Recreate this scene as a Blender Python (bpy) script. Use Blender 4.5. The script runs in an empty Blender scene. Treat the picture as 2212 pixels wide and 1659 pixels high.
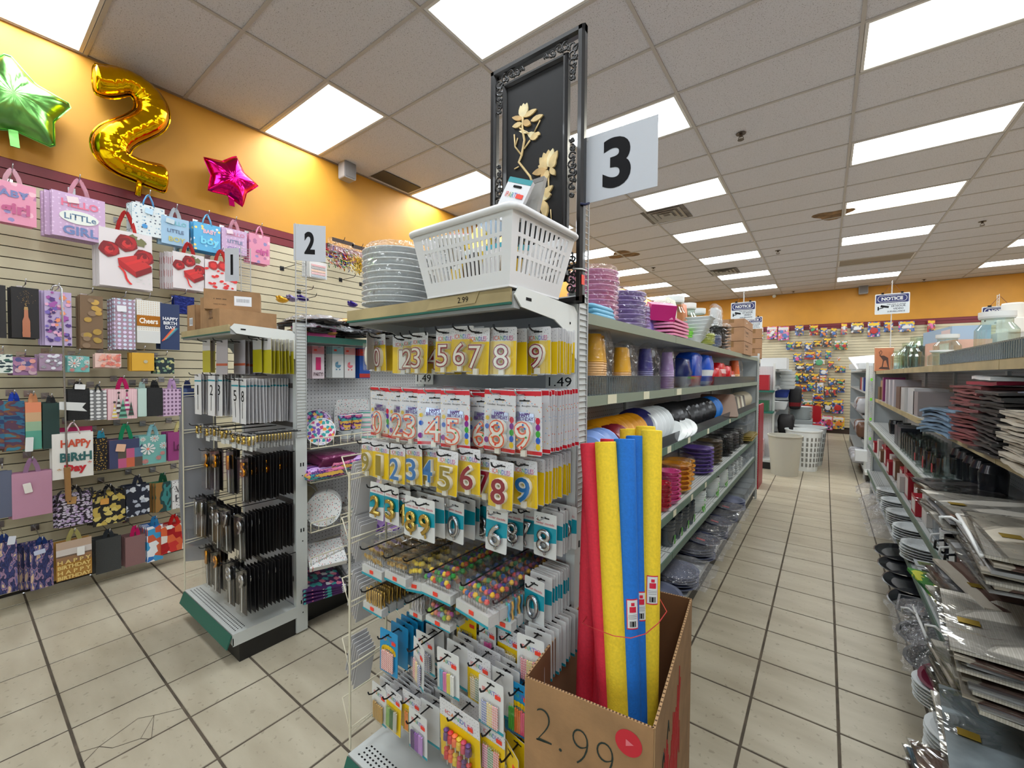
import bpy, math, random
from mathutils import Matrix, Vector, Euler
random.seed(7)
SC = bpy.context.scene
COL = SC.collection
# ---------------------------------------------------------------- camera
CF = 907.835                                   # focal length in pixels of the 2212 x 1659 frame
CR = Vector((0.80165143, 0.59774967, 0.00709404))
CU = Vector((-0.02032638, 0.01539597, 0.99967485))
CD = Vector((-0.59744609, 0.80153496, -0.02449229))
CAM = Vector((0, 0, 1.59))
_c = bpy.data.cameras.new('camera'); _c.sensor_width = 36.0; _c.lens = CF / 2212 * 36; _c.clip_start = 0.02
_co = bpy.data.objects.new('camera', _c); COL.objects.link(_co)
_m = Matrix((CR, CU, -CD)).transposed().to_4x4(); _m.translation = CAM
_co.matrix_world = _m
SC.camera = _co
# ---------------------------------------------------------------- world, exposure
W = bpy.data.worlds.new('world'); SC.world = W; W.use_nodes = True
_bg = W.node_tree.nodes['Background']; _bg.inputs[0].default_value = (0.80, 0.90, 1.0, 1); _bg.inputs[1].default_value = 1.5
SC.view_settings.view_transform = 'Standard'; SC.view_settings.look = 'None'
SC.view_settings.exposure = 0.22; SC.view_settings.gamma = 1.0
SC.view_settings.use_curve_mapping = False
CY_ = getattr(SC, 'cycles', None)
if CY_ is not None:                            # shorter light paths keep the render quick
    CY_.max_bounces = 5; CY_.diffuse_bounces = 4; CY_.glossy_bounces = 2; CY_.transmission_bounces = 2; CY_.transparent_max_bounces = 8
    CY_.caustics_reflective = False; CY_.caustics_refractive = False; CY_.use_adaptive_sampling = True; CY_.adaptive_threshold = 0.1; CY_.adaptive_min_samples = 16
LAMP = 15.0                                     # radiance of the ceiling panels
# ---------------------------------------------------------------- room size
XL, YB, ZC, XR, YF = -4.56, 14.72, 3.98, 8.4, -4.2

# pixel (of an enlarged view of the photograph) -> point on a real plane of the room
ZV = {'A': (0, 0, 3.687), 'B': (0, 400, 3.456), 'C': (0, 820, 3.456), 'D': (380, 500, 5.027), 'E': (380, 830, 5.027),
      'F': (380, 1100, 5.027), 'G': (760, 680, 4.424), 'H': (760, 1000, 4.424), 'I': (740, 1300, 4.254),
      'J': (780, 350, 4.424), 'K': (1040, 30, 3.6875), 'L': (1120, 900, 2.185), 'M': (1240, 580, 5.027),
      'N': (1240, 860, 3.77), 'O': (1540, 560, 3.318), 'P': (1820, 560, 4.148), 'Q': (1820, 860, 4.148),
      'R': (1820, 1200, 3.615), 'S': (1200, 0, 2.186), 'T': (400, 0, 3.16), '0': (0, 0, 1.0)}
def at(k, x, y, X=None, Y=None, Z=None):
    a, b, s = ZV[k]; px, py = a + x / s, b + y / s
    d = CR * ((px - 1106) / CF) - CU * ((py - 829.5) / CF) + CD
    t = X / d.x if X is not None else Y / d.y if Y is not None else (Z - CAM.z) / d.z
    return CAM + d * t

# ---------------------------------------------------------------- materials
def lin(c):
    return tuple((v / 255 / 12.92) if v <= 10.31 else ((v / 255 + 0.055) / 1.055) ** 2.4 for v in c) + (1.0,)
MATS = {}
def mat(name, c=(200, 200, 200), rough=0.5, metal=0.0, spec=0.5, bump=0.0, bscale=60.0, var=0.0, vscale=8.0, coat=0.0, trans=0.0, stretch=None):
    if name in MATS: return MATS[name]
    m = bpy.data.materials.new(name); m.use_nodes = True; nt = m.node_tree; b = nt.nodes['Principled BSDF']
    b.inputs['Base Color'].default_value = lin(c); b.inputs['Roughness'].default_value = rough
    b.inputs['Metallic'].default_value = metal; b.inputs['Specular IOR Level'].default_value = spec
    b.inputs['Coat Weight'].default_value = coat; b.inputs['Transmission Weight'].default_value = trans
    L = nt.links.new
    if bump or var:
        tc = nt.nodes.new('ShaderNodeTexCoord'); src = tc.outputs['Object']
        if stretch:
            mp = nt.nodes.new('ShaderNodeMapping'); mp.inputs['Scale'].default_value = stretch; L(src, mp.inputs[0]); src = mp.outputs[0]
    if var:
        n = nt.nodes.new('ShaderNodeTexNoise'); n.inputs['Scale'].default_value = vscale; n.inputs['Detail'].default_value = 4; L(src, n.inputs['Vector'])
        r = nt.nodes.new('ShaderNodeValToRGB'); r.color_ramp.elements[0].position = 0.3; r.color_ramp.elements[1].position = 0.7
        r.color_ramp.elements[0].color = lin([v * (1 - var) for v in c]); r.color_ramp.elements[1].color = lin([min(255, v * (1 + var * 0.6)) for v in c])
        L(n.outputs['Fac'], r.inputs[0]); L(r.outputs[0], b.inputs['Base Color'])
    if bump:
        n2 = nt.nodes.new('ShaderNodeTexNoise'); n2.inputs['Scale'].default_value = bscale; n2.inputs['Detail'].default_value = 3; L(src, n2.inputs['Vector'])
        bp = nt.nodes.new('ShaderNodeBump'); bp.inputs['Strength'].default_value = bump; bp.inputs['Distance'].default_value = 0.01
        L(n2.outputs['Fac'], bp.inputs['Height']); L(bp.outputs[0], b.inputs['Normal'])
    MATS[name] = m; return m
def col(*c, rough=0.5, metal=0.0, coat=0.0):
    c = tuple(int(v) for v in c)
    return mat('c%02x%02x%02x_%d_%d_%d' % (c + (int(rough * 100), int(metal * 100), int(coat * 100))), c, rough, metal, coat=coat)
def clear(name, tint=(255, 255, 255), amt=0.12, rough=0.08, wrinkle=0.0, wscale=30.0, milky=0.0):
    """thin clear plastic: see-through with a fresnel gloss, optional creases and milkiness"""
    if name in MATS: return MATS[name]
    m = bpy.data.materials.new(name); m.use_nodes = True; nt = m.node_tree; nt.nodes.clear(); N = nt.nodes.new; L = nt.links.new
    o = N('ShaderNodeOutputMaterial'); t = N('ShaderNodeBsdfTransparent'); t.inputs[0].default_value = lin(tint)
    g = N('ShaderNodeBsdfGlossy'); g.inputs['Roughness'].default_value = rough
    lw = N('ShaderNodeLayerWeight'); lw.inputs[0].default_value = 0.25
    ma = N('ShaderNodeMath'); ma.operation = 'MULTIPLY_ADD'; ma.inputs[1].default_value = 0.4; ma.inputs[2].default_value = amt * 0.4; ma.use_clamp = True
    L(lw.outputs['Facing'], ma.inputs[0])
    mx = N('ShaderNodeMixShader'); L(ma.outputs[0], mx.inputs[0]); L(t.outputs[0], mx.inputs[1]); L(g.outputs[0], mx.inputs[2]); res = mx.outputs[0]
    if milky:
        df = N('ShaderNodeBsdfDiffuse'); df.inputs[0].default_value = lin(tint); m2 = N('ShaderNodeMixShader'); m2.inputs[0].default_value = milky
        L(res, m2.inputs[1]); L(df.outputs[0], m2.inputs[2]); res = m2.outputs[0]
    if wrinkle:
        tc = N('ShaderNodeTexCoord'); n = N('ShaderNodeTexNoise'); n.inputs['Scale'].default_value = wscale; n.inputs['Distortion'].default_value = 1.5
        L(tc.outputs['Object'], n.inputs['Vector']); bp = N('ShaderNodeBump'); bp.inputs['Strength'].default_value = wrinkle; bp.inputs['Distance'].default_value = 0.03
        L(n.outputs['Fac'], bp.inputs['Height']); L(bp.outputs[0], g.inputs['Normal']); L(bp.outputs[0], lw.inputs['Normal'])
    L(res, o.inputs[0]); MATS[name] = m; return m
def pat(name, kind, base, cols, scale=20.0, r=0.3, rough=0.4, metal=0.0, stretch=(1, 1, 1), rnd=None):
    """printed paper: dots / cells / flowers / brush strokes / stripes over a base colour, in the object's own space"""
    if name in MATS: return MATS[name]
    m = bpy.data.materials.new(name); m.use_nodes = True; nt = m.node_tree; N = nt.nodes.new; L = nt.links.new; b = nt.nodes['Principled BSDF']
    b.inputs['Roughness'].default_value = rough; b.inputs['Metallic'].default_value = metal
    tc = N('ShaderNodeTexCoord'); mp = N('ShaderNodeMapping'); mp.inputs['Scale'].default_value = stretch; L(tc.outputs['Object'], mp.inputs[0])
    ramp = N('ShaderNodeValToRGB'); ramp.color_ramp.interpolation = 'CONSTANT'; el = ramp.color_ramp.elements
    while len(el) < len(cols): el.new(0.5)
    for i, c in enumerate(cols): el[i].position = i / len(cols); el[i].color = lin(c)
    if kind in ('dots', 'cells', 'flower'):
        sx = N('ShaderNodeSeparateXYZ'); cx = N('ShaderNodeCombineXYZ'); L(mp.outputs[0], sx.inputs[0]); L(sx.outputs[0], cx.inputs[0]); L(sx.outputs[2], cx.inputs[1])
        v = N('ShaderNodeTexVoronoi'); v.voronoi_dimensions = '2D'; v.inputs['Scale'].default_value = scale
        v.inputs['Randomness'].default_value = (0.0 if kind == 'dots' else 1.0) if rnd is None else rnd
        L(cx.outputs[0], v.inputs['Vector'])
        sc = N('ShaderNodeSeparateColor'); L(v.outputs['Color'], sc.inputs[0]); L(sc.outputs[0], ramp.inputs[0])
        fac = None
        if kind != 'cells':
            lt = N('ShaderNodeMath'); lt.operation = 'LESS_THAN'; lt.inputs[1].default_value = r; L(v.outputs['Distance'], lt.inputs[0]); fac = lt.outputs[0]
            if kind == 'flower':
                n = N('ShaderNodeTexNoise'); n.inputs['Scale'].default_value = scale * 2.2; L(mp.outputs[0], n.inputs['Vector'])
                ad = N('ShaderNodeMath'); ad.operation = 'MULTIPLY'; L(v.outputs['Distance'], ad.inputs[0]); L(n.outputs['Fac'], ad.inputs[1])
                lt.inputs[1].default_value = r * 0.5; L(ad.outputs[0], lt.inputs[0])
    elif kind == 'brush':
        n = N('ShaderNodeTexNoise'); n.inputs['Scale'].default_value = scale; n.inputs['Detail'].default_value = 2; L(mp.outputs[0], n.inputs['Vector'])
        mr = N('ShaderNodeMapRange'); mr.inputs[1].default_value = 0.33; mr.inputs[2].default_value = 0.67; L(n.outputs['Fac'], mr.inputs[0]); L(mr.outputs[0], ramp.inputs[0]); fac = None
    else:
        w = N('ShaderNodeTexWave'); w.inputs['Scale'].default_value = scale; w.bands_direction = {'sx': 'X', 'sz': 'Z', 'sd': 'DIAGONAL'}[kind]; w.inputs['Distortion'].default_value = rnd or 0.0
        L(mp.outputs[0], w.inputs['Vector']); L(w.outputs['Fac'], ramp.inputs[0]); fac = None
    if fac is None: L(ramp.outputs[0], b.inputs['Base Color'])
    else:
        mx = N('ShaderNodeMix'); mx.data_type = 'RGBA'; mx.inputs[6].default_value = lin(base); L(fac, mx.inputs[0]); L(ramp.outputs[0], mx.inputs[7]); L(mx.outputs[2], b.inputs['Base Color'])
    MATS[name] = m; return m

# ---------------------------------------------------------------- mesh builder
class MB:
    def __init__(s): s.v, s.f, s.m, s.sm = [], [], [], []
    def add(s, vs, fs, m=0, smooth=False, T=None):
        n = len(s.v); s.v += [tuple(T @ Vector(v)) if T is not None else tuple(v) for v in vs]
        for f in fs: s.f.append([i + n for i in f]); s.m.append(m); s.sm.append(smooth)
        return s
    def box(s, x0, x1, y0, y1, z0, z1, m=0, T=None, mf=None):
        vs = [(x0, y0, z0), (x1, y0, z0), (x1, y1, z0), (x0, y1, z0), (x0, y0, z1), (x1, y0, z1), (x1, y1, z1), (x0, y1, z1)]
        fs = [(0, 3, 2, 1), (4, 5, 6, 7), (0, 1, 5, 4), (1, 2, 6, 5), (2, 3, 7, 6), (3, 0, 4, 7)]   # bottom top front right back left
        if mf is None: return s.add(vs, fs, m, False, T)
        n = len(s.v); s.add(vs, fs, m, False, T)
        for i, k in enumerate(mf): s.m[-6 + i] = k
        return s
    def cyl(s, p0, p1, r0, r1=None, n=10, m=0, caps=True, smooth=True):
        r1 = r0 if r1 is None else r1; p0, p1 = Vector(p0), Vector(p1); d = (p1 - p0).normalized()
        a = d.orthogonal().normalized(); b = d.cross(a); vs = []
        for p, r in ((p0, r0), (p1, r1)):
            for i in range(n):
                t = 2 * math.pi * i / n; vs.append(p + a * math.cos(t) * r + b * math.sin(t) * r)
        s.add(vs, [(i, (i + 1) % n, n + (i + 1) % n, n + i) for i in range(n)], m, smooth)
        if caps: s.add(vs[:n], [tuple(reversed(range(n)))], m); s.add(vs[n:], [tuple(range(n))], m)
        return s
    def tube(s, pts, r, n=6, m=0, closed=False, rs=None):
        pts = [Vector(p) for p in pts]; k = len(pts); vs = []; up = None
        for i, p in enumerate(pts):
            a = pts[(i - 1) % k] if (closed or i) else p; b = pts[(i + 1) % k] if (closed or i < k - 1) else p
            d = (b - a).normalized()
            if up is None: up = d.orthogonal().normalized()
            up = (up - d * up.dot(d)); up = up.normalized() if up.length > 1e-6 else d.orthogonal().normalized()
            w = d.cross(up); rr = rs[i] if rs else r
            for j in range(n):
                t = 2 * math.pi * j / n; vs.append(p + up * math.cos(t) * rr + w * math.sin(t) * rr)
        fs = []
        for i in range(k if closed else k - 1):
            for j in range(n):
                a = i * n; b = ((i + 1) % k) * n; fs.append((a + j, a + (j + 1) % n, b + (j + 1) % n, b + j))
        if not closed: fs += [tuple(reversed(range(n))), tuple(range((k - 1) * n, k * n))]
        return s.add(vs, fs, m, n > 4)
    def lathe(s, prof, n=20, m=0, c=(0, 0, 0), T=None, closed=False, ms=None, sx=1.0, sy=1.0):
        vs = []
        for r, z in prof:
            for i in range(n):
                t = 2 * math.pi * i / n; vs.append((c[0] + r * math.cos(t) * sx, c[1] + r * math.sin(t) * sy, c[2] + z))
        for q in range(len(prof) - 1):
            s.add(vs[q * n:(q + 2) * n], [(i, (i + 1) % n, n + (i + 1) % n, n + i) for i in range(n)], ms[q] if ms else m, True, T)
        if not closed:
            if prof[0][0] > 1e-5: s.add(vs[:n], [tuple(reversed(range(n)))], m, False, T)
            if prof[-1][0] > 1e-5: s.add(vs[-n:], [tuple(range(n))], ms[-1] if ms else m, False, T)
        return s
    def prism(s, poly, y0, y1, m=0, mback=None, mside=None, T=None):
        """outline in local X,Z (counter-clockwise seen from -Y), extruded from front y0 to back y1"""
        n = len(poly); vs = [(x, y0, z) for x, z in poly] + [(x, y1, z) for x, z in poly]
        s.add(vs, [tuple(range(n))], m, False, T); s.add(vs, [tuple(reversed(range(n, 2 * n)))], m if mback is None else mback, False, T)
        return s.add(vs, [(i, n + i, n + (i + 1) % n, (i + 1) % n) for i in range(n)], m if mside is None else mside, False, T)
    def mesh(s, name, mats):
        me = bpy.data.meshes.new(name); me.from_pydata(s.v, [], s.f)
        for mm in (mats if isinstance(mats, (list, tuple)) else [mats]): me.materials.append(mm)
        me.polygons.foreach_set('material_index', s.m); me.polygons.foreach_set('use_smooth', s.sm); me.update()
        return me
def rrect(w, h, r, cx=0.0, cz=0.0, n=3):
    out = []
    for sx, sz, a0 in ((1, -1, -90), (1, 1, 0), (-1, 1, 90), (-1, -1, 180)):
        for i in range(n + 1):
            a = math.radians(a0 + 90 * i / n); out.append((cx + sx * (w / 2 - r) + r * math.cos(a), cz + sz * (h / 2 - r) + r * math.sin(a)))
    return out
def ob(name, mesh, parent=None, loc=(0, 0, 0), rot=(0, 0, 0), label=None, cat=None, group=None, kind=None, scale=None):
    o = bpy.data.objects.new(name, mesh); COL.objects.link(o); o.location = loc; o.rotation_euler = rot
    if scale is not None: o.scale = scale
    if parent is not None: o.parent = parent
    if label: o['label'] = label
    if cat: o['category'] = cat
    if group: o['group'] = group
    if kind: o['kind'] = kind
    return o
def mk(name, mb, mats, **k): return ob(name, mb.mesh(name, mats), **k)
def copy_tree(o, parent=None, loc=None, rot=None, label=None, group=None):
    c = o.copy(); COL.objects.link(c)
    if parent is not None: c.parent = parent
    if loc is not None: c.location = loc
    if rot is not None: c.rotation_euler = rot
    if label: c['label'] = label
    if group: c['group'] = group
    for ch in o.children: copy_tree(ch, c)
    return c
TXT = {}
def text(s, size, m, ext=0.0, bevel=0.0, bold=0.0, res=2, align='CENTER', spacing=1.0, sx=1.0, line=1.0, fit=None):
    """lettering as a mesh in local X (right), Y (up); fit=(w,h) scales the ink to that box, centred on the origin"""
    key = (s, size, m.name, ext, bevel, bold, res, align, spacing, sx, line, fit)
    if key in TXT: return TXT[key]
    cu = bpy.data.curves.new('lettering', 'FONT'); cu.body = s; cu.size = size; cu.extrude = ext; cu.bevel_depth = bevel; cu.bevel_resolution = 1
    cu.offset = bold; cu.resolution_u = res; cu.align_x = align; cu.space_character = spacing; cu.space_line = line
    o = bpy.data.objects.new('lettering', cu)
    me = bpy.data.meshes.new_from_object(o); me.name = 'lettering'
    bpy.data.objects.remove(o); bpy.data.curves.remove(cu)
    if fit and len(me.vertices):
        xs = [v.co.x for v in me.vertices]; ys = [v.co.y for v in me.vertices]; cx, cy = (min(xs) + max(xs)) / 2, (min(ys) + max(ys)) / 2
        fx = fit[0] / max(1e-6, max(xs) - min(xs)); fy = fit[1] / max(1e-6, max(ys) - min(ys))
        for v in me.vertices: v.co.x = (v.co.x - cx) * fx; v.co.y = (v.co.y - cy) * fy
    elif sx != 1.0:
        for v in me.vertices: v.co.x *= sx
    me.materials.clear(); me.materials.append(m); TXT[key] = me; return me
R90 = math.pi / 2
FRONT = (R90, 0, 0)            # lettering upright, reading from -Y
def lab(o, label, cat, group=None):
    o['label'] = label; o['category'] = cat
    if group: o['group'] = group
    return o
def empty(name, loc, rz=0.0, label=None, cat=None, group=None):
    return ob(name, None, loc=loc, rot=(0, 0, rz), label=label, cat=cat, group=group)
U = random.uniform
WHITE = mat('white_paint', (214, 216, 212), 0.45); STEEL = mat('white_steel', (200, 203, 200), 0.4, spec=0.5)
CHROME = mat('chrome', (190, 190, 195), 0.25, 1.0); DARKWIRE = mat('dark_wire', (45, 45, 48), 0.35, 0.8)
CREAM = mat('cream_wire', (214, 206, 182), 0.4); GREEN = mat('green_strip', (24, 92, 78), 0.45); BLACKK = mat('black_kick', (26, 25, 25), 0.45, var=0.3, vscale=5)
OLIVE = mat('shelf_strip_olive', (132, 140, 122), 0.45); TAN = mat('tan_strip', (176, 158, 116), 0.5, var=0.12, vscale=6); GREENGREY = mat('shelf_strip_green', (88, 110, 96), 0.45)
REDSTK = col(236, 62, 40, rough=.5); PAPER = col(216, 216, 214, rough=.55); INK = mat('black_ink', (17, 16, 19), .7, spec=.2)
CARD = mat('cardboard', (160, 122, 84), 0.85, var=0.08, vscale=14, bump=0.05, bscale=120)
# ================================================================ the room
def tiled_floor():
    P = 0.3417; gx, gy = 0.0795, 0.299
    grout = mat('grout', (84, 74, 62), 0.9, var=0.25, vscale=9)
    fl = mk('floor', MB().box(XL, XR, YF, YB, -0.06, -0.0025), grout, kind='structure')
    m = bpy.data.materials.new('floor_tile'); m.use_nodes = True; nt = m.node_tree; N = nt.nodes.new; L = nt.links.new; b = nt.nodes['Principled BSDF']
    g = N('ShaderNodeNewGeometry'); n1 = N('ShaderNodeTexNoise'); n1.inputs['Scale'].default_value = 2.3; n1.inputs['Detail'].default_value = 5
    mp = N('ShaderNodeMapping'); mp.inputs['Scale'].default_value = (1, 3.2, 1); L(g.outputs['Position'], mp.inputs[0]); L(mp.outputs[0], n1.inputs['Vector'])
    r = N('ShaderNodeValToRGB'); r.color_ramp.elements[0].position = .28; r.color_ramp.elements[1].position = .72
    r.color_ramp.elements[0].color = lin((164, 153, 132)); r.color_ramp.elements[1].color = lin((189, 180, 159))
    n2 = N('ShaderNodeTexNoise'); n2.inputs['Scale'].default_value = 38; n2.inputs['Detail'].default_value = 2; L(g.outputs['Position'], n2.inputs['Vector'])
    r2 = N('ShaderNodeValToRGB'); r2.color_ramp.elements[0].position = .30; r2.color_ramp.elements[0].color = (.55, .53, .5, 1); r2.color_ramp.elements[1].position = .36; r2.color_ramp.elements[1].color = (1, 1, 1, 1)
    mx = N('ShaderNodeMix'); mx.data_type = 'RGBA'; mx.blend_type = 'MULTIPLY'; mx.inputs[0].default_value = .55
    L(n1.outputs['Fac'], r.inputs[0]); L(n2.outputs['Fac'], r2.inputs[0]); L(r.outputs[0], mx.inputs[6]); L(r2.outputs[0], mx.inputs[7]); L(mx.outputs[2], b.inputs['Base Color'])
    b.inputs['Roughness'].default_value = 0.36; b.inputs['Specular IOR Level'].default_value = 0.45
    def tile(w, h, j):
        q = MB(); e = .004; vs = [(0, 0, -.006), (w, 0, -.006), (w, h, -.006), (0, h, -.006), (e, e, 0), (w - e, e, 0), (w - e, h - e, 0), (e, h - e, 0)]
        return q.add(vs, [(4, 5, 6, 7), (0, 1, 5, 4), (1, 2, 6, 5), (2, 3, 7, 6), (3, 0, 4, 7)])
    J = 0.006; tm = tile(P - J, P - J, 0).mesh('tile', [m])
    cells = []
    for i in range(int((XL - gx) / P) - 1, int((XR - gx) / P) + 1):
        for j in range(int((YF - gy) / P) - 1, int((YB - gy) / P) + 1):
            x0, y0 = gx + i * P + J / 2, gy + j * P + J / 2
            if x0 + P < XL or x0 > XR or y0 > YB or y0 + P < YF: continue
            q = Vector((x0 + P / 2, y0 + P / 2, 0)) - CAM; f = q.dot(CD); seen = False
            if f > .3:
                px, py = q.dot(CR) / f * CF, -q.dot(CU) / f * CF; seen = abs(px) < 1200 and py < 950
                if -3.2 < x0 + P / 2 < -2.65 and y0 > 1.0 or -1.35 < x0 + P / 2 < -.75 and y0 > .95 or x0 > .6: seen = False
            cells.append((0 if seen else 1, f if f > .3 else 99, x0, y0))
    cells.sort(); rest = MB()
    for k, (s, f, x0, y0) in enumerate(cells):
        if k < 298 and not s: ob('tile', tm, fl, (x0, y0, 0))
        else:
            w, h = min(P - J, XR - x0), min(P - J, YB - y0); xa = max(x0, XL); ya = max(y0, YF)
            t = tile(w - (xa - x0), h - (ya - y0), 0); rest.add([(v[0] + xa, v[1] + ya, v[2]) for v in t.v], t.f)
    ob('far_tiles', rest.mesh('far_tiles', [m]), fl, kind='stuff')
    # the cracked tile in the left aisle
    cr = MB(); pts = {a: at('0', x / 3.456, 1180 + y / 3.456, Z=0.0008) for a, (x, y) in dict(a=(590, 1540), b=(740, 1495), c=(1030, 1285), d=(1150, 1262), e=(1360, 1210), f=(1050, 1435), g=(1130, 1440), h=(610, 1630), i=(840, 1505)).items()}
    for s_, w in (('abcde', .003), ('bifg', .003), ('fd', .002), ('gd', .002), ('bh', .0025)):
        for p, q in zip(s_, s_[1:]):
            A, B = pts[p], pts[q]; d = (B - A).normalized(); nrm = Vector((-d.y, d.x, 0)) * w * .5
            cr.add([A - nrm, B - nrm, B + nrm, A + nrm], [(0, 1, 2, 3)])
    mk('tile_crack', cr, grout, parent=fl)
tiled_floor()

YEL = mat('yellow_paint', (206, 145, 44), 0.55, var=0.03, vscale=3, bump=0.02, bscale=300)
SLATM = mat('slat_laminate', (206, 196, 166), 0.42, var=0.03, vscale=4); REDS = mat('slat_burgundy', (116, 22, 34), 0.42); SLOT = mat('slot_dark', (44, 38, 32), 0.8)
wl = mk('wall_left', MB().box(XL - .15, XL - .012, YF, YB, 0, ZC, 0), [YEL], kind='structure')
mk('paint_band', MB().box(XL - .012, XL, YF, YB, 3.055, ZC), YEL, parent=wl)
mk('slot_back', MB().box(XL - .012, XL - .008, YF, YB, 0, 3.055), SLOT, parent=wl)
def slats(parent, along, a0, a1, face, z0, z1, red0):
    P = .0758; e = .0035; k = 0; z = z1
    while z - P > z0:
        q = MB(); zt, zb = z - e, z - P + e
        if along == 'y': q.box(face - .012, face + .004, a0, a1, zb, zt)
        else: q.box(a0, a1, face - .004, face + .012, zb, zt)
        mk('slat', q, REDS if z > red0 + .02 else SLATM, parent=parent); z -= P
slats(wl, 'y', YF, YB, XL, .02, 3.055, 2.905)
wb = mk('wall_back', MB().box(XL, XR, YB + .012, YB + .15, 0, ZC), YEL, kind='structure')
mk('slot_back', MB().box(XL, XR, YB + .008, YB + .012, 0, 3.05), SLOT, parent=wb)
mk('paint_band', MB().box(XL, XR, YB, YB + .012, 3.05, ZC), YEL, parent=wb)
slats(wb, 'x', XL, XR, YB, .13, 3.05, 2.90)
mk('baseboard_back', MB().box(XL, XR, YB - .03, YB, 0, .12), col(60, 44, 36), kind='structure')
mk('wall_right', MB().box(XR, XR + .15, YF, YB, 0, ZC), YEL, kind='structure')
# shop front behind the camera: sill, piers, head and clear panes to the daylight outside
wf = mk('wall_front', MB().box(XL, XR, YF - .15, YF, 0, .45).box(XL, XR, YF - .15, YF, 3.0, ZC), YEL, kind='structure')
xs = [XL, -2.0, .6, 3.2, 5.8, XR]
for i, x in enumerate(xs): mk('window_pier', MB().box(max(XL, x - .06), min(XR, x + .06), YF - .15, YF, .45, 3.0), STEEL, parent=wf)
GLASS = clear('shop_glass', (250, 255, 252), 0.03, 0.0)
for i in range(5):
    mk('window_%d' % (i + 1), MB().box(xs[i] + .06, xs[i + 1] - .06, YF - .09, YF - .08, .45, 3.0), GLASS, kind='structure')
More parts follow.
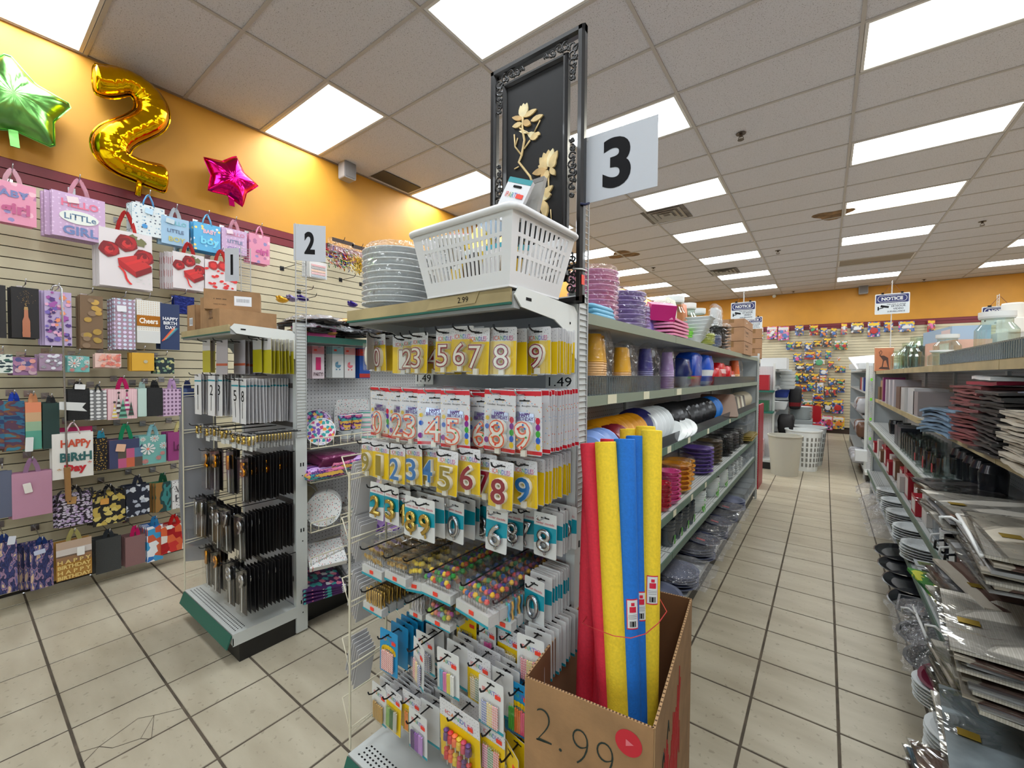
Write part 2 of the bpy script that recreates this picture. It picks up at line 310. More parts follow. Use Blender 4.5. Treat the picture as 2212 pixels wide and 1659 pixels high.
# ---------------------------------------------------------------- ceiling
H2 = 2.39
CX = [XL, -3.322, -2.18, -1.06, .155, 1.37, 2.60, 3.82, 5.04, 6.26, 7.48, XR]
CY = [(.79 + .2575 * k) * H2 for k in range(-10, 22)]
CY = [YF] + [y for y in CY if YF + .1 < y < YB - .1] + [YB]
def ceiling():
    slab = mk('ceiling', MB().box(XL, XR, YF, YB, ZC + .12, ZC + .2), col(90, 86, 82), kind='structure')
    tee = mat('ceiling_tee', (172, 165, 160), 0.6); g = MB()
    for x in CX[1:-1]: g.box(x - .012, x + .012, YF, YB, ZC - .004, ZC + .03)
    mk('main_tee', g, tee, parent=slab)
    g = MB()
    for y in CY[1:-1]: g.box(XL, XR, y - .012, y + .012, ZC - .003, ZC + .03)
    mk('cross_tee', g, tee, parent=slab)
    mk('wall_angle', MB().box(XL, XL + .022, YF, YB, ZC - .006, ZC + .02).box(XL, XR, YB - .022, YB, ZC - .006, ZC + .02), mat('wall_angle', (140, 122, 104), .6), parent=slab)
    m = bpy.data.materials.new('ceiling_tile'); m.use_nodes = True; nt = m.node_tree; N = nt.nodes.new; L = nt.links.new; b = nt.nodes['Principled BSDF']
    gm = N('ShaderNodeNewGeometry'); n1 = N('ShaderNodeTexNoise'); n1.inputs['Scale'].default_value = 130; n1.inputs['Detail'].default_value = 2; n1.inputs['Distortion'].default_value = .6; L(gm.outputs['Position'], n1.inputs['Vector'])
    r = N('ShaderNodeValToRGB'); e = r.color_ramp.elements; e[0].position = .32; e[0].color = lin((146, 142, 144)); e[1].position = .41; e[1].color = lin((200, 197, 202))
    L(n1.outputs['Fac'], r.inputs[0]); L(r.outputs[0], b.inputs['Base Color']); b.inputs['Roughness'].default_value = .95
    bp = N('ShaderNodeBump'); bp.inputs['Strength'].default_value = .35; bp.inputs['Distance'].default_value = .01; L(n1.outputs['Fac'], bp.inputs['Height']); L(bp.outputs[0], b.inputs['Normal'])
    # lens of a lit panel: prismatic acrylic over two tubes
    def lens(name, tint, k):
        mm = bpy.data.materials.new(name); mm.use_nodes = True; t = mm.node_tree; t.nodes.clear(); o = t.nodes.new('ShaderNodeOutputMaterial'); em = t.nodes.new('ShaderNodeEmission')
        tc = t.nodes.new('ShaderNodeTexCoord'); sp = t.nodes.new('ShaderNodeSeparateXYZ'); t.links.new(tc.outputs['Object'], sp.inputs[0])
        ab = t.nodes.new('ShaderNodeMath'); ab.operation = 'ABSOLUTE'; t.links.new(sp.outputs[1], ab.inputs[0])
        rr = t.nodes.new('ShaderNodeValToRGB'); ee = rr.color_ramp.elements; ee[0].position = 0.0; ee[0].color = (.62, .62, .62, 1)
        ee.new(.12).color = (1.25, 1.25, 1.25, 1); ee.new(.2).color = (.85, .85, .85, 1); ee[-1].position = .29; ee[-1].color = (.42, .42, .42, 1)
        t.links.new(ab.outputs[0], rr.inputs[0]); mu = t.nodes.new('ShaderNodeMath'); mu.operation = 'MULTIPLY'; mu.inputs[1].default_value = k
        t.links.new(rr.outputs[0], mu.inputs[0]); t.links.new(mu.outputs[0], em.inputs[1]); em.inputs[0].default_value = lin(tint); t.links.new(em.outputs[0], o.inputs[0]); return mm
    LC = lens('lamp_lens_cool', (240, 247, 252), LAMP); LW = lens('lamp_lens_warm', (250, 248, 232), LAMP); LOFF = mat('lamp_lens_off', (128, 120, 112), .5)
    frame = mat('lamp_frame', (205, 200, 196), .5)
    lit = set(); cols = {0: [-3, 0, 3, 6, 9, 12, 15, 18], 2: [-6, -3, 0, 3, 6, 9, 12, 15, 18], 4: [-6, -3, 0, 3, 6, 9, 12, 15, 18], 6: [-6, -3, 0, 3, 6, 9, 12, 15, 18], 8: [-6, -3, 0, 3, 6, 9, 12, 15, 18]}
    K0 = [round((y / H2 - .79) / .2575) for y in CY]
    def cidx(k): return K0.index(k)
    where = {0: 'along the yellow left wall', 2: 'left of the flower panel', 4: 'over the tableware aisle', 6: 'over the right shelving', 8: 'far right of the shop'}
    for c, ks in cols.items():
        for n_, k in enumerate(ks):
            j = cidx(k); x0, x1 = CX[c], CX[c + 1]; y0, y1 = CY[j], CY[j + 1]; lit.add((c, j)); cx, cy = (x0 + x1) / 2, (y0 + y1) / 2; w, h = x1 - x0 - .03, y1 - y0 - .03
            off = c == 4 and k == 15
            root = empty('ceiling_light', (cx, cy, ZC), 0, ('unlit grey ' if off else 'lit ') + 'panel light %s, %s from the back wall' % (where[c], ['first', 'second', 'third', 'fourth', 'fifth', 'sixth', 'seventh', 'eighth', 'ninth'][len(ks) - 1 - n_]), 'ceiling light', 'ceiling panel lights')
            f = MB().box(-w / 2, w / 2, -h / 2, -h / 2 + .022, 0, .02).box(-w / 2, w / 2, h / 2 - .022, h / 2, 0, .02).box(-w / 2, -w / 2 + .022, -h / 2 + .022, h / 2 - .022, 0, .02).box(w / 2 - .022, w / 2, -h / 2 + .022, h / 2 - .022, 0, .02)
            f.box(-w / 2, w / 2, -h / 2, h / 2, .02, .09)
            mk('frame', f, frame, parent=root)
            mk('lens', MB().add([(-w / 2 + .02, -h / 2 + .02, .006), (w / 2 - .02, -h / 2 + .02, .006), (w / 2 - .02, h / 2 - .02, .006), (-w / 2 + .02, h / 2 - .02, .006)], [(3, 2, 1, 0)]), LOFF if off else LW if (c == 4 and k in (3, 9)) else LC, parent=root)
    # tiles: each one a piece, where they show
    rest = MB(); cache = {}; cnt = 0
    vents = {(0, cidx(2)): 1}
    for i in range(len(CX) - 1):
        for j in range(len(CY) - 1):
            if (i, j) in lit: continue
            x0, x1, y0, y1 = CX[i] + .012, CX[i + 1] - .012, CY[j] + .012, CY[j + 1] - .012
            q = Vector(((x0 + x1) / 2, (y0 + y1) / 2, ZC)) - CAM; f = q.dot(CD)
            seen = f > .4 and abs(q.dot(CR) / f * CF) < 1330 and -q.dot(CU) / f * CF > -1000
            if seen and cnt < 298:
                cnt += 1; key = (round(x1 - x0, 3), round(y1 - y0, 3))
                if key not in cache: cache[key] = MB().box(0, x1 - x0, 0, y1 - y0, 0, .015).mesh('ceiling_tile', [m])
                ob('ceiling_tile', cache[key], slab, (x0, y0, ZC + .004))
            else: rest.box(x0, x1, y0, y1, ZC + .004, ZC + .019)
    ob('far_ceiling_tiles', rest.mesh('far_ceiling_tiles', [m]), slab, kind='stuff')
    # dark return-air panel beside the wall
    y0 = at('T', 1360, 1165, Z=ZC).y; y1 = at('T', 1610, 1280, Z=ZC).y
    p = [at('T', a, b, Z=ZC - .004) for a, b in ((1262, 1200), (1358, 1165), (1612, 1281), (1520, 1315))]
    xa, xb = (p[0].x + p[3].x) / 2, (p[1].x + p[2].x) / 2; ya, yb = (p[0].y + p[1].y) / 2, (p[2].y + p[3].y) / 2
    r = empty('air_vent', ((xa + xb) / 2, (ya + yb) / 2, ZC - .008), 0, 'dark grey return-air grille in the ceiling beside the yellow wall', 'vent')
    mk('grille', MB().box(xa - (xa + xb) / 2, xb - (xa + xb) / 2, ya - (ya + yb) / 2, yb - (ya + yb) / 2, 0, .006), mat('grille_dark', (62, 56, 52), .7), parent=r)
    # square louvred diffusers
    def diffuser(k, x, y, lbl):
        c = at(k, x, y, Z=ZC - .003); r = empty('air_diffuser', c, 0, lbl, 'air vent')
        mk('backing', MB().box(-.30, .30, -.29, .29, 0, .004), mat('diffuser_dirty', (110, 102, 96), .8, var=.3, vscale=6), parent=r)
        for s in (.24, .165, .09):
            f = MB()
            for a in range(4):
                T = Matrix.Rotation(a * R90, 4, 'Z'); f.add([(-s, -s, -.012), (s, -s, -.012), (s - .045, -s + .045, 0), (-s + .045, -s + .045, 0)], [(3, 2, 1, 0), (0, 1, 2, 3)], T=T)
            mk('louvre', f, mat('diffuser_vane', (206, 200, 194), .5), parent=r)
    diffuser('S', 525, 1015, 'square louvred ceiling diffuser behind the number three sign')
    diffuser('S', 795, 1283, 'square louvred ceiling diffuser farther down the shop')
    for k, x, y, w in (('S', 1310, 1015, .42), ('S', 320, 1203, .5)):
        c = at(k, x, y, Z=ZC + .0005); q = MB(); n = 22; vs = []
        for i in range(n):
            a = 2 * math.pi * i / n; rr = w * (1 + .25 * math.sin(3 * a + x)); vs.append((math.cos(a) * rr * .55, math.sin(a) * rr * .5, 0))
        mk('water_stain', q.add(vs, [tuple(reversed(range(n)))]), mat('water_stain', (120, 92, 62), .95, var=.35, vscale=7), parent=slab, loc=(c.x, c.y, c.z + .002))
    for n_, (x, y) in enumerate(((875, 655), (1050, 1196), (2015, 1062), (462, 1275), (1740, 1329), (1123, 1384))):
        c = at('S', x, y, Z=ZC - .05); s = empty('sprinkler_head', c, 0, ['brass sprinkler head on the ceiling right of the number three sign', 'small sprinkler head in the middle of the ceiling', 'sprinkler head on the ceiling near the right edge', 'small far sprinkler head left above the stacked plates', 'sprinkler head just above the back wall on the right', 'sprinkler head just above the back wall in the middle'][n_], 'sprinkler')
        mt = mat('sprinkler_metal', (96, 86, 78), .4, .8)
        mk('body', MB().cyl((0, 0, .05), (0, 0, .02), .014, .014, 8).cyl((0, 0, .05), (0, 0, .045), .045, .045, 12), mt, parent=s)
        d = MB().cyl((0, 0, -.01), (0, 0, -.013), .03, .03, 10)
        for a in (0, math.pi): d.tube([(.012 * math.cos(a), 0, .02), (.024 * math.cos(a), 0, .005), (.008 * math.cos(a), 0, -.01)], .003, 5)
        mk('deflector', d, mt, parent=s)
ceiling()
# small loudspeaker on the wall, another on the back wall
def speaker(c, rz, lbl, s=1.0):
    r = empty('wall_speaker', c, rz, lbl, 'speaker'); b = mat('speaker_grey', (150, 147, 145), .5)
    mk('cabinet', MB().prism(rrect(.15 * s, .22 * s, .02), -.12 * s, 0), b, parent=r)
    mk('speaker_grille', MB().prism(rrect(.13 * s, .19 * s, .015), -.126 * s, -.12 * s), mat('speaker_cloth', (128, 125, 124), .9, bump=.3, bscale=400), parent=r)
    mk('bracket', MB().box(-.02, .02, 0, .05, -.02, .02), DARKWIRE, parent=r)
c = at('T', 1090, 1172, X=XL + .06); speaker((XL + .05, c.y, c.z), R90, 'small grey loudspeaker on the yellow wall under the ceiling')
c = at('O', 1077, 215, Y=YB - .05); speaker((c.x, YB - .05, c.z), 0, 'small grey loudspeaker high on the back wall', 1.3)
c = at('O', 442, 263, Y=YB - .05)
s = empty('security_camera', c, 0, 'tiny white security camera at the top of the back wall', 'camera')
mk('body', MB().cyl((0, 0, 0), (0, -.14, -.03), .045, .045, 10), WHITE, parent=s); mk('mount', MB().cyl((0, .05, .05), (0, 0, 0), .015, .015, 6), WHITE, parent=s)
# ================================================================ things on the left wall
BORD = ['second', 'third', 'fourth', 'fifth', 'sixth', 'seventh', 'eighth', 'ninth']
def wall_hook(p, x_end, m=CHROME):
    mk('hook', MB().tube([(XL + .003, p.y, p.z - .01), (x_end, p.y, p.z - .01), (x_end + .02, p.y, p.z + .004), (x_end + .028, p.y, p.z + .022)], .0032, 6).box(XL + .004, XL + .008, p.y - .02, p.y + .02, p.z - .03, p.z + .015), m, parent=wl)
def bag(k, xl, xr, yt, yb, lbl, front, side=None, hc=(230, 230, 230), n=2, xp=-4.27, hh=.42, txt=(), tag=None, ribbon=False, hook=True, step=.0175, what='gift_bag', cat='gift bag', spread=.012, deco=None, tail=False):
    ym = (yt + yb) / 2; xm = (xl + xr) / 2
    y0, y1 = at(k, xl, ym, X=xp).y, at(k, xr, ym, X=xp).y; zt, zb = at(k, xm, yt, X=xp).z, at(k, xm, yb, X=xp).z
    w, h = y1 - y0, zt - zb; H = min(.2, max(.03, hh * w)); side = side or front; hm = col(*hc, rough=.45) if isinstance(hc, tuple) else hc
    b = MB(); d0, d1 = .011, .008
    vs = [(-w / 2, 0, -H - h), (w / 2, 0, -H - h), (w / 2, d1, -H - h), (-w / 2, d1, -H - h), (-w / 2, -.004, -H), (w / 2, -.004, -H), (w / 2, d0, -H), (-w / 2, d0, -H),
          (-w / 2 + .003, -.001, -H), (w / 2 - .003, -.001, -H), (w / 2 - .003, d0 - .003, -H), (-w / 2 + .003, d0 - .003, -H), (-w / 2 + .003, .004, -H - .05), (w / 2 - .003, .004, -H - .05), (w / 2 - .003, d1, -H - .05), (-w / 2 + .003, d1, -H - .05)]
    b.add(vs, [(0, 1, 5, 4), (2, 3, 7, 6)], 0).add(vs, [(0, 3, 2, 1), (1, 2, 6, 5), (3, 0, 4, 7), (4, 5, 9, 8), (5, 6, 10, 9), (6, 7, 11, 10), (7, 4, 8, 11), (8, 9, 13, 12), (10, 11, 15, 14), (12, 13, 14, 15)], 1)
    me = b.mesh(what, [front, side]); yc = (y0 + y1) / 2
    o = ob(what, me, loc=(xp, yc, zt + H), rot=(U(-.02, .02), 0, R90 + U(-.04, .04)), label=lbl, cat=cat)
    if H > .04:
        hd = MB(); a = w * .17
        for dy in (-.003, d0 + .002):
            hd = MB()
            pts = [(-a, dy, -H - .01), (-a * .75, dy, -H * .6), (-a * .25, dy + .002, -H * .1), (0, dy + .003, 0), (a * .25, dy + .002, -H * .1), (a * .75, dy, -H * .6), (a, dy, -H - .01)]
            if ribbon:
                for p, q in zip(pts, pts[1:]):
                    p, q = Vector(p), Vector(q); t = (q - p).normalized(); nn = Vector((-t.z, 0, t.x)) * .011; hd.add([p - nn, q - nn, q + nn, p + nn], [(0, 1, 2, 3), (3, 2, 1, 0)])
            else: hd.tube(pts, .0038, 5)
            if dy > 0 or not tail: mk('handle', hd, hm, parent=o)
        if tail: 
            for s_ in (-1, 1):
                for q in range(3):
                    p = Vector((s_ * w * (.1 + .16 * q), -.008 - .006 * q, -H + .03)); e = p + Vector((s_ * U(.0, .05), -U(.005, .03), -U(.03, .08))); mmm = (p + e) / 2 + Vector((0, 0, .03)); hd.tube([p, mmm, e], .006, 4)
            mk('ribbon_tails', hd, hm, parent=o, kind='stuff')
    for i, (s_, fx, fz, fw, fh, c, *rest) in enumerate(txt):
        bold = rest[0] if rest else .02
        ob('lettering', text(s_, 1, col(*c, rough=.5), bold=bold, fit=(fw * w, fh * h)), o, (fx * w - w / 2, -.006, -H - h + fz * h), (R90, 0, rest[1] if len(rest) > 1 else 0))
    if deco: deco(o, w, h, H)
    if tag:
        fx, fz, fw, fh, c = tag; mk('gift_tag', MB().prism(rrect(fw * w, fh * h, .004), -.014, -.012), col(*c, rough=.6), parent=o, loc=(fx * w - w / 2, 0, -H - h + fz * h), rot=(0, U(-.2, .2), 0))
    ys = 0
    for i in range(n):
        ys += U(0, spread); c = ob(what, me, loc=(xp - .02 - step * (i + 1), yc - ys + U(-.004, .004), zt + H + U(-.008, .006)), rot=(U(-.012, .012), 0, R90 + U(-.02, .02)), cat=cat)
        c['label'] = '%s one back from the front %s' % (BORD[i], ' '.join(lbl.split()[:10])); c['group'] = 'copies behind the ' + lbl
    if hook: wall_hook(Vector((xp, yc, zt + H)), xp + .03)
    return o
LILAC = col(205, 170, 208, rough=.4); PINKB = col(232, 150, 184, rough=.4); PBLUE = col(160, 196, 224, rough=.4)
M_hearts = pat('lilac_hearts', 'dots', (206, 172, 208), [(226, 200, 228)], 30, .16, .4, rnd=.25)
M_pinkdots = pat('pink_marks', 'flower', (230, 150, 178), [(244, 190, 205), (190, 120, 160), (150, 140, 190)], 14, .2, .4)
M_eleph = pat('white_blue_spots', 'dots', (222, 230, 232), [(120, 160, 190), (80, 90, 110), (190, 210, 220)], 36, .2, .4, rnd=.8)
M_blueboy = pat('blue_marks', 'dots', (92, 178, 226), [(235, 240, 245), (250, 220, 120), (150, 215, 245)], 17, .16, .4, rnd=1)
M_rosewhite = col(226, 218, 220, rough=.35)
def pd(o, mb, mats, name='printed_picture'): mk(name, mb, mats, parent=o)
RED1, RED2, RED3 = col(176, 20, 28, rough=.4), col(128, 10, 20, rough=.4), col(206, 44, 44, rough=.4); LEAF = col(120, 120, 80, rough=.5); RIB = col(220, 40, 40, rough=.35)
def disc(mb, x, z, r, y, m, n=14, wob=0.0, ph=0.0, sx=1.0):
    mb.add([(x + r * sx * (1 + wob * math.sin(5 * 2 * math.pi * i / n + ph)) * math.cos(2 * math.pi * i / n), y, z + r * (1 + wob * math.sin(5 * 2 * math.pi * i / n + ph)) * math.sin(2 * math.pi * i / n)) for i in range(n)], [tuple(range(n))], m)
def poly(mb, pts, y, m): mb.add([(x, y, z) for x, z in pts], [tuple(range(len(pts)))], m)
def roses(o, w, h, H):
    q = MB(); X = lambda f: (f - .5) * w; Zz = lambda f: -H - h + f * h; s = w
    for x, z, r in ((.42, .82, .11), (.78, .84, .10), (.62, .9, .09)): disc(q, X(x), Zz(z), s * r, -.0075, 3, 12, .2, x * 9)
    for x, z, r in ((.18, .64, .19), (.5, .79, .21), (.83, .58, .2)):
        disc(q, X(x), Zz(z), s * r, -.008, 1, 15, .08, x * 20)
        for j in range(4): disc(q, X(x) + s * r * .12 * math.cos(j * 2.1 + x), Zz(z) + s * r * .12 * math.sin(j * 2.1 + x), s * r * (.8 - .19 * j), -.0083 - j * .0003, (0, 1, 2, 1)[j], 12, .1, j * 1.7)
    poly(q, [(X(.33), Zz(.5)), (X(.66), Zz(.3)), (X(.98), Zz(.44)), (X(.66), Zz(.6))], -.0084, 2); poly(q, [(X(.33), Zz(.5)), (X(.35), Zz(.38)), (X(.68), Zz(.2)), (X(.66), Zz(.3))], -.0085, 0); poly(q, [(X(.66), Zz(.3)), (X(.68), Zz(.2)), (X(.99), Zz(.34)), (X(.98), Zz(.44))], -.0085, 1)
    poly(q, [(X(.46), Zz(.43)), (X(.52), Zz(.4)), (X(.84), Zz(.53)), (X(.78), Zz(.56))], -.0088, 4)
    for i in range(6): poly(q, [(X(.33 + .04 * i + .03 * math.sin(i)), Zz(.36 - .05 * i)), (X(.37 + .04 * i + .03 * math.sin(i)), Zz(.37 - .05 * i)), (X(.41 + .04 * i + .03 * math.sin(i + 1)), Zz(.32 - .05 * i)), (X(.37 + .04 * i + .03 * math.sin(i + 1)), Zz(.31 - .05 * i))], -.0086, 4)
    for x, z in ((.7, .14), (.78, .18), (.82, .11), (.92, .2), (.94, .12)): disc(q, X(x), Zz(z), s * .02, -.0086, 5, 8)
    pd(o, q, [RED1, RED2, RED3, LEAF, RIB, PAPER])
def petals(o, w, h, H):
    q = MB(); rr = random.Random(3)
    for i in range(34): disc(q, (rr.random() - .5) * w * .94, -H - h + h * rr.random() ** 1.2 * .75 + .02, w * U(.03, .05), -.008 - i * 1e-5, 0, 7, .2, i, 1.5)
    for x, z, r in ((.25, .82, .16), (.55, .86, .17), (.8, .8, .15)): disc(q, (x - .5) * w, -H - h + z * h, w * r, -.0084, 1, 12, .1, x * 7); disc(q, (x - .5) * w, -H - h + z * h, w * r * .6, -.0088, 0, 10, .1, x)
    pd(o, q, [RIB, RED1])
def champagne(o, w, h, H):
    q = MB(); g = lambda pts: [((x - .5) * w, -H - h + z * h) for x, z in pts]
    poly(q, g([(.38, .02), (.66, .02), (.67, .12), (.37, .12)]), -.008, 0); poly(q, g([(.38, .12), (.66, .12), (.66, .34), (.6, .42), (.59, .56), (.45, .56), (.44, .42), (.38, .34)]), -.008, 0); poly(q, g([(.44, .56), (.6, .56), (.58, .62), (.46, .62)]), -.008, 1)
    rr = random.Random(5)
    for i in range(60):
        a = rr.gauss(0, .5); r = rr.random() * .3; disc(q, (.52 - .5 + r * math.sin(a) * 1.3) * w, -H - h + (.64 + r * math.cos(a)) * h, w * .012, -.008 - i * 1e-5, 1, 5)
    pd(o, q, [mat('rose_gold_foil', (200, 140, 115), .3, .8), mat('gold_foil_print', (190, 160, 110), .35, .8)])
def xmas(o, w, h, H):
    q = MB(); g = lambda pts: [((x - .5) * w, -H - h + z * h) for x, z in pts]
    for i, (x, b, wd, t, m) in enumerate(((.36, .2, .2, .88, 0), (.64, .3, .22, .95, 1), (.78, .12, .2, .6, 2), (.22, .06, .2, .55, 3), (.5, .04, .3, .7, 4))):
        poly(q, g([(x - wd / 2, b), (x + wd / 2, b), (x, t)]), -.008 - i * 3e-4, m)
        for j in range(3): poly(q, g([(x - wd / 2 * (1 - (j + .3) / 4), b + (t - b) * (j + .3) / 4), (x + wd / 2 * (1 - (j + .3) / 4), b + (t - b) * (j + .3) / 4), (x + wd / 2 * (1 - (j + .8) / 4), b + (t - b) * (j + .8) / 4), (x - wd / 2 * (1 - (j + .8) / 4), b + (t - b) * (j + .8) / 4)]), -.0081 - i * 3e-4, (5, 6, 0, 5, 2)[i])
    for x, z in ((.64, .95), (.22, .58), (.36, .89)): disc(q, (x - .5) * w, -H - h + z * h, w * .05, -.011, 0, 10, .45)
    pd(o, q, [col(70, 60, 60), col(170, 40, 110), col(60, 90, 80), col(220, 190, 90), col(110, 175, 150), PAPER, PAPER])
def daisies(o, w, h, H):
    q = MB()
    for x, z, r, k in ((.3, .55, .26, 0), (.55, .9, .16, 0), (.9, .62, .15, 0), (.7, .2, .1, 3), (.85, .35, .09, 3), (.2, .12, .11, 3), (.12, .9, .1, 0)):
        cx, cz = (x - .5) * w, -H - h + z * h
        for j in range(9):
            a = j * .698; p = [(cx, cz), (cx + r * w * math.cos(a - .22), cz + r * w * math.sin(a - .22)), (cx + r * w * 1.12 * math.cos(a), cz + r * w * 1.12 * math.sin(a)), (cx + r * w * math.cos(a + .22), cz + r * w * math.sin(a + .22))]
            p = [(max(-w / 2, min(w / 2, u)), max(-H - h, min(-H, v))) for u, v in p]; poly(q, p, -.008, k and 2)
        disc(q, cx, cz, r * w * .22, -.0086, 1, 9)
    pd(o, q, [PAPER, col(232, 130, 110), col(214, 120, 120)])
def tiles(cols_, nx, nz):
    def f(o, w, h, H):
        q = MB()
        for i in range(nx):
            for j in range(nz): poly(q, [((i / nx - .5) * w, -H - h * (1 - j / nz)), (((i + 1) / nx - .5) * w, -H - h * (1 - j / nz)), (((i + 1) / nx - .5) * w, -H - h * (1 - (j + 1) / nz)), ((i / nx - .5) * w, -H - h * (1 - (j + 1) / nz))], -.007, (i * 3 + j * 5 + i * j) % len(cols_))
        pd(o, q, [col(*c) for c in cols_])
    return f
def blobs(cols_, n, r0, r1, seed, wob=.2, sx=1.0):
    def f(o, w, h, H):
        q = MB(); rr = random.Random(seed)
        for i in range(n):
            r = rr.uniform(r0, r1) * w; disc(q, rr.uniform(-w / 2 + r * sx, w / 2 - r * sx), rr.uniform(-H - h + r, -H - r), r, -.007 - i * 4e-5, i % len(cols_), 12, wob, i, sx)
        pd(o, q, [c if not isinstance(c, tuple) else col(*c) for c in cols_])
    return f
GOLDP = mat('gold_print', (222, 190, 110), .25, .7); HOLO = mat('holo_print', (205, 210, 235), .2, .75)
# ---- top row
bag('B', -90, 270, -20, 285, 'large pink baby girl gift bag at the left picture edge', M_pinkdots, PINKB, (244, 196, 210), 2, ribbon=True, txt=[('girl', .55, .33, .62, .36, (196, 92, 138), .04), ('BABY', .45, .72, .8, .17, (120, 130, 180), .03)])
bag('B', 385, 785, 78, 402, 'large lilac gift bag reading hello little girl on the top row', M_hearts, LILAC, (240, 180, 200), 5, ribbon=True, spread=.02,
    deco=lambda o, w, h, H: pd(o, (lambda q: (disc(q, 0, -H - h * .56, w * .38, -.0055, 0, 24, 0, 0, 1), q)[1])(MB()), [col(232, 234, 226)]) if False else mk('printed_oval', MB().prism([(w * .37 * math.cos(i * .2618), -H - h * .52 + h * .15 * math.sin(i * .2618)) for i in range(24)], -.0058, -.004), col(230, 234, 226), parent=o),
    txt=[('HELLO', .52, .78, .7, .17, (232, 120, 150), .03), ('LiTTLe', .52, .48, .6, .14, (90, 120, 150), .02), ('GIRL', .52, .17, .66, .2, (110, 130, 180), .03)], tag=(.38, .86, .22, .14, (236, 216, 220)))
bag('B', 740, 1135, 345, 765, 'large red roses gift bag with red ribbon handle', M_rosewhite, M_rosewhite, (214, 30, 26), 6, ribbon=True, deco=roses, hh=.5, spread=.004)
bag('B', 985, 1230, 152, 378, 'white gift bag with blue elephant and spots on the top row', M_eleph, col(190, 215, 220), (90, 160, 215), 4,
    deco=lambda o, w, h, H: blobs([(70, 150, 210)], 1, .17, .18, 4, .1)(o, w * .5, h * .5, H + h * .42), tag=(.5, .8, .24, .18, (190, 220, 240)))
bag('B', 1205, 1410, 245, 448, 'pale blue little boy gift bag on the top row', PBLUE, PBLUE, (214, 222, 230), 2, ribbon=True, txt=[('HELLO', .55, .8, .7, .15, (120, 190, 200)), ('LITTLE', .5, .5, .6, .13, (90, 110, 140)), ('BOY', .55, .2, .6, .18, (200, 190, 110))], tag=(.3, .83, .3, .17, (200, 214, 220)))
bag('B', 1445, 1645, 290, 495, 'bright blue baby boy gift bag on the top row', M_blueboy, col(60, 150, 200), (110, 190, 235), 4, txt=[('boy', .6, .35, .7, .36, (120, 210, 240), .04), ('BABY', .6, .72, .5, .15, (250, 190, 200), .03)])
bag('B', 1655, 1840, 332, 512, 'small lilac little girl gift bag on the top row', M_hearts, LILAC, (240, 180, 200), 2, ribbon=True, txt=[('HELLO', .55, .8, .7, .15, (210, 130, 160)), ('LITTLE', .52, .48, .6, .14, (110, 130, 160)), ('GIRL', .5, .18, .6, .18, (150, 130, 180))], tag=(.3, .85, .25, .16, (236, 216, 226)))
bag('B', 1860, 2015, 370, 582, 'small pink baby girl gift bag at the right end of the top row', M_pinkdots, PINKB, (244, 160, 195), 3, txt=[('girl', .6, .38, .62, .3, (200, 90, 150), .04)])
bag('B', 1290, 1525, 512, 778, 'medium red roses gift bag left of the petals bag', M_rosewhite, pat('rose_edge', 'sz', (0, 0, 0), [(226, 218, 220), (180, 30, 36)], 3), (214, 30, 26), 7, ribbon=True, deco=roses, xp=-4.24)
bag('B', 1530, 1765, 572, 788, 'white gift bag strewn with red rose petals', M_rosewhite, M_rosewhite, (226, 40, 30), 4, ribbon=True, deco=petals, xp=-4.24)
# ---- bottle bags
BR = 'tall bottle bag'
def bottle(*a, **k): return bag(*a, what='bottle_bag', cat='bottle bag', hh=k.pop('hh', .2), tail=True, **k)
BLK = col(30, 28, 30, rough=.5)
bottle('B', -60, 45, 745, 1140, 'black bottle bag cut by the left picture edge', BLK, BLK, (150, 120, 60), 1)
bottle('B', 85, 292, 765, 1142, 'black bottle bag with a rose gold champagne bottle', BLK, BLK, (70, 56, 40), 2, deco=champagne)
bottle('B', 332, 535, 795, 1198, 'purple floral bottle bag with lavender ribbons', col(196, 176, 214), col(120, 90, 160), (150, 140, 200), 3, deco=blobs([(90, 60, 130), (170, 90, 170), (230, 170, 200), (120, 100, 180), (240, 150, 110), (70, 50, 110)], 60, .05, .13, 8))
bottle('B', 597, 770, 825, 1218, 'brown kraft bottle bag with big gold dots', col(124, 98, 72), col(110, 86, 62), (120, 100, 76), 3, deco=blobs([GOLDP, GOLDP, (140, 115, 90)], 15, .13, .17, 5, 0, 1.15))
bottle('B', 850, 1008, 850, 1225, 'mauve bottle bag with holographic dots', pat('mauve_dots', 'dots', (166, 140, 158), [(214, 222, 240), (190, 214, 230), (226, 210, 240)], 32, .33, .3), col(180, 160, 176), (206, 160, 220), 4, tag=(.35, .8, .45, .12, (230, 230, 235)))
bottle('B', 1022, 1195, 862, 1178, 'white and gold bottle bag reading cheers', pat('gold_lattice', 'dots', (232, 230, 224), [(206, 170, 120)], 70, .2, .3), col(214, 190, 150), (220, 160, 60), 3, txt=[('Cheers', .5, .52, .8, .13, (245, 240, 230), .03)],
       deco=lambda o, w, h, H: (mk('gold_band', MB().prism(rrect(w, h * .25, .001, 0, -H - h * .48), -.0055, -.003), mat('copper_foil', (205, 140, 60), .25, .8), parent=o), mk('white_panel', MB().prism(rrect(w, h * .28, .001, 0, -H - h * .86), -.0055, -.003), PAPER, parent=o)))
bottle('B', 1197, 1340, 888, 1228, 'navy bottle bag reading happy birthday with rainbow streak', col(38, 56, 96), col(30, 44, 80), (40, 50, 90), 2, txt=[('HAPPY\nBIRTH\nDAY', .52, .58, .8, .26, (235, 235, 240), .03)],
       deco=lambda o, w, h, H: [mk('printed_streak', MB().prism([((-.45 + .09 * j) * w, -H - h * (.82 - .02 * j)), ((-.38 + .09 * j) * w, -H - h * (.82 - .02 * j)), ((.2 + .08 * j) * w, -H - h * .52), ((.13 + .08 * j) * w, -H - h * .52)], -.0055, -.003), col(*c), parent=o) for j, c in enumerate(((220, 90, 60), (230, 130, 80), (90, 170, 170), (60, 120, 150)))])
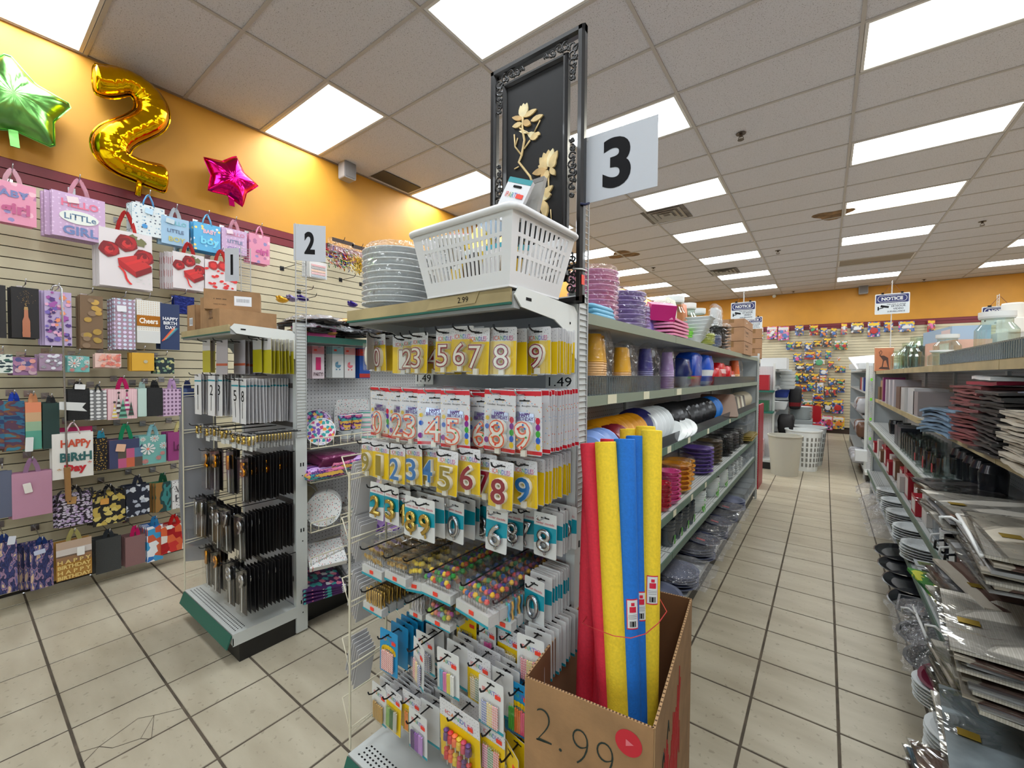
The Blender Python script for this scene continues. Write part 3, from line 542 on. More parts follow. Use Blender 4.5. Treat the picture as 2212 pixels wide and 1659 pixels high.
bag('B', 1300, 1450, 830, 960, 'shiny royal blue bow bag behind the cartons', mat('blue_foil', (30, 46, 120), .25, .6, bump=.4, bscale=30), None, (30, 50, 130), 1, tail=True, hh=.2)
# ---- small bags row
def small(*a, **k): return bag(*a, hh=k.pop('hh', .2), tail=True, **k)
small('B', -60, 95, 1262, 1402, 'small leaf print gift bag with bright blue ribbons at the left edge', pat('leafprint', 'flower', (222, 228, 220), [(60, 100, 90), (40, 60, 70)], 26, .35, stretch=(1, 1, 2)), None, (30, 60, 190), 2)
small('B', 95, 275, 1288, 1418, 'small plum gift bag with overlapping circles', col(150, 110, 150), None, (210, 60, 150), 3, deco=blobs([(170, 120, 150), (110, 90, 150), (220, 150, 140), (80, 80, 130), (190, 160, 170)], 26, .1, .2, 6, 0))
small('B', 292, 465, 1258, 1383, 'small mauve gift bag with white holographic dots', col(168, 142, 166), None, (190, 150, 210), 2, deco=blobs([HOLO, (226, 226, 236)], 18, .07, .1, 3, 0, 1.2))
small('B', 503, 668, 1278, 1394, 'small mint gift bag with white daisies', col(120, 185, 180), None, (130, 195, 200), 2, deco=daisies)
small('B', 708, 905, 1256, 1360, 'flat pink gift box with clear window and bow', col(232, 196, 186), col(240, 214, 200), (230, 190, 180), 1, deco=blobs([(225, 130, 110), (236, 170, 150), (210, 110, 100)], 30, .04, .1, 2, .4))
small('B', 985, 1150, 1252, 1385, 'small mustard yellow gift bag with round tag', col(218, 166, 52), col(200, 150, 50), (60, 50, 40), 3, deco=lambda o, w, h, H: blobs([(190, 180, 150)], 1, .19, .2, 1, 0)(o, w * .5, h * .6, H + h * .3))
small('B', 1165, 1300, 1288, 1408, 'small dark paisley gift bag beside the mustard one', pat('paisley_dark', 'flower', (34, 50, 56), [(190, 190, 130), (120, 150, 120)], 34, .3), None, (30, 34, 40), 2)
# ---- fifth row
STRIPE1 = pat('teal_brush', 'brush', (0, 0, 0), [(40, 60, 100), (50, 100, 130), (90, 60, 80), (120, 80, 60), (60, 120, 140)], 5, stretch=(1.5, 1, 3))
bag('C', -60, 30, 160, 520, 'teal striped gift bag cut by the left edge in the middle rows', STRIPE1, None, (26, 80, 200), 3, ribbon=True)
bag('C', 30, 185, 160, 528, 'teal and rust gift bag with royal blue ribbon handles', STRIPE1, col(50, 70, 110), (20, 70, 200), 4, ribbon=True, hh=.6)
GRAD = pat('coral_mint', 'sz', (0, 0, 0), [(228, 140, 104), (206, 168, 130), (150, 180, 150), (90, 160, 140)], .42)
bag('C', 190, 310, 170, 522, 'coral to mint ombre gift bag', GRAD, GRAD, (240, 170, 120), 3, ribbon=True, hh=.8, tag=(.2, .12, .5, .3, (220, 222, 220)))
bag('C', 320, 445, 175, 515, 'dark green gift bag hanging beside the ombre bag', col(36, 62, 58), col(60, 90, 84), (40, 44, 48), 4, ribbon=True, hh=.6, spread=.02)
bag('C', 508, 668, 65, 300, 'plain black gift bag with white tag', mat('black_glitter', (26, 26, 28), .5, .2, bump=.5, bscale=500), None, (20, 20, 22), 3, tag=(.55, 1.05, .5, .16, (230, 230, 230)), ribbon=True)
bag('C', 672, 795, 80, 300, 'black and white spotted gift bag', pat('bw_spots', 'dots', (120, 120, 122), [(226, 226, 226)], 38, .34, stretch=(.7, 1, 1)), col(180, 180, 180), (30, 30, 32), 4, hh=.5)
bag('C', 803, 1025, 72, 296, 'pale pink gift bag with patterned Christmas trees', pat('pinkline', 'sx', (0, 0, 0), [(240, 200, 206), (244, 212, 216), (232, 188, 196)], 22), col(226, 90, 130), (226, 30, 120), 2, ribbon=True, deco=xmas, hh=.5)
bag('C', 1030, 1095, 65, 275, 'pale mint gift bag beside the Christmas tree bag', col(190, 214, 206), None, (190, 220, 215), 3, ribbon=True, hh=.9)
bag('C', 1100, 1212, 60, 270, 'plain black gift bag left of the lilac polka dot bag', mat('black_glitter'), None, (24, 24, 26), 3, ribbon=True, hh=.6)
bag('C', 1218, 1350, 70, 270, 'lilac gift bag with dark polka dots', pat('lilac_polka', 'dots', (206, 176, 206), [(120, 90, 120)], 40, .3, stretch=(1, 1, .8)), None, (216, 176, 224), 4, ribbon=True, hh=.7)
bag('C', 1352, 1450, 65, 265, 'navy blue gift bag at the right end of its row', pat('navy_marks', 'brush', (0, 0, 0), [(24, 34, 66), (30, 44, 86), (60, 80, 120)], 9), None, (24, 40, 90), 3, ribbon=True, hh=.7)
o = mk('paper_flag', MB().prism([(0, 0), (.13, -.015), (.11, -.045), (.135, -.075), (0, -.055)], -.001, .001), PAPER, loc=at('C', 442, 165, X=-4.2), rot=(0, 0, R90), label='white paper flag tag sticking out between the middle bags', cat='tag')
# ---- sixth row
bag('C', -60, 92, 685, 1035, 'slate blue gift bag cut by the left edge', col(96, 102, 124), None, (90, 96, 116), 2)
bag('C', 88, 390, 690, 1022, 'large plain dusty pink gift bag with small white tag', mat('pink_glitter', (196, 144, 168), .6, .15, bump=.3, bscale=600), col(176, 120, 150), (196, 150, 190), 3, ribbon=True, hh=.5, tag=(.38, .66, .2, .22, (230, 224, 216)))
bag('C', 388, 698, 398, 735, 'white gift bag with colourful happy birthday lettering', col(234, 230, 224), col(210, 205, 200), (226, 190, 196), 2, txt=[('HAPPy', .57, .75, .74, .22, (206, 84, 60), .04), ('BiRtH', .57, .47, .78, .2, (50, 100, 100), .04), ('Day', .55, .2, .55, .22, (196, 40, 50), .05), ('*', .16, .2, .1, .09, (190, 140, 90), .03), ('*', .9, .3, .1, .09, (196, 90, 70), .03)], hh=.36)
bag('C', 405, 690, 355, 600, 'magenta gift bag peeking out behind the happy birthday bag', col(196, 36, 100), None, (200, 50, 110), 0, xp=-4.34, hook=False, hh=.1)
bag('C', 712, 800, 435, 678, 'dark gift bag with gold flecks beside the happy birthday bag', pat('gold_flecks', 'dots', (32, 28, 30), [(190, 150, 70)], 60, .2, rnd=1), None, (60, 170, 200), 3, ribbon=True, hh=.8)
bag('C', 815, 1062, 445, 655, 'gift bag with colour block birthday lettering and green ribbon', col(60, 60, 90), col(150, 110, 120), (26, 160, 110), 5, ribbon=True, deco=tiles([(60, 66, 100), (200, 100, 70), (90, 120, 150), (190, 90, 130), (90, 80, 70)], 4, 3), txt=[('BIR', .5, .82, .8, .24, (220, 120, 90), .06), ('THD', .5, .5, .9, .26, (214, 90, 76), .06), ('AYS', .5, .17, .9, .26, (230, 232, 236), .06)], tag=(.33, .72, .28, .26, (226, 180, 150)), hh=.6)
bag('C', 1040, 1240, 418, 628, 'mint gift bag with large white daisies', col(118, 178, 172), col(150, 200, 196), (150, 206, 214), 4, ribbon=True, deco=daisies, hh=.5)
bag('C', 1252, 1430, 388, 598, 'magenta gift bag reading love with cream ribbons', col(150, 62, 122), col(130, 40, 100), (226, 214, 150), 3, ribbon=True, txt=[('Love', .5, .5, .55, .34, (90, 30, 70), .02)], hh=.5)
# ---- seventh row
bag('C', 430, 690, 852, 1090, 'purple and black patterned gift bag with wide black bow', pat('purple_ikat', 'flower', (36, 28, 40), [(186, 160, 200), (206, 196, 214)], 42, .42, stretch=(1, 1, 1.7)), None, (22, 20, 24), 3, ribbon=True, tail=True, hh=.3, tag=(.4, .82, .26, .22, (196, 150, 90)))
bag('C', 692, 935, 842, 1080, 'black gift bag with gold paisley and ribbon bow', pat('gold_paisley', 'flower', (30, 30, 34), [(196, 170, 84), (210, 190, 110)], 22, .42), None, (20, 20, 24), 3, ribbon=True, tail=True, hh=.3, tag=(.35, .75, .26, .18, (210, 150, 70)))
bag('C', 942, 1115, 785, 1015, 'navy gift bag with white swans', pat('navy_swans', 'flower', (34, 38, 52), [(200, 204, 210), (170, 176, 190)], 20, .28), None, (40, 44, 60), 3, ribbon=True, hh=.5)
bag('C', 1160, 1275, 765, 985, 'dark green winter forest gift bag', pat('forest', 'brush', (0, 0, 0), [(30, 60, 60), (60, 130, 130), (40, 70, 70), (150, 110, 60)], 6, stretch=(2, 1, 1)), col(40, 120, 90), (20, 90, 60), 4, ribbon=True, hh=.7, spread=.02)
bag('C', 1285, 1470, 748, 950, 'white woo hoo gift bag with purple ribbons', pat('confetti_w', 'dots', (228, 226, 226), [(60, 60, 66)], 40, .14, rnd=1), None, (120, 90, 190), 2, ribbon=True, txt=[('Woo', .5, .7, .75, .26, (60, 56, 64), 0), ('Hoo', .5, .38, .75, .26, (60, 56, 64), 0)], hh=.5)
# ---- bottom row
NAVYF = pat('navy_floral', 'brush', (0, 0, 0), [(34, 40, 84), (48, 56, 110), (34, 40, 84), (150, 120, 150), (90, 90, 140), (210, 180, 150)], 16, stretch=(2.2, 1, .8))
bag('C', -70, 130, 1215, 1600, 'navy brushstroke gift bag at the lower left corner', NAVYF, col(40, 50, 100), (30, 60, 130), 4, ribbon=True, xp=-4.2, tag=(.8, 1.02, .3, .16, (214, 216, 226)))
bag('C', 225, 400, 1230, 1560, 'navy brushstroke gift bag right of the corner one', NAVYF, col(40, 50, 100), (26, 60, 130), 6, ribbon=True, spread=.02, xp=-4.2, tag=(.4, .85, .5, .1, (190, 196, 220)))
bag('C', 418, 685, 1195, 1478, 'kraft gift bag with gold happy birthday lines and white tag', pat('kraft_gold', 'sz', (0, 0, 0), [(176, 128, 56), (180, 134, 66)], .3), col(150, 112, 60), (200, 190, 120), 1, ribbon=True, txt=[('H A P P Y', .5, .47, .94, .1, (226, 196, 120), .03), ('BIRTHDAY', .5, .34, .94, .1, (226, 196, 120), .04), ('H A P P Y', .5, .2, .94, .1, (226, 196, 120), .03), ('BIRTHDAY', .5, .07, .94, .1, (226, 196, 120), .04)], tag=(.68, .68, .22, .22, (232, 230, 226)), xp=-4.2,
    deco=lambda o, w, h, H: [mk('printed_band', MB().prism(rrect(w, h * .2, .001, 0, -H - h * zz), -.0045, -.003), col(*c), parent=o) for zz, c in ((.1, (186, 160, 140)), (.3, (206, 196, 190)), (.46, (150, 112, 80)))])
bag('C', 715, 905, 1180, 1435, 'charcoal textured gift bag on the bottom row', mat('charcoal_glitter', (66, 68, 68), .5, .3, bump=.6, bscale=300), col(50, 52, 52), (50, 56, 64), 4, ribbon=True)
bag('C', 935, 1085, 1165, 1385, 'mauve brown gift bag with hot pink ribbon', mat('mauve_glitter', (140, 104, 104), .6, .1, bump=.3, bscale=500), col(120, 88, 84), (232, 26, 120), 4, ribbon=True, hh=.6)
bag('C', 1095, 1215, 1090, 1352, 'blue and white patterned gift bag with sky blue ribbons', pat('blue_multi', 'cells', (0, 0, 0), [(40, 110, 190), (226, 228, 232), (60, 150, 200), (200, 90, 60), (226, 228, 232)], 22), col(40, 110, 190), (50, 140, 200), 5, ribbon=True, hh=.7, spread=.02)
bag('C', 1200, 1400, 1080, 1280, 'red Christmas gift bag with red ribbons', pat('red_multi', 'cells', (0, 0, 0), [(196, 30, 36), (226, 220, 214), (170, 20, 30), (220, 100, 60), (206, 50, 50)], 20), col(190, 40, 40), (220, 30, 30), 5, ribbon=True, spread=.02, tag=(.3, .95, .2, .14, (236, 236, 232)))
bag('C', 1380, 1440, 1085, 1255, 'gold and red gift bag half hidden at the end of the bottom row', pat('gold_multi', 'cells', (0, 0, 0), [(206, 160, 70), (190, 60, 50), (226, 200, 130)], 20), None, (180, 50, 40), 2)
# ---- foil balloons
def foil(name, c, rough=.16): return mat(name, c, rough, 1.0, bump=.25, bscale=9)
def star_balloon(c, R, rz, m, lbl, T=.11):
    q = MB(); n = 60; rings = 8
    def rad(a): f_ = abs(((a - R90 - rz) / (2 * math.pi / 5) + .5) % 1 - .5) * 2 * math.pi / 5; ri, al = R * .64, math.pi / 5; return R * ri * math.sin(al) / (R * math.sin(f_) + ri * math.sin(al - f_))
    for sgn in (1, -1):
        vs = [(0, 0, 0)]; vs[0] = (0, -sgn * T, 0)
        for k in range(1, rings + 1):
            u = k / rings
            for i in range(n):
                a = 2 * math.pi * i / n; r = rad(a) * u; t = T * (1 - u ** 2.4) ** .62 * (1 - .05 * math.sin(a * 17 + k) * u); vs.append((r * math.cos(a), -sgn * max(t, .003), r * math.sin(a)))
        fs = [(0, 1 + i, 1 + (i + 1) % n) for i in range(n)] + [(1 + (k - 1) * n + i, 1 + k * n + i, 1 + k * n + (i + 1) % n, 1 + (k - 1) * n + (i + 1) % n) for k in range(1, rings) for i in range(n)]
        q.add(vs, fs if sgn > 0 else [tuple(reversed(f)) for f in fs], 0, True)
    o = mk('star_balloon', q, m, loc=c, rot=(0, 0, R90), label=lbl, cat='balloon')
    rim = []
    for i in range(n): a = 2 * math.pi * i / n; rim.append((rad(a) * 1.02 * math.cos(a), 0, rad(a) * 1.02 * math.sin(a)))
    mk('seam', MB().tube(rim, .005, 4, closed=True), m, parent=o)
    mk('tail', MB().add([(-.022, -.004, -R * .55), (.022, -.004, -R * .55), (.03, -.012, -R * 1.02), (-.012, -.012, -R * 1.02), (-.022, .008, -R * .55), (.022, .008, -R * .55), (.03, 0, -R * 1.02), (-.012, 0, -R * 1.02)], [(0, 3, 2, 1), (4, 5, 6, 7), (0, 1, 5, 4), (1, 2, 6, 5), (2, 3, 7, 6), (3, 0, 4, 7)]), m, parent=o)
xb = XL + .145
c = at('A', 95, 800, X=xb); star_balloon(c, at('A', 100, 440, X=xb).z - c.z, 0.05, foil('green_foil', (130, 200, 110), .28), 'green foil star balloon on the yellow wall', .13)
c = at('A', 1835, 1430, X=xb); star_balloon(c, .235, .42 - .62, foil('pink_foil', (226, 20, 120)), 'magenta pink foil star balloon right of the gold one', .09)
def number_two():
    m = foil('gold_foil', (232, 178, 10), .13); pts = [at('A', x, y, X=xb) for x, y in ((735, 625), (800, 650), (880, 650), (960, 645), (1050, 670), (1130, 725), (1195, 800), (1222, 880), (1195, 960), (1110, 1010), (1010, 1050), (925, 1095), (880, 1160), (890, 1235), (960, 1300), (1060, 1345), (1160, 1385), (1260, 1415), (1330, 1435))]
    for _ in range(2):
        nw = [pts[0]]
        for a, b in zip(pts, pts[1:]): nw += [a * .75 + b * .25, a * .25 + b * .75]
        pts = nw + [pts[-1]]
    o0 = pts[len(pts) // 2]; L2 = [Vector((p.y - o0.y, 0, p.z - o0.z)) for p in pts]; n = len(L2); q = MB(); vs = []; ns = 14; sl = []; sr = []
    for i, p in enumerate(L2):
        d = (L2[min(n - 1, i + 1)] - L2[max(0, i - 1)]).normalized(); s_ = Vector((-d.z, 0, d.x)); u = i / (n - 1)
        e = min(1, math.sqrt(max(0, 1 - (1 - min(u, 1 - u) / .055) ** 2)) if min(u, 1 - u) < .055 else 1)
        r = (.098 + .008 * math.sin(u * 21)) * max(.12, e); dd = .1 * max(.1, e) * (1 + .05 * math.sin(i * 2.4) * (1 if .1 < u < .9 else 0))
        for j in range(ns): a = 2 * math.pi * j / ns; vs.append(p + s_ * r * math.cos(a) + Vector((0, dd * math.sin(a), 0)))
        sl.append(p + s_ * r * 1.07); sr.append(p - s_ * r * 1.07)
    q.add(vs, [(i * ns + j, i * ns + (j + 1) % ns, (i + 1) * ns + (j + 1) % ns, (i + 1) * ns + j) for i in range(n - 1) for j in range(ns)] + [tuple(range(ns)), tuple(range((n - 1) * ns, n * ns))], 0, True)
    o = mk('number_balloon', q, m, loc=o0, rot=(0, 0, R90), label='gold foil balloon shaped like the number two', cat='balloon')
    lp = sl + sr[::-1]; k = MB()
    for i in range(len(lp)): a, b = lp[i], lp[(i + 1) % len(lp)]; k.add([a + Vector((0, -.002, 0)), b + Vector((0, -.002, 0)), b + Vector((0, .004, 0)), a + Vector((0, .004, 0))], [(0, 1, 2, 3)])
    k = MB().tube(lp, .006, 4, closed=True); mk('seam', k, m, parent=o)
    t0 = at('A', 1110, 1440, X=xb); t1 = at('A', 1095, 1560, X=xb); a = Vector((t0.y - o0.y, -.01, t0.z - o0.z)); b = Vector((t1.y - o0.y, -.01, t1.z - o0.z))
    mk('tail', MB().tube([a + Vector((0, .02, .03)), a, b], .02, 6), m, parent=o)
number_two()
# ---- ribbon shred packs, straws and empty hooks farther along the wall
def shred(k, xl, xr, yt, yb, cols_, lbl):
    a, b = at(k, xl, (yt + yb) / 2, X=-4.3), at(k, xr, (yt + yb) / 2, X=-4.3); zt, zb = at(k, (xl + xr) / 2, yt, X=-4.3).z, at(k, (xl + xr) / 2, yb, X=-4.3).z
    w, h = b.y - a.y, zt - zb; o = empty('foil_bow_pack', (-4.3, (a.y + b.y) / 2, zt), R90, lbl, 'bow pack'); rr = random.Random(len(lbl)); q = MB()
    for i in range(420):
        x = rr.gauss(0, .24) * w; z = -h * (.45 + .55 * rr.random()); y = rr.gauss(0, .03); ang = rr.random() * 6.3; l = rr.uniform(.03, .07); dx, dz = math.cos(ang) * l, math.sin(ang) * l * .8; ww = .004
        x = max(-w / 2, min(w / 2 - .05, x)); y = max(-.08, min(.05, y)); q.add([(x, y, z), (x + dx, y + rr.uniform(-.02, .02), z + dz), (x + dx + ww, y, z + dz + ww), (x + ww, y, z + ww)], [(0, 1, 2, 3)], i % len(cols_))
    mk('foil_strips', q, [mat('foil_%d_%d_%d' % c, c, .2, .9) for c in cols_], parent=o, kind='stuff')
    mk('clear_wrap', MB().prism(rrect(w * .9, h * .5, .01, 0, -h * .25), -.03, .03), clear('wrap_clear', amt=.14, wrinkle=.6), parent=o)
    mk('header_card', MB().prism(rrect(w * .8, h * .14, .004, 0, -h * .08), -.032, -.03), col(60, 44, 40), parent=o)
    wall_hook(Vector((-4.3, (a.y + b.y) / 2, zt)), -4.26, DARKWIRE)
shred('D', 1650, 1940, 95, 385, [(206, 40, 40), (30, 140, 70), (226, 190, 60), (40, 70, 170), (230, 230, 235)], 'pack of red green and gold foil bows on the wall')
shred('D', 1870, 2115, 165, 445, [(226, 196, 70), (240, 216, 120), (200, 160, 40)], 'pack of plain gold foil bows on the wall')
def straws():
    xp = -4.3; a, b = at('D', 1450, 420, X=xp), at('D', 1640, 420, X=xp); zt, zb = at('D', 1545, 330, X=xp).z, at('D', 1545, 510, X=xp).z; w, h = b.y - a.y, zt - zb
    for i in range(5):
        o = mk('straw_pack', MB().prism(rrect(w, h, .01, 0, -h / 2), 0, .012), PAPER, loc=(xp - .02 * i, (a.y + b.y) / 2 - .008 * i, zt), rot=(0, 0, R90), label='pack of striped ribbon rolls hanging under the number two sign' if i == 0 else '%s striped ribbon pack back from the front, under the number two sign' % BORD[i - 1], cat='ribbon pack', group='striped ribbon packs on the wall')
        for j, cc in enumerate(((90, 130, 160), (214, 110, 130), (226, 150, 90), (60, 70, 90), (206, 80, 100)) if i == 0 else ()): mk('ribbon_roll', MB().box(-w * .4, w * .4, -.006, 0, -h * (.95 - .16 * j), -h * (.84 - .16 * j)), pat('rib%d' % j, 'sd', (0, 0, 0), [cc, (235, 230, 226)], 60), parent=o)
straws()
for x, y in ((1870, 500), (2090, 550), (1450, 710), (1415, 630), (1230, 370)): p = at('D', x, y, X=-4.4); wall_hook(p, -4.28, DARKWIRE)
def purse(k, x, y, c, lbl, s=.06):
    p = at(k, x, y, X=-4.3); o = mk('ribbon_bow', MB().lathe([(0, -s * .5), (s * .6, -s * .35), (s, 0), (s * .6, s * .35), (0, s * .5)], 10), mat('bow_%d' % c[0], c, .3, .5, bump=.5, bscale=40), loc=p, label=lbl, cat='bow')
    mk('loop', MB().tube([(-s, -.01, 0), (-s * .4, -.04, s * .5), (0, -.02, 0), (s * .4, -.04, s * .5), (s, -.01, 0)], .012, 5), MATS['bow_%d' % c[0]], parent=o)
purse('D', 1155, 745, (226, 170, 40), 'gold ribbon bow beside the top carton'); purse('D', 1265, 735, (130, 120, 170), 'silver lilac ribbon bow beside the gold one'); purse('D', 1380, 735, (50, 30, 120), 'purple ribbon bow behind the wire strip'); purse('D', 1920, 795, (60, 40, 140), 'purple ribbon bow left of the white plate stack')
# umbrella leaning in front of the bags
p0, p1 = at('B', 440, 770, X=-4.2), at('C', 512, 905, X=-4.2)
o = empty('hook_pole', p0, 0, 'long thin metal pole with wooden grip in front of the gift bags', 'pole')
v = p1 - p0; mk('shaft', MB().tube([Vector((0, -.035, -.02)), Vector((0, -.028, .012)), Vector((0, 0, .02)), Vector((0, .012, 0)), v * .85], .006, 6), CHROME, parent=o); mk('grip', MB().cyl(v * .84, v, .017, .015, 8), mat('wood_grip', (150, 108, 60), .6), parent=o)
# ================================================================ end displays of the two middle shelving runs
NW = ['zero', 'one', 'two', 'three', 'four', 'five', 'six', 'seven', 'eight', 'nine']
ORD = ['second', 'third', 'fourth', 'fifth', 'sixth', 'seventh', 'eighth', 'ninth', 'tenth', 'eleventh', 'twelfth', 'thirteenth', 'fourteenth', 'fifteenth', 'sixteenth', 'seventeenth', 'eighteenth', 'nineteenth', 'twentieth']
def ladder(parent, x, y0, y1, z0, z1, m, name='wire_strip', pitch=.019):
    q = MB().cyl((x, y0, z0), (x, y0, z1), .003, n=5).cyl((x, y1, z0), (x, y1, z1), .003, n=5); z = z0
    while z < z1: q.cyl((x, y0, z), (x, y1, z), .0018, n=4, caps=False); z += pitch
    mk(name, q, m, parent=parent)
def perfor(parent, x0, x1, y, z, rows, m=INK, step=.018):
    q = MB()
    for r in range(rows):
        x = x0 + (step / 2 if r % 2 else 0)
        while x < x1: q.add([(x, y + r * .016, z), (x + .009, y + r * .016, z), (x + .009, y + r * .016 + .006, z), (x, y + r * .016 + .006, z)], [(0, 1, 2, 3)]); x += step
    mk('slot_rows', q, m, parent=parent, kind='stuff')
def endcap(x0, x1, yf, yb, lbl, top, wire, kick_y):
    r = empty('end_display', ((x0 + x1) / 2, yb, 0), 0, lbl, 'display rack'); X0, X1 = x0 - (x0 + x1) / 2, x1 - (x0 + x1) / 2; F = yf - yb
    def P(n, q, m): return mk(n, q, m, parent=r)
    for a in (X0, X1 - .032): 
        up = P('upright', MB().box(a, a + .032, 0, .068, .01, top + .05), STEEL)
        s = MB(); xs_ = a + .0325 if a > 0 else a - .0005
        for z in (.18, .62, 1.02): 
            for dy in (.026, .042): s.box(xs_ - .0005, xs_ + .0005, dy, dy + .007, z, z + .022)
            s.box(xs_ - .0005, xs_ + .0005, .036, .042, z - .06, z - .053)
        mk('slots', s, INK, parent=up, kind='stuff')
    P('back_panel', MB().box(X0 + .03, X1 - .03, .004, .02, .15, top), mat('endcap_back', (170, 168, 172), .5))
    b = MB()
    z = .32
    while z < top - .1: b.box(X0 + .035, X1 - .035, -.004, .004, z, z + .028); z += .235
    P('hook_bars', b, mat('hook_bar', (66, 60, 58), .5))
    d = P('base_deck', MB().box(X0, X1, F, 0, .15, .172).box(X0, X1 , F, F + .004, .11, .15).box(X1 - .004, X1, F, 0, .105, .15).box(X0, X0 + .004, F, 0, .105, .15), STEEL)
    perfor(d, X0 + .03, X1 - .03, F + .02, .1725, 4)
    P('price_strip', MB().add([(X0, F - .004, .168), (X1 - .01, F - .004, .168), (X1 - .01, F - .03, .10), (X0, F - .03, .10), (X0, F, .16), (X1 - .01, F, .16), (X1 - .01, F - .024, .097), (X0, F - .024, .097)], [(0, 3, 2, 1), (4, 5, 6, 7), (0, 4, 7, 3), (1, 2, 6, 5), (3, 7, 6, 2)]), GREEN)
    P('kick_plate', MB().box(X0 + .03, X1 - .012, kick_y - yb, -.001, 0, .105), BLACKK)
    sh = P('top_shelf', MB().box(X0 + .006, X1 - .006, F + .03, 0, top - .022, top - .004).box(X0 + .006, X1 - .006, F + .004, F + .03, top - .045, top - .002), mat('shelf_grey', (150, 152, 152), .45))
    perfor(sh, X0 + .05, X1 - .05, F + .06, top - .0225, 3)
    mk('price_rail', MB().box(X0 + .006, X1 - .012, F - .004, F + .004, top - .03, top + .006), TAN, parent=sh); mk('rail_edge', MB().box(X0 + .006, X1 - .012, F - .005, F + .004, top - .036, top - .03), GREEN, parent=sh)
    for a in (X0, X1 - .004):
        T = Matrix.Translation((a, 0, 0)); prof = [(F, top - .012), (F + .02, top + .012), (-.02, top - .002), (0, top - .02), (0, top - .17), (-.03, top - .15), (-.07, top - .085), (-.14, top - .055), (F + .03, top - .04)]
        n = len(prof); vs = [(0, y, z) for y, z in prof] + [(.004, y, z) for y, z in prof]
        br = P('shelf_bracket', MB().add(vs, [tuple(range(n)), tuple(reversed(range(n, 2 * n)))] + [(i, n + i, n + (i + 1) % n, (i + 1) % n) for i in range(n)], T=T), WHITE)
        if a > 0: mk('bracket_slots', MB().box(a + .0045, a + .005, F + .05, F + .075, top - .02, top - .012).box(a + .0045, a + .005, -.05, -.043, top - .06, top - .053), INK, parent=br, kind='stuff')
    return r
G2 = endcap(-3.30, -2.53, .895, 1.235, 'end display of black and silver number candles under the number two sign', 1.835, STEEL, .93)
G3 = endcap(-1.395, -.64, .868, 1.205, 'end display of yellow numeral candle cards under the flower panel', 1.805, STEEL, .91)
ladder(G2, .385 + .003, .004, .066, 1.2, 2.47, mat('grey_wire', (178, 178, 178), .4, .3)); ladder(G2, -.385 - .003, .004, .066, 1.85, 2.47, MATS['grey_wire'])
ladder(G3, .3775 + .003, .006, .066, 1.14, 2.25, MATS['grey_wire'])
# ---------------------------------------------------------------- number signs
def paper_sign(p0, p1, zt, zb, s, lbl, fit, back, drop=0.0, fxz=(.5, .5)):
    p0, p1 = Vector(p0), Vector(p1); w = (p1 - p0).length; h = zt - zb; a = math.atan2(p1.y - p0.y, p1.x - p0.x)
    o = mk('number_sign', MB().prism([(0, -h), (w, -h - drop), (w, -drop), (0, 0)], -.0015, .0015), col(186, 189, 196, rough=.5), loc=(p0.x, p0.y, zt), rot=(0, 0, a), label=lbl, cat='sign')
    ob('numeral', text(s, 1, INK, bold=.035, fit=(w * fit[0], h * fit[1]), res=5), o, (w * fxz[0], -.0022, -h * fxz[1] - drop * .5), (R90, 0, 0))
    mk('tape', MB().prism(rrect(.03, .012, .002, .015, -.006), -.0025, -.0016), clear('tape_clear', amt=.2, milky=.3), parent=o)
    return o
paper_sign((-2.535, 1.232), (-2.41, 1.36), 2.466, 2.252, '2', 'white paper sign with a black number two on a wire strip', (.33, .62), 0, .004)
paper_sign((-3.40, 1.175), (-3.305, 1.228), 2.455, 2.225, '1', 'small turned white paper sign with a black number one', (.18, .62), 0)
o = paper_sign((-.636, 1.2), (-.40, 1.232), 2.327, 2.122, '3', 'large white paper sign with a black number three', (.36, .74), 0, -.012)
# ---------------------------------------------------------------- card packs
def rainbow(s, fit, bold=.0, cols_=((214, 60, 60), (226, 130, 60), (80, 170, 110), (70, 120, 200), (150, 80, 170), (214, 70, 130))):
    key = ('rb', s, fit, bold)
    if key in TXT: return TXT[key]
    me = text(s, 1, INK, bold=bold, fit=fit).copy(); me.materials.clear()
    for c in cols_: me.materials.append(col(*c, rough=.5))
    for p in me.polygons: p.material_index = min(len(cols_) - 1, max(0, int((p.center.x / fit[0] + .5) * len(cols_))))
    TXT[key] = me; return me
SPK = pat('card_specks', 'dots', (218, 217, 220), [(90, 90, 100)], 95, .1, .45, rnd=.5)
YELC = mat('card_yellow', (236, 196, 8), .35); REDC = col(206, 20, 40, rough=.35); TEALC = col(16, 150, 170, rough=.35); GREYC = col(196, 194, 196, rough=.5)
BLIST = clear('blister', amt=.1, rough=.12); HOLEM = col(40, 36, 36)
CM = {}
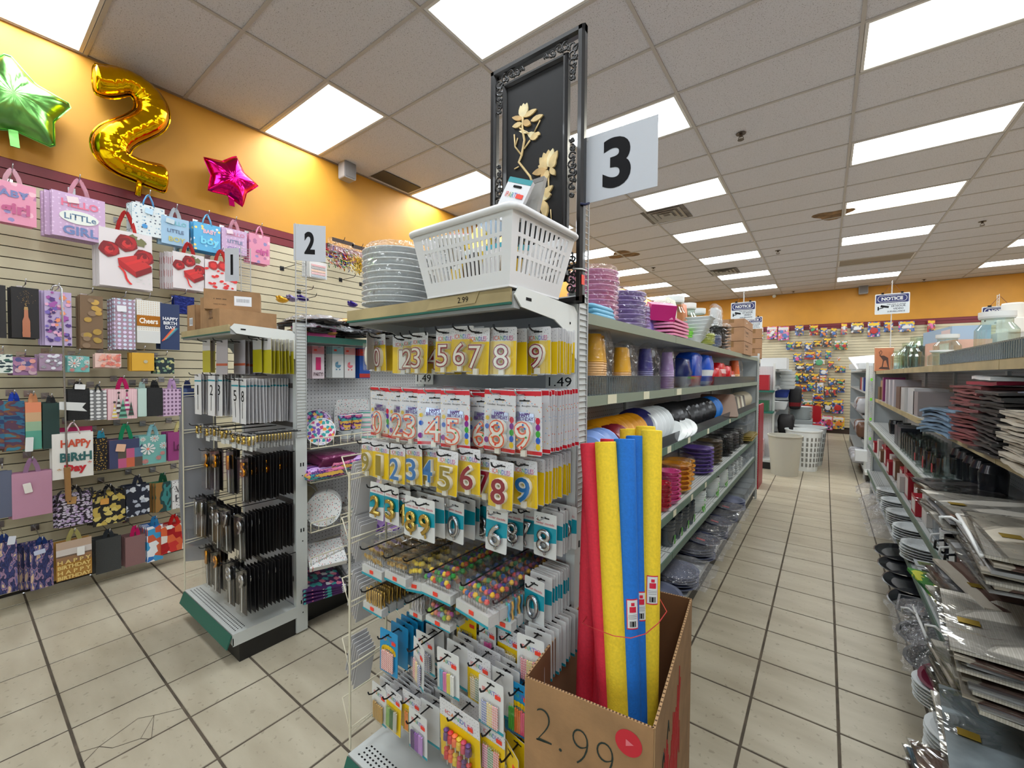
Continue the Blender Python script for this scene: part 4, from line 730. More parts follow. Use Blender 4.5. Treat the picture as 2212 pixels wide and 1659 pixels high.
def cmesh(kind):
    if kind in CM: return CM[kind]
    q = MB(); t = .0016
    def plate(w, h, m=0, mb=0, r=.005): q.prism(rrect(w, h, r, 0, -h / 2), 0, t, m, mb, mb)
    def band(w, h, z0, z1, m, y=-.0004, r=.0): q.add([(-w / 2, y, z0), (w / 2, y, z0), (w / 2, y, z1), (-w / 2, y, z1)], [(0, 1, 2, 3)], m)
    def slot(w, z): q.add([(-w / 2, -.0006, z - .002), (w / 2, -.0006, z - .002), (w / 2, -.0006, z + .002), (-w / 2, -.0006, z + .002)], [(0, 1, 2, 3)], 3); q.add([(-.004, -.0006, z), (.004, -.0006, z), (.003, -.0006, z + .004), (-.003, -.0006, z + .004)], [(0, 1, 2, 3)], 3)
    if kind == 'num': w, h, ms = .0855, .137, [SPK, YELC, GREYC, HOLEM]; plate(w, h, 0, 2); band(w, h, -h + .002, -h * .29, 1); slot(.03, -.014)
    elif kind == 'bday': w, h, ms = .113, .182, [pat('bday_card', 'dots', (214, 213, 217), [(226, 120, 90), (120, 170, 210), (230, 200, 90)], 60, .1, .4, rnd=1), REDC, GREYC, HOLEM]; plate(w, h, 0, 2, .006); band(w, h, -.016, -.003, 1); band(w, h, -h + .003, -h + .013, 1); slot(.036, -.03)
    elif kind == 'choc': w, h, ms = .08, .135, [PAPER, TEALC, GREYC, HOLEM]; plate(w, h, 0, 2); q.add([(-w / 2, -.0004, -h * .72), (w / 2, -.0004, -h * .62), (w / 2, -.0004, -h * .3), (-w / 2, -.0004, -h * .3)], [(0, 1, 2, 3)], 1); slot(.03, -.015)
    elif kind == 'iparty': w, h, ms = .09, .135, [PAPER, TEALC, GREYC, HOLEM]; plate(w, h, 0, 2); band(w, h, -h + .001, -h * .93, 1); slot(.028, -.012)
    elif kind == 'icl': w, h, ms = .092, .148, [SPK, YELC, GREYC, HOLEM]; plate(w, h, 0, 2); band(w, h, -h + .002, -h * .34, 1); slot(.028, -.013)
    elif kind == 'iclbig': w, h, ms = .165, .18, [SPK, YELC, GREYC, HOLEM]; plate(w, h, 0, 2); band(w, h, -h + .002, -h * .29, 1); slot(.034, -.016)
    elif kind == 'crown': w, h, ms = .092, .15, [mat('crown_blue', (20, 140, 196), .4), YELC, mat('crown_back', (60, 130, 165), .5), HOLEM]; plate(w, h, 0, 2); slot(.03, -.018)
    elif kind == 'white': w, h, ms = .07, .12, [PAPER, TEALC, GREYC, HOLEM]; plate(w, h, 0, 2); slot(.028, -.012)
    elif kind == 'yel': w, h, ms = .085, .14, [YELC, YELC, GREYC, HOLEM]; plate(w, h, 0, 2); slot(.03, -.013)
    elif kind == 'spark': w, h, ms = .1, .255, [col(222, 220, 222), TEALC, GREYC, HOLEM]; plate(w, h, 0, 2, .002); band(w, h, -.047, -.038, 1); slot(.026, -.012)
    elif kind == 'pick': w, h, ms = .092, .25, [mat('black_pack', (24, 22, 24), .5, spec=.2), YELC, col(40, 38, 38), HOLEM]; plate(w, h, 0, 2, .002)
    elif kind == 'clip': w, h, ms = .058, .09, [clear('clip_clear', amt=.25, milky=.15), PAPER, GREYC, HOLEM]; plate(w, h, 0, 0, .003); band(w, h, -h, -h * .74, 1, -.001)
    elif kind == 'grey': w, h, ms = .15, .2, [col(176, 170, 176), col(190, 90, 60), col(120, 110, 116), HOLEM]; plate(w, h, 0, 2); band(w, h, -h * .75, -h * .68, 1); slot(.03, -.012)
    elif kind == 'yelpack': w, h, ms = .11, .2, [col(200, 196, 196), mat('pack_olive', (186, 176, 30), .35), col(150, 140, 60), HOLEM]; plate(w, h, 0, 2); band(w, h, -h + .002, -h * .33, 1); slot(.026, -.012)
    me = q.mesh('card_' + kind, ms); CM[kind] = (me, w, h); return CM[kind]
def digit_mesh(d, kind, c=None):
    key = ('dg', d, kind, c)
    if key in TXT: return TXT[key]
    W_, H_ = {'num': (.047, .066), 'bday': (.055, .078), 'choc': (.05, .07), 'pick': (.06, .08), 'clip': (.034, .048)}[kind]
    if str(d) == '1': W_ *= .5
    if kind in ('choc', 'pick', 'clip'):
        me = text(str(d), 1, c, ext=.06, bevel=.055, bold=-.03, fit=(W_, H_), res=4)
        me = me.copy(); me.materials.clear(); me.materials.append(c)
        zs = [v.co.z for v in me.vertices]; k = .012 / (max(zs) - min(zs))
        for v in me.vertices: v.co.z *= k
        for p in me.polygons: p.use_smooth = True
    else: me = None
    TXT[key] = me; return me
def put_digit(o, d, kind, h, c, y0=0.0, cz=None):
    W_, H_ = {'num': (.054, .075), 'numc': (.054, .075), 'bday': (.06, .086)}.get(kind, (.05, .07))
    if str(d) == '1': W_ *= .55
    cz = cz if cz is not None else -h * .62
    wax = mat('white_wax', (232, 228, 216), .35)
    if kind == 'num' or kind == 'numc' or kind == 'bday':
        big, small = (wax, c) if kind == 'numc' else (c, wax)
        dg = ob('candle', text(str(d), 1, wax, ext=.09, bold=.045, fit=(W_, H_), res=3), o, (0, -.007, cz), FRONT); dg.scale = (1, 1, .07)
        fr = ob('numeral_edge', text(str(d), 1, c, ext=.004, bold=.035 if kind != 'numc' else .01, fit=(W_ * .96, H_ * .97), res=3), dg, (0, 0, .1)); fr.scale = (1, 1, 1.5)
        if kind != 'numc': fc = ob('numeral_face', text(str(d), 1, wax, ext=.004, bold=-.008, fit=(W_ * .84, H_ * .88), res=3), dg, (0, 0, .112)); fc.scale = (1, 1, 1.5)
        mk('candle_foot', MB().box(-.008, .008, -.011, -.002, cz - H_ / 2 - .014, cz - H_ / 2 + .004), wax, parent=o)
        mk('blister', MB().prism(rrect(W_ * 1.25, H_ * 1.35, .006, 0, cz - .004), -.0165, -.0006), BLIST, parent=o)
SILV = mat('silver_candle', (190, 192, 198), .18, 1.0); GOLDC = mat('gold_candle', (206, 176, 96), .2, 1.0); GOLD2 = mat('deep_gold_candle', (226, 150, 20), .18, 1.0)
MAROON, BLUEC, OLIVEG, ORANGEC = col(140, 14, 40, rough=.4), col(14, 110, 180, rough=.4), col(150, 128, 24, rough=.4), col(226, 90, 50, rough=.4)
def hooks(parent, x, y, z, yb, m, up=True):
    ox, oy = parent.location.x, parent.location.y
    L_ = [(x - ox, yb - oy, z), (x - ox, y - .03 - oy, z)] + ([(x - ox, y - .042 - oy, z + .006), (x - ox, y - .046 - oy, z + .016)] if up else [])
    mk('hook', MB().tube(L_, .0026, 6), m, parent=parent)
def dress(o, kind, d=None, c=None, extra=None):
    me, w, h = cmesh(kind)
    if kind in ('num',):
        ob('lettering', rainbow('ICANDLES', (w * .74, .013)), o, (0, -.001, -.031), FRONT); put_digit(o, d, 'num' if c in (MAROON,) and extra == 'outline' else 'numc', h, c)
    elif kind == 'bday':
        ob('lettering', text('Candles  Bougies  Velas', 1, INK, fit=(w * .8, .006)), o, (0, -.001, -.045), FRONT); mk('greeting_plaque', MB().prism([(-.03, -.083), (.034, -.09), (.032, -.066), (-.026, -.06)], -.003, -.0008), HOLO, parent=o)
        ob('greeting', text('HAPPY\nBIRTHDAY', 1, col(90, 50, 130), bold=.03, fit=(.058, .022), line=.8), o, (.002, -.0036, -.075), FRONT); put_digit(o, d, 'bday', h, ORANGEC, cz=-.128)
        b = MB()
        for i, cc in enumerate(range(5)): disc(b, w / 2 - .012, -.085 - .018 * i, .0095, -.0012, i, 10, 0, 0, .8)
        disc(b, -w / 2 + .012, -.11, .008, -.0012, 3, 9); disc(b, -w / 2 + .01, -.15, .009, -.0012, 1, 9); disc(b, -w / 2 + .013, -.085, .007, -.0012, 4, 9)
        mk('printed_balloons', b, [col(206, 30, 60), col(130, 30, 140), col(60, 160, 50), col(30, 90, 190), col(226, 190, 30)], parent=o, kind='stuff')
        s = MB()
        for i, (u, v) in enumerate(((-.012, .02), (.012, .022), (.016, -.002), (-.014, -.01), (.0, -.03), (.006, .032))): disc(s, u, -.128 + v, .0032, -.0185, i % 4, 10, .45)
        mk('star_dots', s, [col(206, 40, 50), col(40, 110, 190), col(60, 150, 70), col(230, 150, 60)], parent=o, kind='stuff')
    elif kind == 'choc':
        ob('lettering', text('number chandelle', 1, col(206, 70, 90), fit=(w * .8, .007)), o, (0, -.001, -.031), FRONT)
        dg = ob('candle', digit_mesh(d, 'choc', c), o, (0, -.008, -h * .6), FRONT); mk('candle_foot', MB().cyl((0, -.007, -h * .6 - .03), (.004, -.007, -h * .6 - .044), .004, .003, 6), c, parent=o)
    elif kind in ('iparty', 'icl', 'iclbig', 'crown', 'yel', 'white'):
        cs, tp = extra or ([(226, 120, 160), (240, 200, 80), (120, 190, 220)], 'plain')
        if kind != 'yel': ob('lettering', rainbow('IPARTY!' if kind == 'iparty' else 'HAPPY' if kind == 'crown' else 'ICANDLES', (w * .7, .012)), o, (0, -.001, -.033), FRONT)
        mk('price_sticker', MB().prism(rrect(.02, .011, .001, w * .28, -.038), -.0014, -.0006), REDSTK, parent=o)
        q = MB(); n = len(cs) * (3 if len(cs) < 4 else 2); ww = w * .66; top, bot = -h * .45, -h * .9
        if kind == 'crown':
            for i in range(9): a = math.pi * i / 8; disc(q, math.cos(a) * w * .33, top - .004 + math.sin(a) * .014, .008, -.0012, len(cs), 8)
        if tp == 'figure':
            for r_ in range(2):
                for i in range(6): x = -ww / 2 + ww * (i + .5) / 6; z = top - .012 - r_ * .056; q.lathe([(0, -.018), (.011, -.011), (.0095, .004), (.005, .009), (.009, .016), (0, .023)], 7, (i + r_) % len(cs), (x, -.01, z)); q.cyl((x, -.01, z - .034), (x, -.01, z - .016), .0018, n=4, m=len(cs))
        else:
            for i in range(n):
                x = -ww / 2 + ww * (i + .5) / n; rr = ww / n * .46; q.cyl((x, -.006, bot), (x, -.006, top - U(0, .006)), rr, n=6, m=i * len(cs) // n); q.cyl((x, -.006, top), (x, -.006, top + .006), .0006, n=4, m=len(cs))
        mk('candles', q, [pat('spiral%d_%d_%d' % c_, 'sd', (0, 0, 0), [c_, (240, 238, 234)], 90) if tp == 'spiral' else col(*c_, rough=.35) for c_ in cs] + [PAPER if kind != 'crown' else YELC], parent=o, kind='stuff')
        mk('blister', MB().prism(rrect(ww * 1.12, (top - bot) * 1.08, .004, 0, (top + bot) / 2), -.013 if tp != 'figure' else -.022, -.0006), BLIST, parent=o)
def stack(parent, kind, k, xc, yt, y, lbl, n=0, d=None, c=None, extra=None, dy=.014, yb=None, hook=DARKWIRE, yaw=0.0, cat='candle pack', name='candle_card', jit=.003, tilt=0.0, dx=0.0):
    me, w, h = cmesh(kind); p = at(k, xc, yt, Y=y); lean = U(-.03, .03)
    o = ob(name, me, loc=p, rot=(lean + tilt, U(-.03, .03), yaw + U(-.05, .05)), label=lbl, cat=cat); dress(o, kind, d, c, extra)
    yb = yb or parent.location.y
    if hook: hooks(parent, p.x, y, p.z - .0125, yb, hook)
    for i in range(n):
        yy = y + .02 + dy * (i + 1)
        if yy > yb - .012: break
        ob(name, me, loc=(p.x + U(-jit, jit) + dx * i, yy, p.z + U(-jit, jit)), rot=(U(-.02, .02), U(-.03, .03), yaw * .3 + U(-.05, .05)), label='%s card back from the front %s' % (ORD[i] if i < len(ORD) else 'rearmost', ' '.join(lbl.split()[:9])), cat=cat, group='cards behind the ' + lbl)
    return o
HT = ' on the flower panel display'
# row 1
for d, xc, yt, y, n, yaw in ((0, 178, 178, .95, 0, -.9), (0, 262, 188, .96, 7, -.1), (1, 500, 205, .99, 2, .5), (2, 560, 190, .99, 2, 0), (3, 650, 172, .95, 3, 0), (4, 800, 182, .99, 3, 0), (5, 900, 132, .93, 3, 0), (6, 1062, 108, .93, 3, 0), (7, 1212, 128, .93, 4, 0), (8, 1450, 118, .95, 5, .2), (9, 1780, 118, 1.03, 10, 0)):
    stack(G3, 'num', 'G', xc, yt, y, ('turned ' if yaw < -.5 else '') + 'yellow card with red outlined candle %s, top row' % NW[d], n, d, MAROON, 'outline', yaw=yaw, dy=.016 if n > 6 else .03)
# row 2
for d, xc, yt, y, n, yaw in ((0, 268, 688, .93, 1, 0), (1, 360, 693, .95, 1, 0), (2, 458, 698, .93, 5, 0), (3, 583, 700, .93, 6, .1), (4, 790, 706, .93, 5, .55), (5, 985, 716, .93, 4, .1), (6, 1235, 736, .97, 4, 0), (8, 1415, 712, .95, 3, 0), (9, 1650, 720, .965, 11, 0)):
    stack(G3, 'bday', 'G', xc, yt, y, 'white birthday candle card numeral %s with red top band' % NW[d], n, d, ORANGEC, yaw=yaw, hook=CHROME, dy=.017 if n > 6 else .035)
# row 3
for d, xc, yt, y, n, c, cn in ((9, 152, 1192, .945, 1, OLIVEG, 'gold'), (1, 282, 1212, .935, 2, OLIVEG, 'gold'), (2, 438, 1235, .93, 3, BLUEC, 'blue'), (3, 590, 1232, .93, 3, BLUEC, 'blue'), (4, 745, 1240, .95, 4, BLUEC, 'blue'), (5, 918, 1298, .91, 4, OLIVEG, 'gold'), (6, 1122, 1278, .93, 3, MAROON, 'maroon'), (7, 1278, 1330, .96, 3, MAROON, 'maroon'), (8, 1430, 1398, .94, 4, MAROON, 'maroon'), (9, 1650, 1388, .99, 12, BLUEC, 'blue')):
    stack(G3, 'num', 'G', xc, yt, y, 'yellow card with solid %s candle %s, third row' % (cn, NW[d]), n, d, c, dy=.0145 if n > 8 else .03)
# row 4
for d, xc, yt, y, n, c, cn in ((2, 245, 190, .94, 3, GOLDC, 'gold'), (3, 378, 225, .93, 3, GOLDC, 'gold'), (4, 485, 255, .95, 3, GOLDC, 'gold'), (8, 585, 325, .93, 4, GOLDC, 'gold'), (9, 712, 350, .92, 8, GOLDC, 'gold'), (0, 990, 365, .98, 3, SILV, 'silver'), (3, 1245, 372, 1.09, 2, SILV, 'silver'), (6, 1390, 432, 1.0, 0, SILV, 'silver'), (8, 1545, 432, 1.12, 2, SILV, 'small silver'), (7, 1668, 420, 1.14, 1, SILV, 'silver'), (8, 1848, 482, 1.075, 5, SILV, 'large silver'), (9, 2045, 402, 1.17, 0, SILV, 'silver')):
    stack(G3, 'choc', 'H', xc, yt, y, 'teal card with puffy %s candle %s, %s' % (cn, NW[d], 'gold group' if xc < 900 else 'silver group'), n, d, c, hook=CHROME if d in (6, 8, 0) else DARKWIRE, dy=.018 if n > 4 else .03)
stack(G3, 'choc', 'H', 1745, 1108, 1.04, 'tilted white and teal card with silver numeral 0 candle low on the right', 12, 0, SILV, dy=.0125, yaw=-.15)
# row 5: clear boxes of cake picks
def pick_box(k, xl, xr, yt, yb_, y, lbl, tops, base, n=2, depth=.035, yaw=0.0, dyn=.04, sticker=True):
    xm = (xl + xr) / 2; p = at(k, xm, yt, Y=y); x0, x1 = at(k, xl, yb_, Y=y).x, at(k, xr, yb_, Y=y).x; w = (x1 - x0) * .92; h = p.z - at(k, xm, yb_, Y=y).z
    rr = random.Random(int(xl)); body = MB().prism(rrect(w, h, .004, 0, -h / 2), 0, depth).mesh('clear_box', [clear('box_clear', amt=.12, rough=.1, wrinkle=.15, wscale=20)])
    bm = MB().box(-w / 2 + .001, w / 2 - .001, .001, depth - .001, -h + .001, -h * .7).mesh('card_base', [PAPER]); sm = MB().box(-w / 2, w / 2, -.0006, .0, -h + .0008, -h * .93).mesh('strip', [TEALC])
    q = MB(); nn = max(4, int(w / .014))
    for i in range(nn):
        for j in range(2):
            x = -w * .42 + w * .84 * (i + .5) / nn + rr.uniform(-.003, .003); yy = depth * (.25 + .5 * j); z = -h * (.42 if j == 0 else .28) + rr.uniform(-.006, .006); m = (i + 2 * j) % (len(tops))
            q.cyl((x, yy, -h * .7), (x, yy, z), .0011, n=4, m=len(tops))
            if base == 'star': disc(q, x, z, .008, yy - .003, m, 10, .45); disc(q, x + .002, z - .01, .006, yy + .002, m, 10, .45)
            elif base == 'cube': q.box(x - .005, x + .005, yy - .005, yy + .005, z - .005, z + .005, m)
            elif base == 'twist': q.tube([(x + .0018 * math.sin(t * 1.3), yy, -h * .75 + (h * .6) * t / 8) for t in range(9)], .0035, 5, m)
            else: q.lathe([(0, -.009), (.007, -.005), (.0085, 0), (.006, .006), (0, .009)], 8, m, (x, yy, z))
    pm = q.mesh('picks', [t if not isinstance(t, tuple) else col(*t, rough=.3) for t in tops] + [CHROME])
    for i in range(n + 1):
        o = ob('cake_pick_box', body, loc=(p.x, y + i * dyn, p.z + (U(-.004, .004) if i else 0)), rot=(0, 0, yaw), label=lbl if i == 0 else '%s box back from the front %s' % (ORD[i - 1], ' '.join(lbl.split()[:9])), cat='cake picks', group=None if i == 0 else 'boxes behind the ' + lbl)
        ob('card_base', bm, o); ob('teal_strip', sm, o)
        ob('picks', pm, o, kind='stuff')
        if i == 0 and sticker: mk('price_sticker', MB().prism(rrect(.02, .012, .001, 0, -h * .82), -.0014, -.0002), REDSTK, parent=o)
    hooks(G3, p.x, y, p.z - .004, 1.205, DARKWIRE)
GFO = mat('gold_pick_foil', (220, 180, 90), .2, .9)
pick_box('H', 85, 290, 790, 1100, .9, 'clear box of gold star cake picks on the left', [GFO, mat('gold_pick_pale', (236, 210, 150), .25, .9)], 'star', 5)
pick_box('H', 300, 520, 870, 1160, .9, 'clear box of gold cube cake picks', [GFO, mat('gold_pick_pale', (236, 210, 150), .25, .9)], 'cube', 5)
pick_box('H', 530, 660, 900, 1240, .93, 'turned clear box of yellow smiley cake picks', [(236, 200, 30), (240, 210, 60)], 'ball', 3, yaw=.3)
pick_box('H', 645, 950, 1000, 1310, .9, 'wide clear box of party hat cake picks in mixed colours', [(40, 150, 60), (60, 60, 150), (240, 200, 40), (206, 60, 40), (40, 120, 70)], 'ball', 6, .04, dyn=.042)
pick_box('H', 950, 1335, 1120, 1500, .9, 'large clear box of multicoloured animal cake picks', [(60, 160, 90), (230, 140, 60), (40, 90, 160), (226, 90, 90), (120, 60, 140), (240, 190, 60)], 'ball', 6, .045, yaw=-.12, dyn=.046)
pick_box('H', 1355, 1530, 1290, 1600, .97, 'clear box of pastel twisted candles', [(240, 130, 160), (240, 180, 70), (90, 200, 160), (70, 170, 220)], 'twist', 5, .03, dyn=.033)
pick_box('H', 95, 290, 1190, 1440, .9, 'clear box of thin gold sparkle candles on the left', [GFO], 'twist', 6, .03, dyn=.035)
pick_box('H', 540, 675, 1290, 1490, .94, 'clear box of thin grey candles', [(190, 186, 190)], 'twist', 3, .03)
pick_box('H', 690, 945, 1375, 1570, .9, 'ICANDLES box of shiny light bulb candles', [(120, 170, 40), (206, 160, 60), (206, 110, 90), (170, 80, 140), (120, 150, 170)], 'ball', 2, .03)
# row 6 and 7: small candle packs
BC = [(240, 110, 110), (245, 130, 120)]
stack(G3, 'crown', 'I', 425, 268, .905, 'blue birthday candle card with coral striped candles on the left', 9, extra=(BC, 'spiral'), dy=.024, dx=.0)
stack(G3, 'iparty', 'I', 755, 290, .95, 'white party candle card with navy striped candles', 8, extra=([(30, 50, 120), (40, 60, 140)], 'spiral'), dy=.024)
stack(G3, 'iparty', 'I', 700, 372, .875, 'tilted party candle card with rainbow striped star candles', 0, extra=([(236, 90, 100), (240, 200, 70), (40, 70, 160)], 'spiral'), yaw=-.35)
stack(G3, 'iparty', 'I', 965, 455, .88, 'white party candle card with pastel spiral candles', 10, extra=([(90, 170, 200), (226, 120, 180), (232, 214, 90), (236, 236, 230)], 'plain'), dy=.024)
stack(G3, 'icl', 'I', 1250, 495, .92, 'yellow candle card with gold and striped candles in the middle', 8, extra=([(190, 150, 60), (60, 110, 70), (200, 170, 90)], 'spiral'), dy=.025)
stack(G3, 'yel', 'I', 1138, 95, .99, 'yellow card holding blue and white candles', 3, extra=([(230, 232, 236), (40, 90, 190), (20, 50, 130), (120, 130, 140)], 'plain'))
stack(G3, 'white', 'I', 1330, 190, .99, 'white card holding pink candles', 4, extra=([(240, 236, 238), (236, 110, 180), (226, 90, 160)], 'plain'))
stack(G3, 'icl', 'I', 1530, 260, 1.0, 'yellow card holding many thin white candles', 4, extra=([(238, 236, 224)] * 3, 'spiral'))
stack(G3, 'iparty', 'I', 1725, 325, .97, 'party candle card with neon striped candles beside the carton', 9, extra=([(240, 80, 110), (245, 210, 60), (250, 110, 90)], 'spiral'), dy=.02)
stack(G3, 'iparty', 'I', 1362, 720, .88, 'party candle card with blue yellow and pink striped star candles', 9, extra=([(40, 80, 180), (240, 200, 60), (245, 130, 130)], 'spiral'), dy=.025)
stack(G3, 'crown', 'I', 1620, 755, .93, 'blue birthday candle card with neon candles by the carton', 5, extra=([(90, 190, 70), (245, 130, 60), (240, 90, 130)], 'plain'))
# row 8
stack(G3, 'iparty', 'I', 335, 770, .92, 'slim card of gold glitter candles at the left end of the bottom row', 6, extra=([(190, 150, 80), (200, 160, 90)], 'plain'))
stack(G3, 'icl', 'I', 470, 810, .92, 'slim yellow card of green candles on the bottom row', 6, extra=([(150, 190, 110), (60, 110, 70), (200, 200, 190)], 'plain'))
stack(G3, 'icl', 'I', 635, 845, .93, 'slim yellow card of orange and green candles on the bottom row', 5, extra=([(240, 140, 50), (60, 150, 120), (230, 100, 60)], 'plain'))
stack(G3, 'iparty', 'I', 690, 1020, .885, 'white card of purple ombre candles on the bottom row', 6, extra=([(80, 50, 110), (150, 90, 180), (200, 150, 220)], 'plain'), dy=.03)
stack(G3, 'iclbig', 'I', 1065, 985, .87, 'large ICANDLES card of balloon shaped candles in two rows', 5, extra=([(90, 50, 120), (206, 40, 50), (240, 110, 60), (226, 190, 40), (200, 60, 90)], 'figure'), dy=.03)
stack(G3, 'icl', 'I', 1375, 1120, .89, 'yellow card of striped candles right of the large balloon candle card', 5, extra=([(226, 70, 140), (40, 130, 70), (240, 90, 90)], 'spiral'), dy=.03)
stack(G3, 'yel', 'I', 1545, 1345, .89, 'tilted yellow candle card at the bottom beside the carton', 3, extra=([(240, 220, 120), (226, 190, 60)], 'plain'), yaw=-.4)
# price notes on the back panel
for k, x, y, yv, lb in (('G', 690, 605, 1.2, 'handwritten 1.49 price note under the left candle cards'), ('G', 1990, 640, 1.2, 'handwritten 1.49 price note under the right candle cards')):
    p = at(k, x, y, Y=1.19); o = mk('price_note', MB().prism(rrect(.11, .052, .001), 0, .001), PAPER, loc=p, label=lb, cat='price note'); ob('writing', text('1.49', 1, INK, fit=(.085, .03)), o, (0, -.0008, 0), FRONT)
# ---------------------------------------------------------------- cream wire wings on the left side of each end display
def wing(x, y0, y1, z0, z1, parent, n=3):
    ox, oy = parent.location.x, parent.location.y; q = MB()
    for y in (y0, (y0 + y1) / 2 + .02, y1): q.cyl((x - ox, y - oy, z0), (x - ox, y - oy, z1), .0045, n=6)
    z = z0 + .08
    while z < z1:
        q.tube([(x - ox, y0 - oy, z), (x - ox, y1 - oy, z)], .003, 5); q.tube([(x - ox - .10, y0 + .03 - oy, z + .05), (x - ox - .10, y1 - oy, z + .05), (x - ox, y1 - oy, z), (x - ox, y0 - oy, z - .02), (x - ox - .10, y0 + .03 - oy, z + .05)], .0025, 5); z += .24
    mk('wire_wing', q, CREAM, parent=parent)
wing(-1.41, .885, 1.17, .17, 1.22, G3); wing(-3.315, .9, 1.2, .17, 1.5, G2)
cmesh('white')
for i, (z, yy) in enumerate(((1.19, .96), (1.0, .96), (.76, .96), (.5, .95))):
    for j in range(6):
        ob('card_pack', cmesh('choc')[0] if 0 else MB().prism(rrect(.075, .16, .004, 0, -.08), 0, .002).mesh('card_pack', [col(206, 204, 206)]) if j == 0 and i == 0 else bpy.data.meshes['card_pack'], loc=(-1.425 - .011 * j, yy + .02, z + .01 * j), rot=(-.25, 0, -R90), label='%s white card pack from the display, %s row of the left wire wing' % ((['nearest'] + ORD)[j], ['top', 'second', 'third', 'bottom'][i]), cat='card pack', group='white packs on the wire wing')
for i in range(5):
    o = mk('clear_bag', MB().prism([(-.09, -.9), (.08, -.86), (.1, -.5), (.09, 0), (-.08, 0), (-.1, -.45)], 0, .006), clear('bag_grey', (206, 206, 210), .12, .2, .5, 14, milky=.35), loc=(-3.335 - .012 * i, .99 + .02 * (i % 2), 1.42 - .11 * (i % 3)), rot=(0, 0, -R90), label='%s long clear plastic bag on the left side of the black candle display' % ['nearest', 'second', 'third', 'fourth', 'farthest'][i], cat='plastic bag', group='clear bags on the side of the display')
# ---------------------------------------------------------------- number two display: products
def plain_stack(parent, kind, k, xc, yt, y, lbl, n, dy, dig=None, c=None, name='candle_card', cat='candle pack', every=True, yaw=0.0, stick=True, cz=-.07):
    me, w, h = cmesh(kind); p = at(k, xc, yt, Y=y); hooks(parent, p.x, y, p.z - .008, parent.location.y, DARKWIRE)
    for i in range(n + 1):
        yy = y + dy * i
        if yy > parent.location.y - .012: break
        o = ob(name, me, loc=(p.x + U(-.002, .002), yy, p.z + U(-.003, .003)), rot=(U(-.02, .02), U(-.02, .02), yaw + U(-.06, .06)), label=lbl if i == 0 else '%s pack back from the front %s' % (ORD[i - 1] if i <= len(ORD) else 'rearmost', ' '.join(lbl.split()[:9])), cat=cat, group=None if i == 0 else 'packs behind the ' + lbl)
        if dig is not None and (every or i == 0):
            if kind == 'pick':
                dg = ob('numeral', digit_mesh(dig, 'pick', c), o, (0, -.011, cz), FRONT); mk('stick', MB().cyl((0, -.008, cz - .03), (0, -.008, -h + .008), .0028, n=5), PAPER, parent=o) if i < 2 else None
                if i == 0: mk('clear_sleeve', MB().prism(rrect(w, h * .98, .002, 0, -h / 2), -.02, -.0008), BLIST, parent=o)
            elif kind == 'clip': ob('numeral', digit_mesh(dig, 'clip', c), o, (0, -.007, -.035), FRONT)
            elif kind == 'spark': ob('numeral', text(str(dig), 1, INK, fit=(.042 if dig != 1 else .016, .062), res=3), o, (0, -.001, -.1), FRONT); mk('wand', MB().box(-.0012, .0012, -.002, -.0006, -h + .03, -.135), INK, parent=o)
NB = ' number candle'
plain_stack(G2, 'grey', 'D', 500, 1175, .955, 'grey card with a silver birthday topper on the number two display', 0, .03)
plain_stack(G2, 'grey', 'D', 690, 1185, 1.03, 'grey topper card beside the olive cards', 6, .026)
me_ = cmesh('grey')
plain_stack(G2, 'yelpack', 'D', 880, 1160, 1.07, 'olive yellow candle pack under the white bracket', 1, .03); plain_stack(G2, 'yelpack', 'D', 985, 1165, 1.085, 'olive yellow candle pack right of the first one', 6, .02)
plain_stack(G2, 'yelpack', 'D', 330, 1180, .945, 'purple and white candle pack at the left of the number two display', 1, .03)
for xc, yt, y, dg, n in ((235, 1545, .945, 1, 3), (385, 1545, .945, 2, 2), (465, 1545, .965, 3, 6), (635, 1592, .985, 5, 3), (725, 1598, .995, 8, 13)):
    plain_stack(G2, 'spark', 'D', xc, yt, y, 'long white sparkler card with numeral %s' % NW[dg], n, .0175, dg, every=False, name='sparkler_card', cat='sparkler pack')
for xc, yt, y, dg, n in ((240, 430, .945, 2, 1), (345, 455, .945, 3, 1), (430, 455, .96, 1, 1), (510, 480, .96, 9, 1), (560, 480, .965, 7, 1), (630, 520, .955, 5, 1), (690, 530, .96, 4, 1), (745, 540, .95, 3, 1), (810, 545, .965, 1, 1), (885, 520, 1.03, 0, 12)):
    plain_stack(G2, 'clip', 'E', xc, yt, y, '%s small clear clip pack with gold numeral %s' % (['leftmost', 'second', 'third', 'fourth', 'fifth', 'sixth', 'seventh', 'eighth', 'ninth', 'rightmost'][[240, 345, 430, 510, 560, 630, 690, 745, 810, 885].index(xc)], NW[dg]), n, .0165, dg, GOLDC, name='numeral_clip', cat='candle pack')
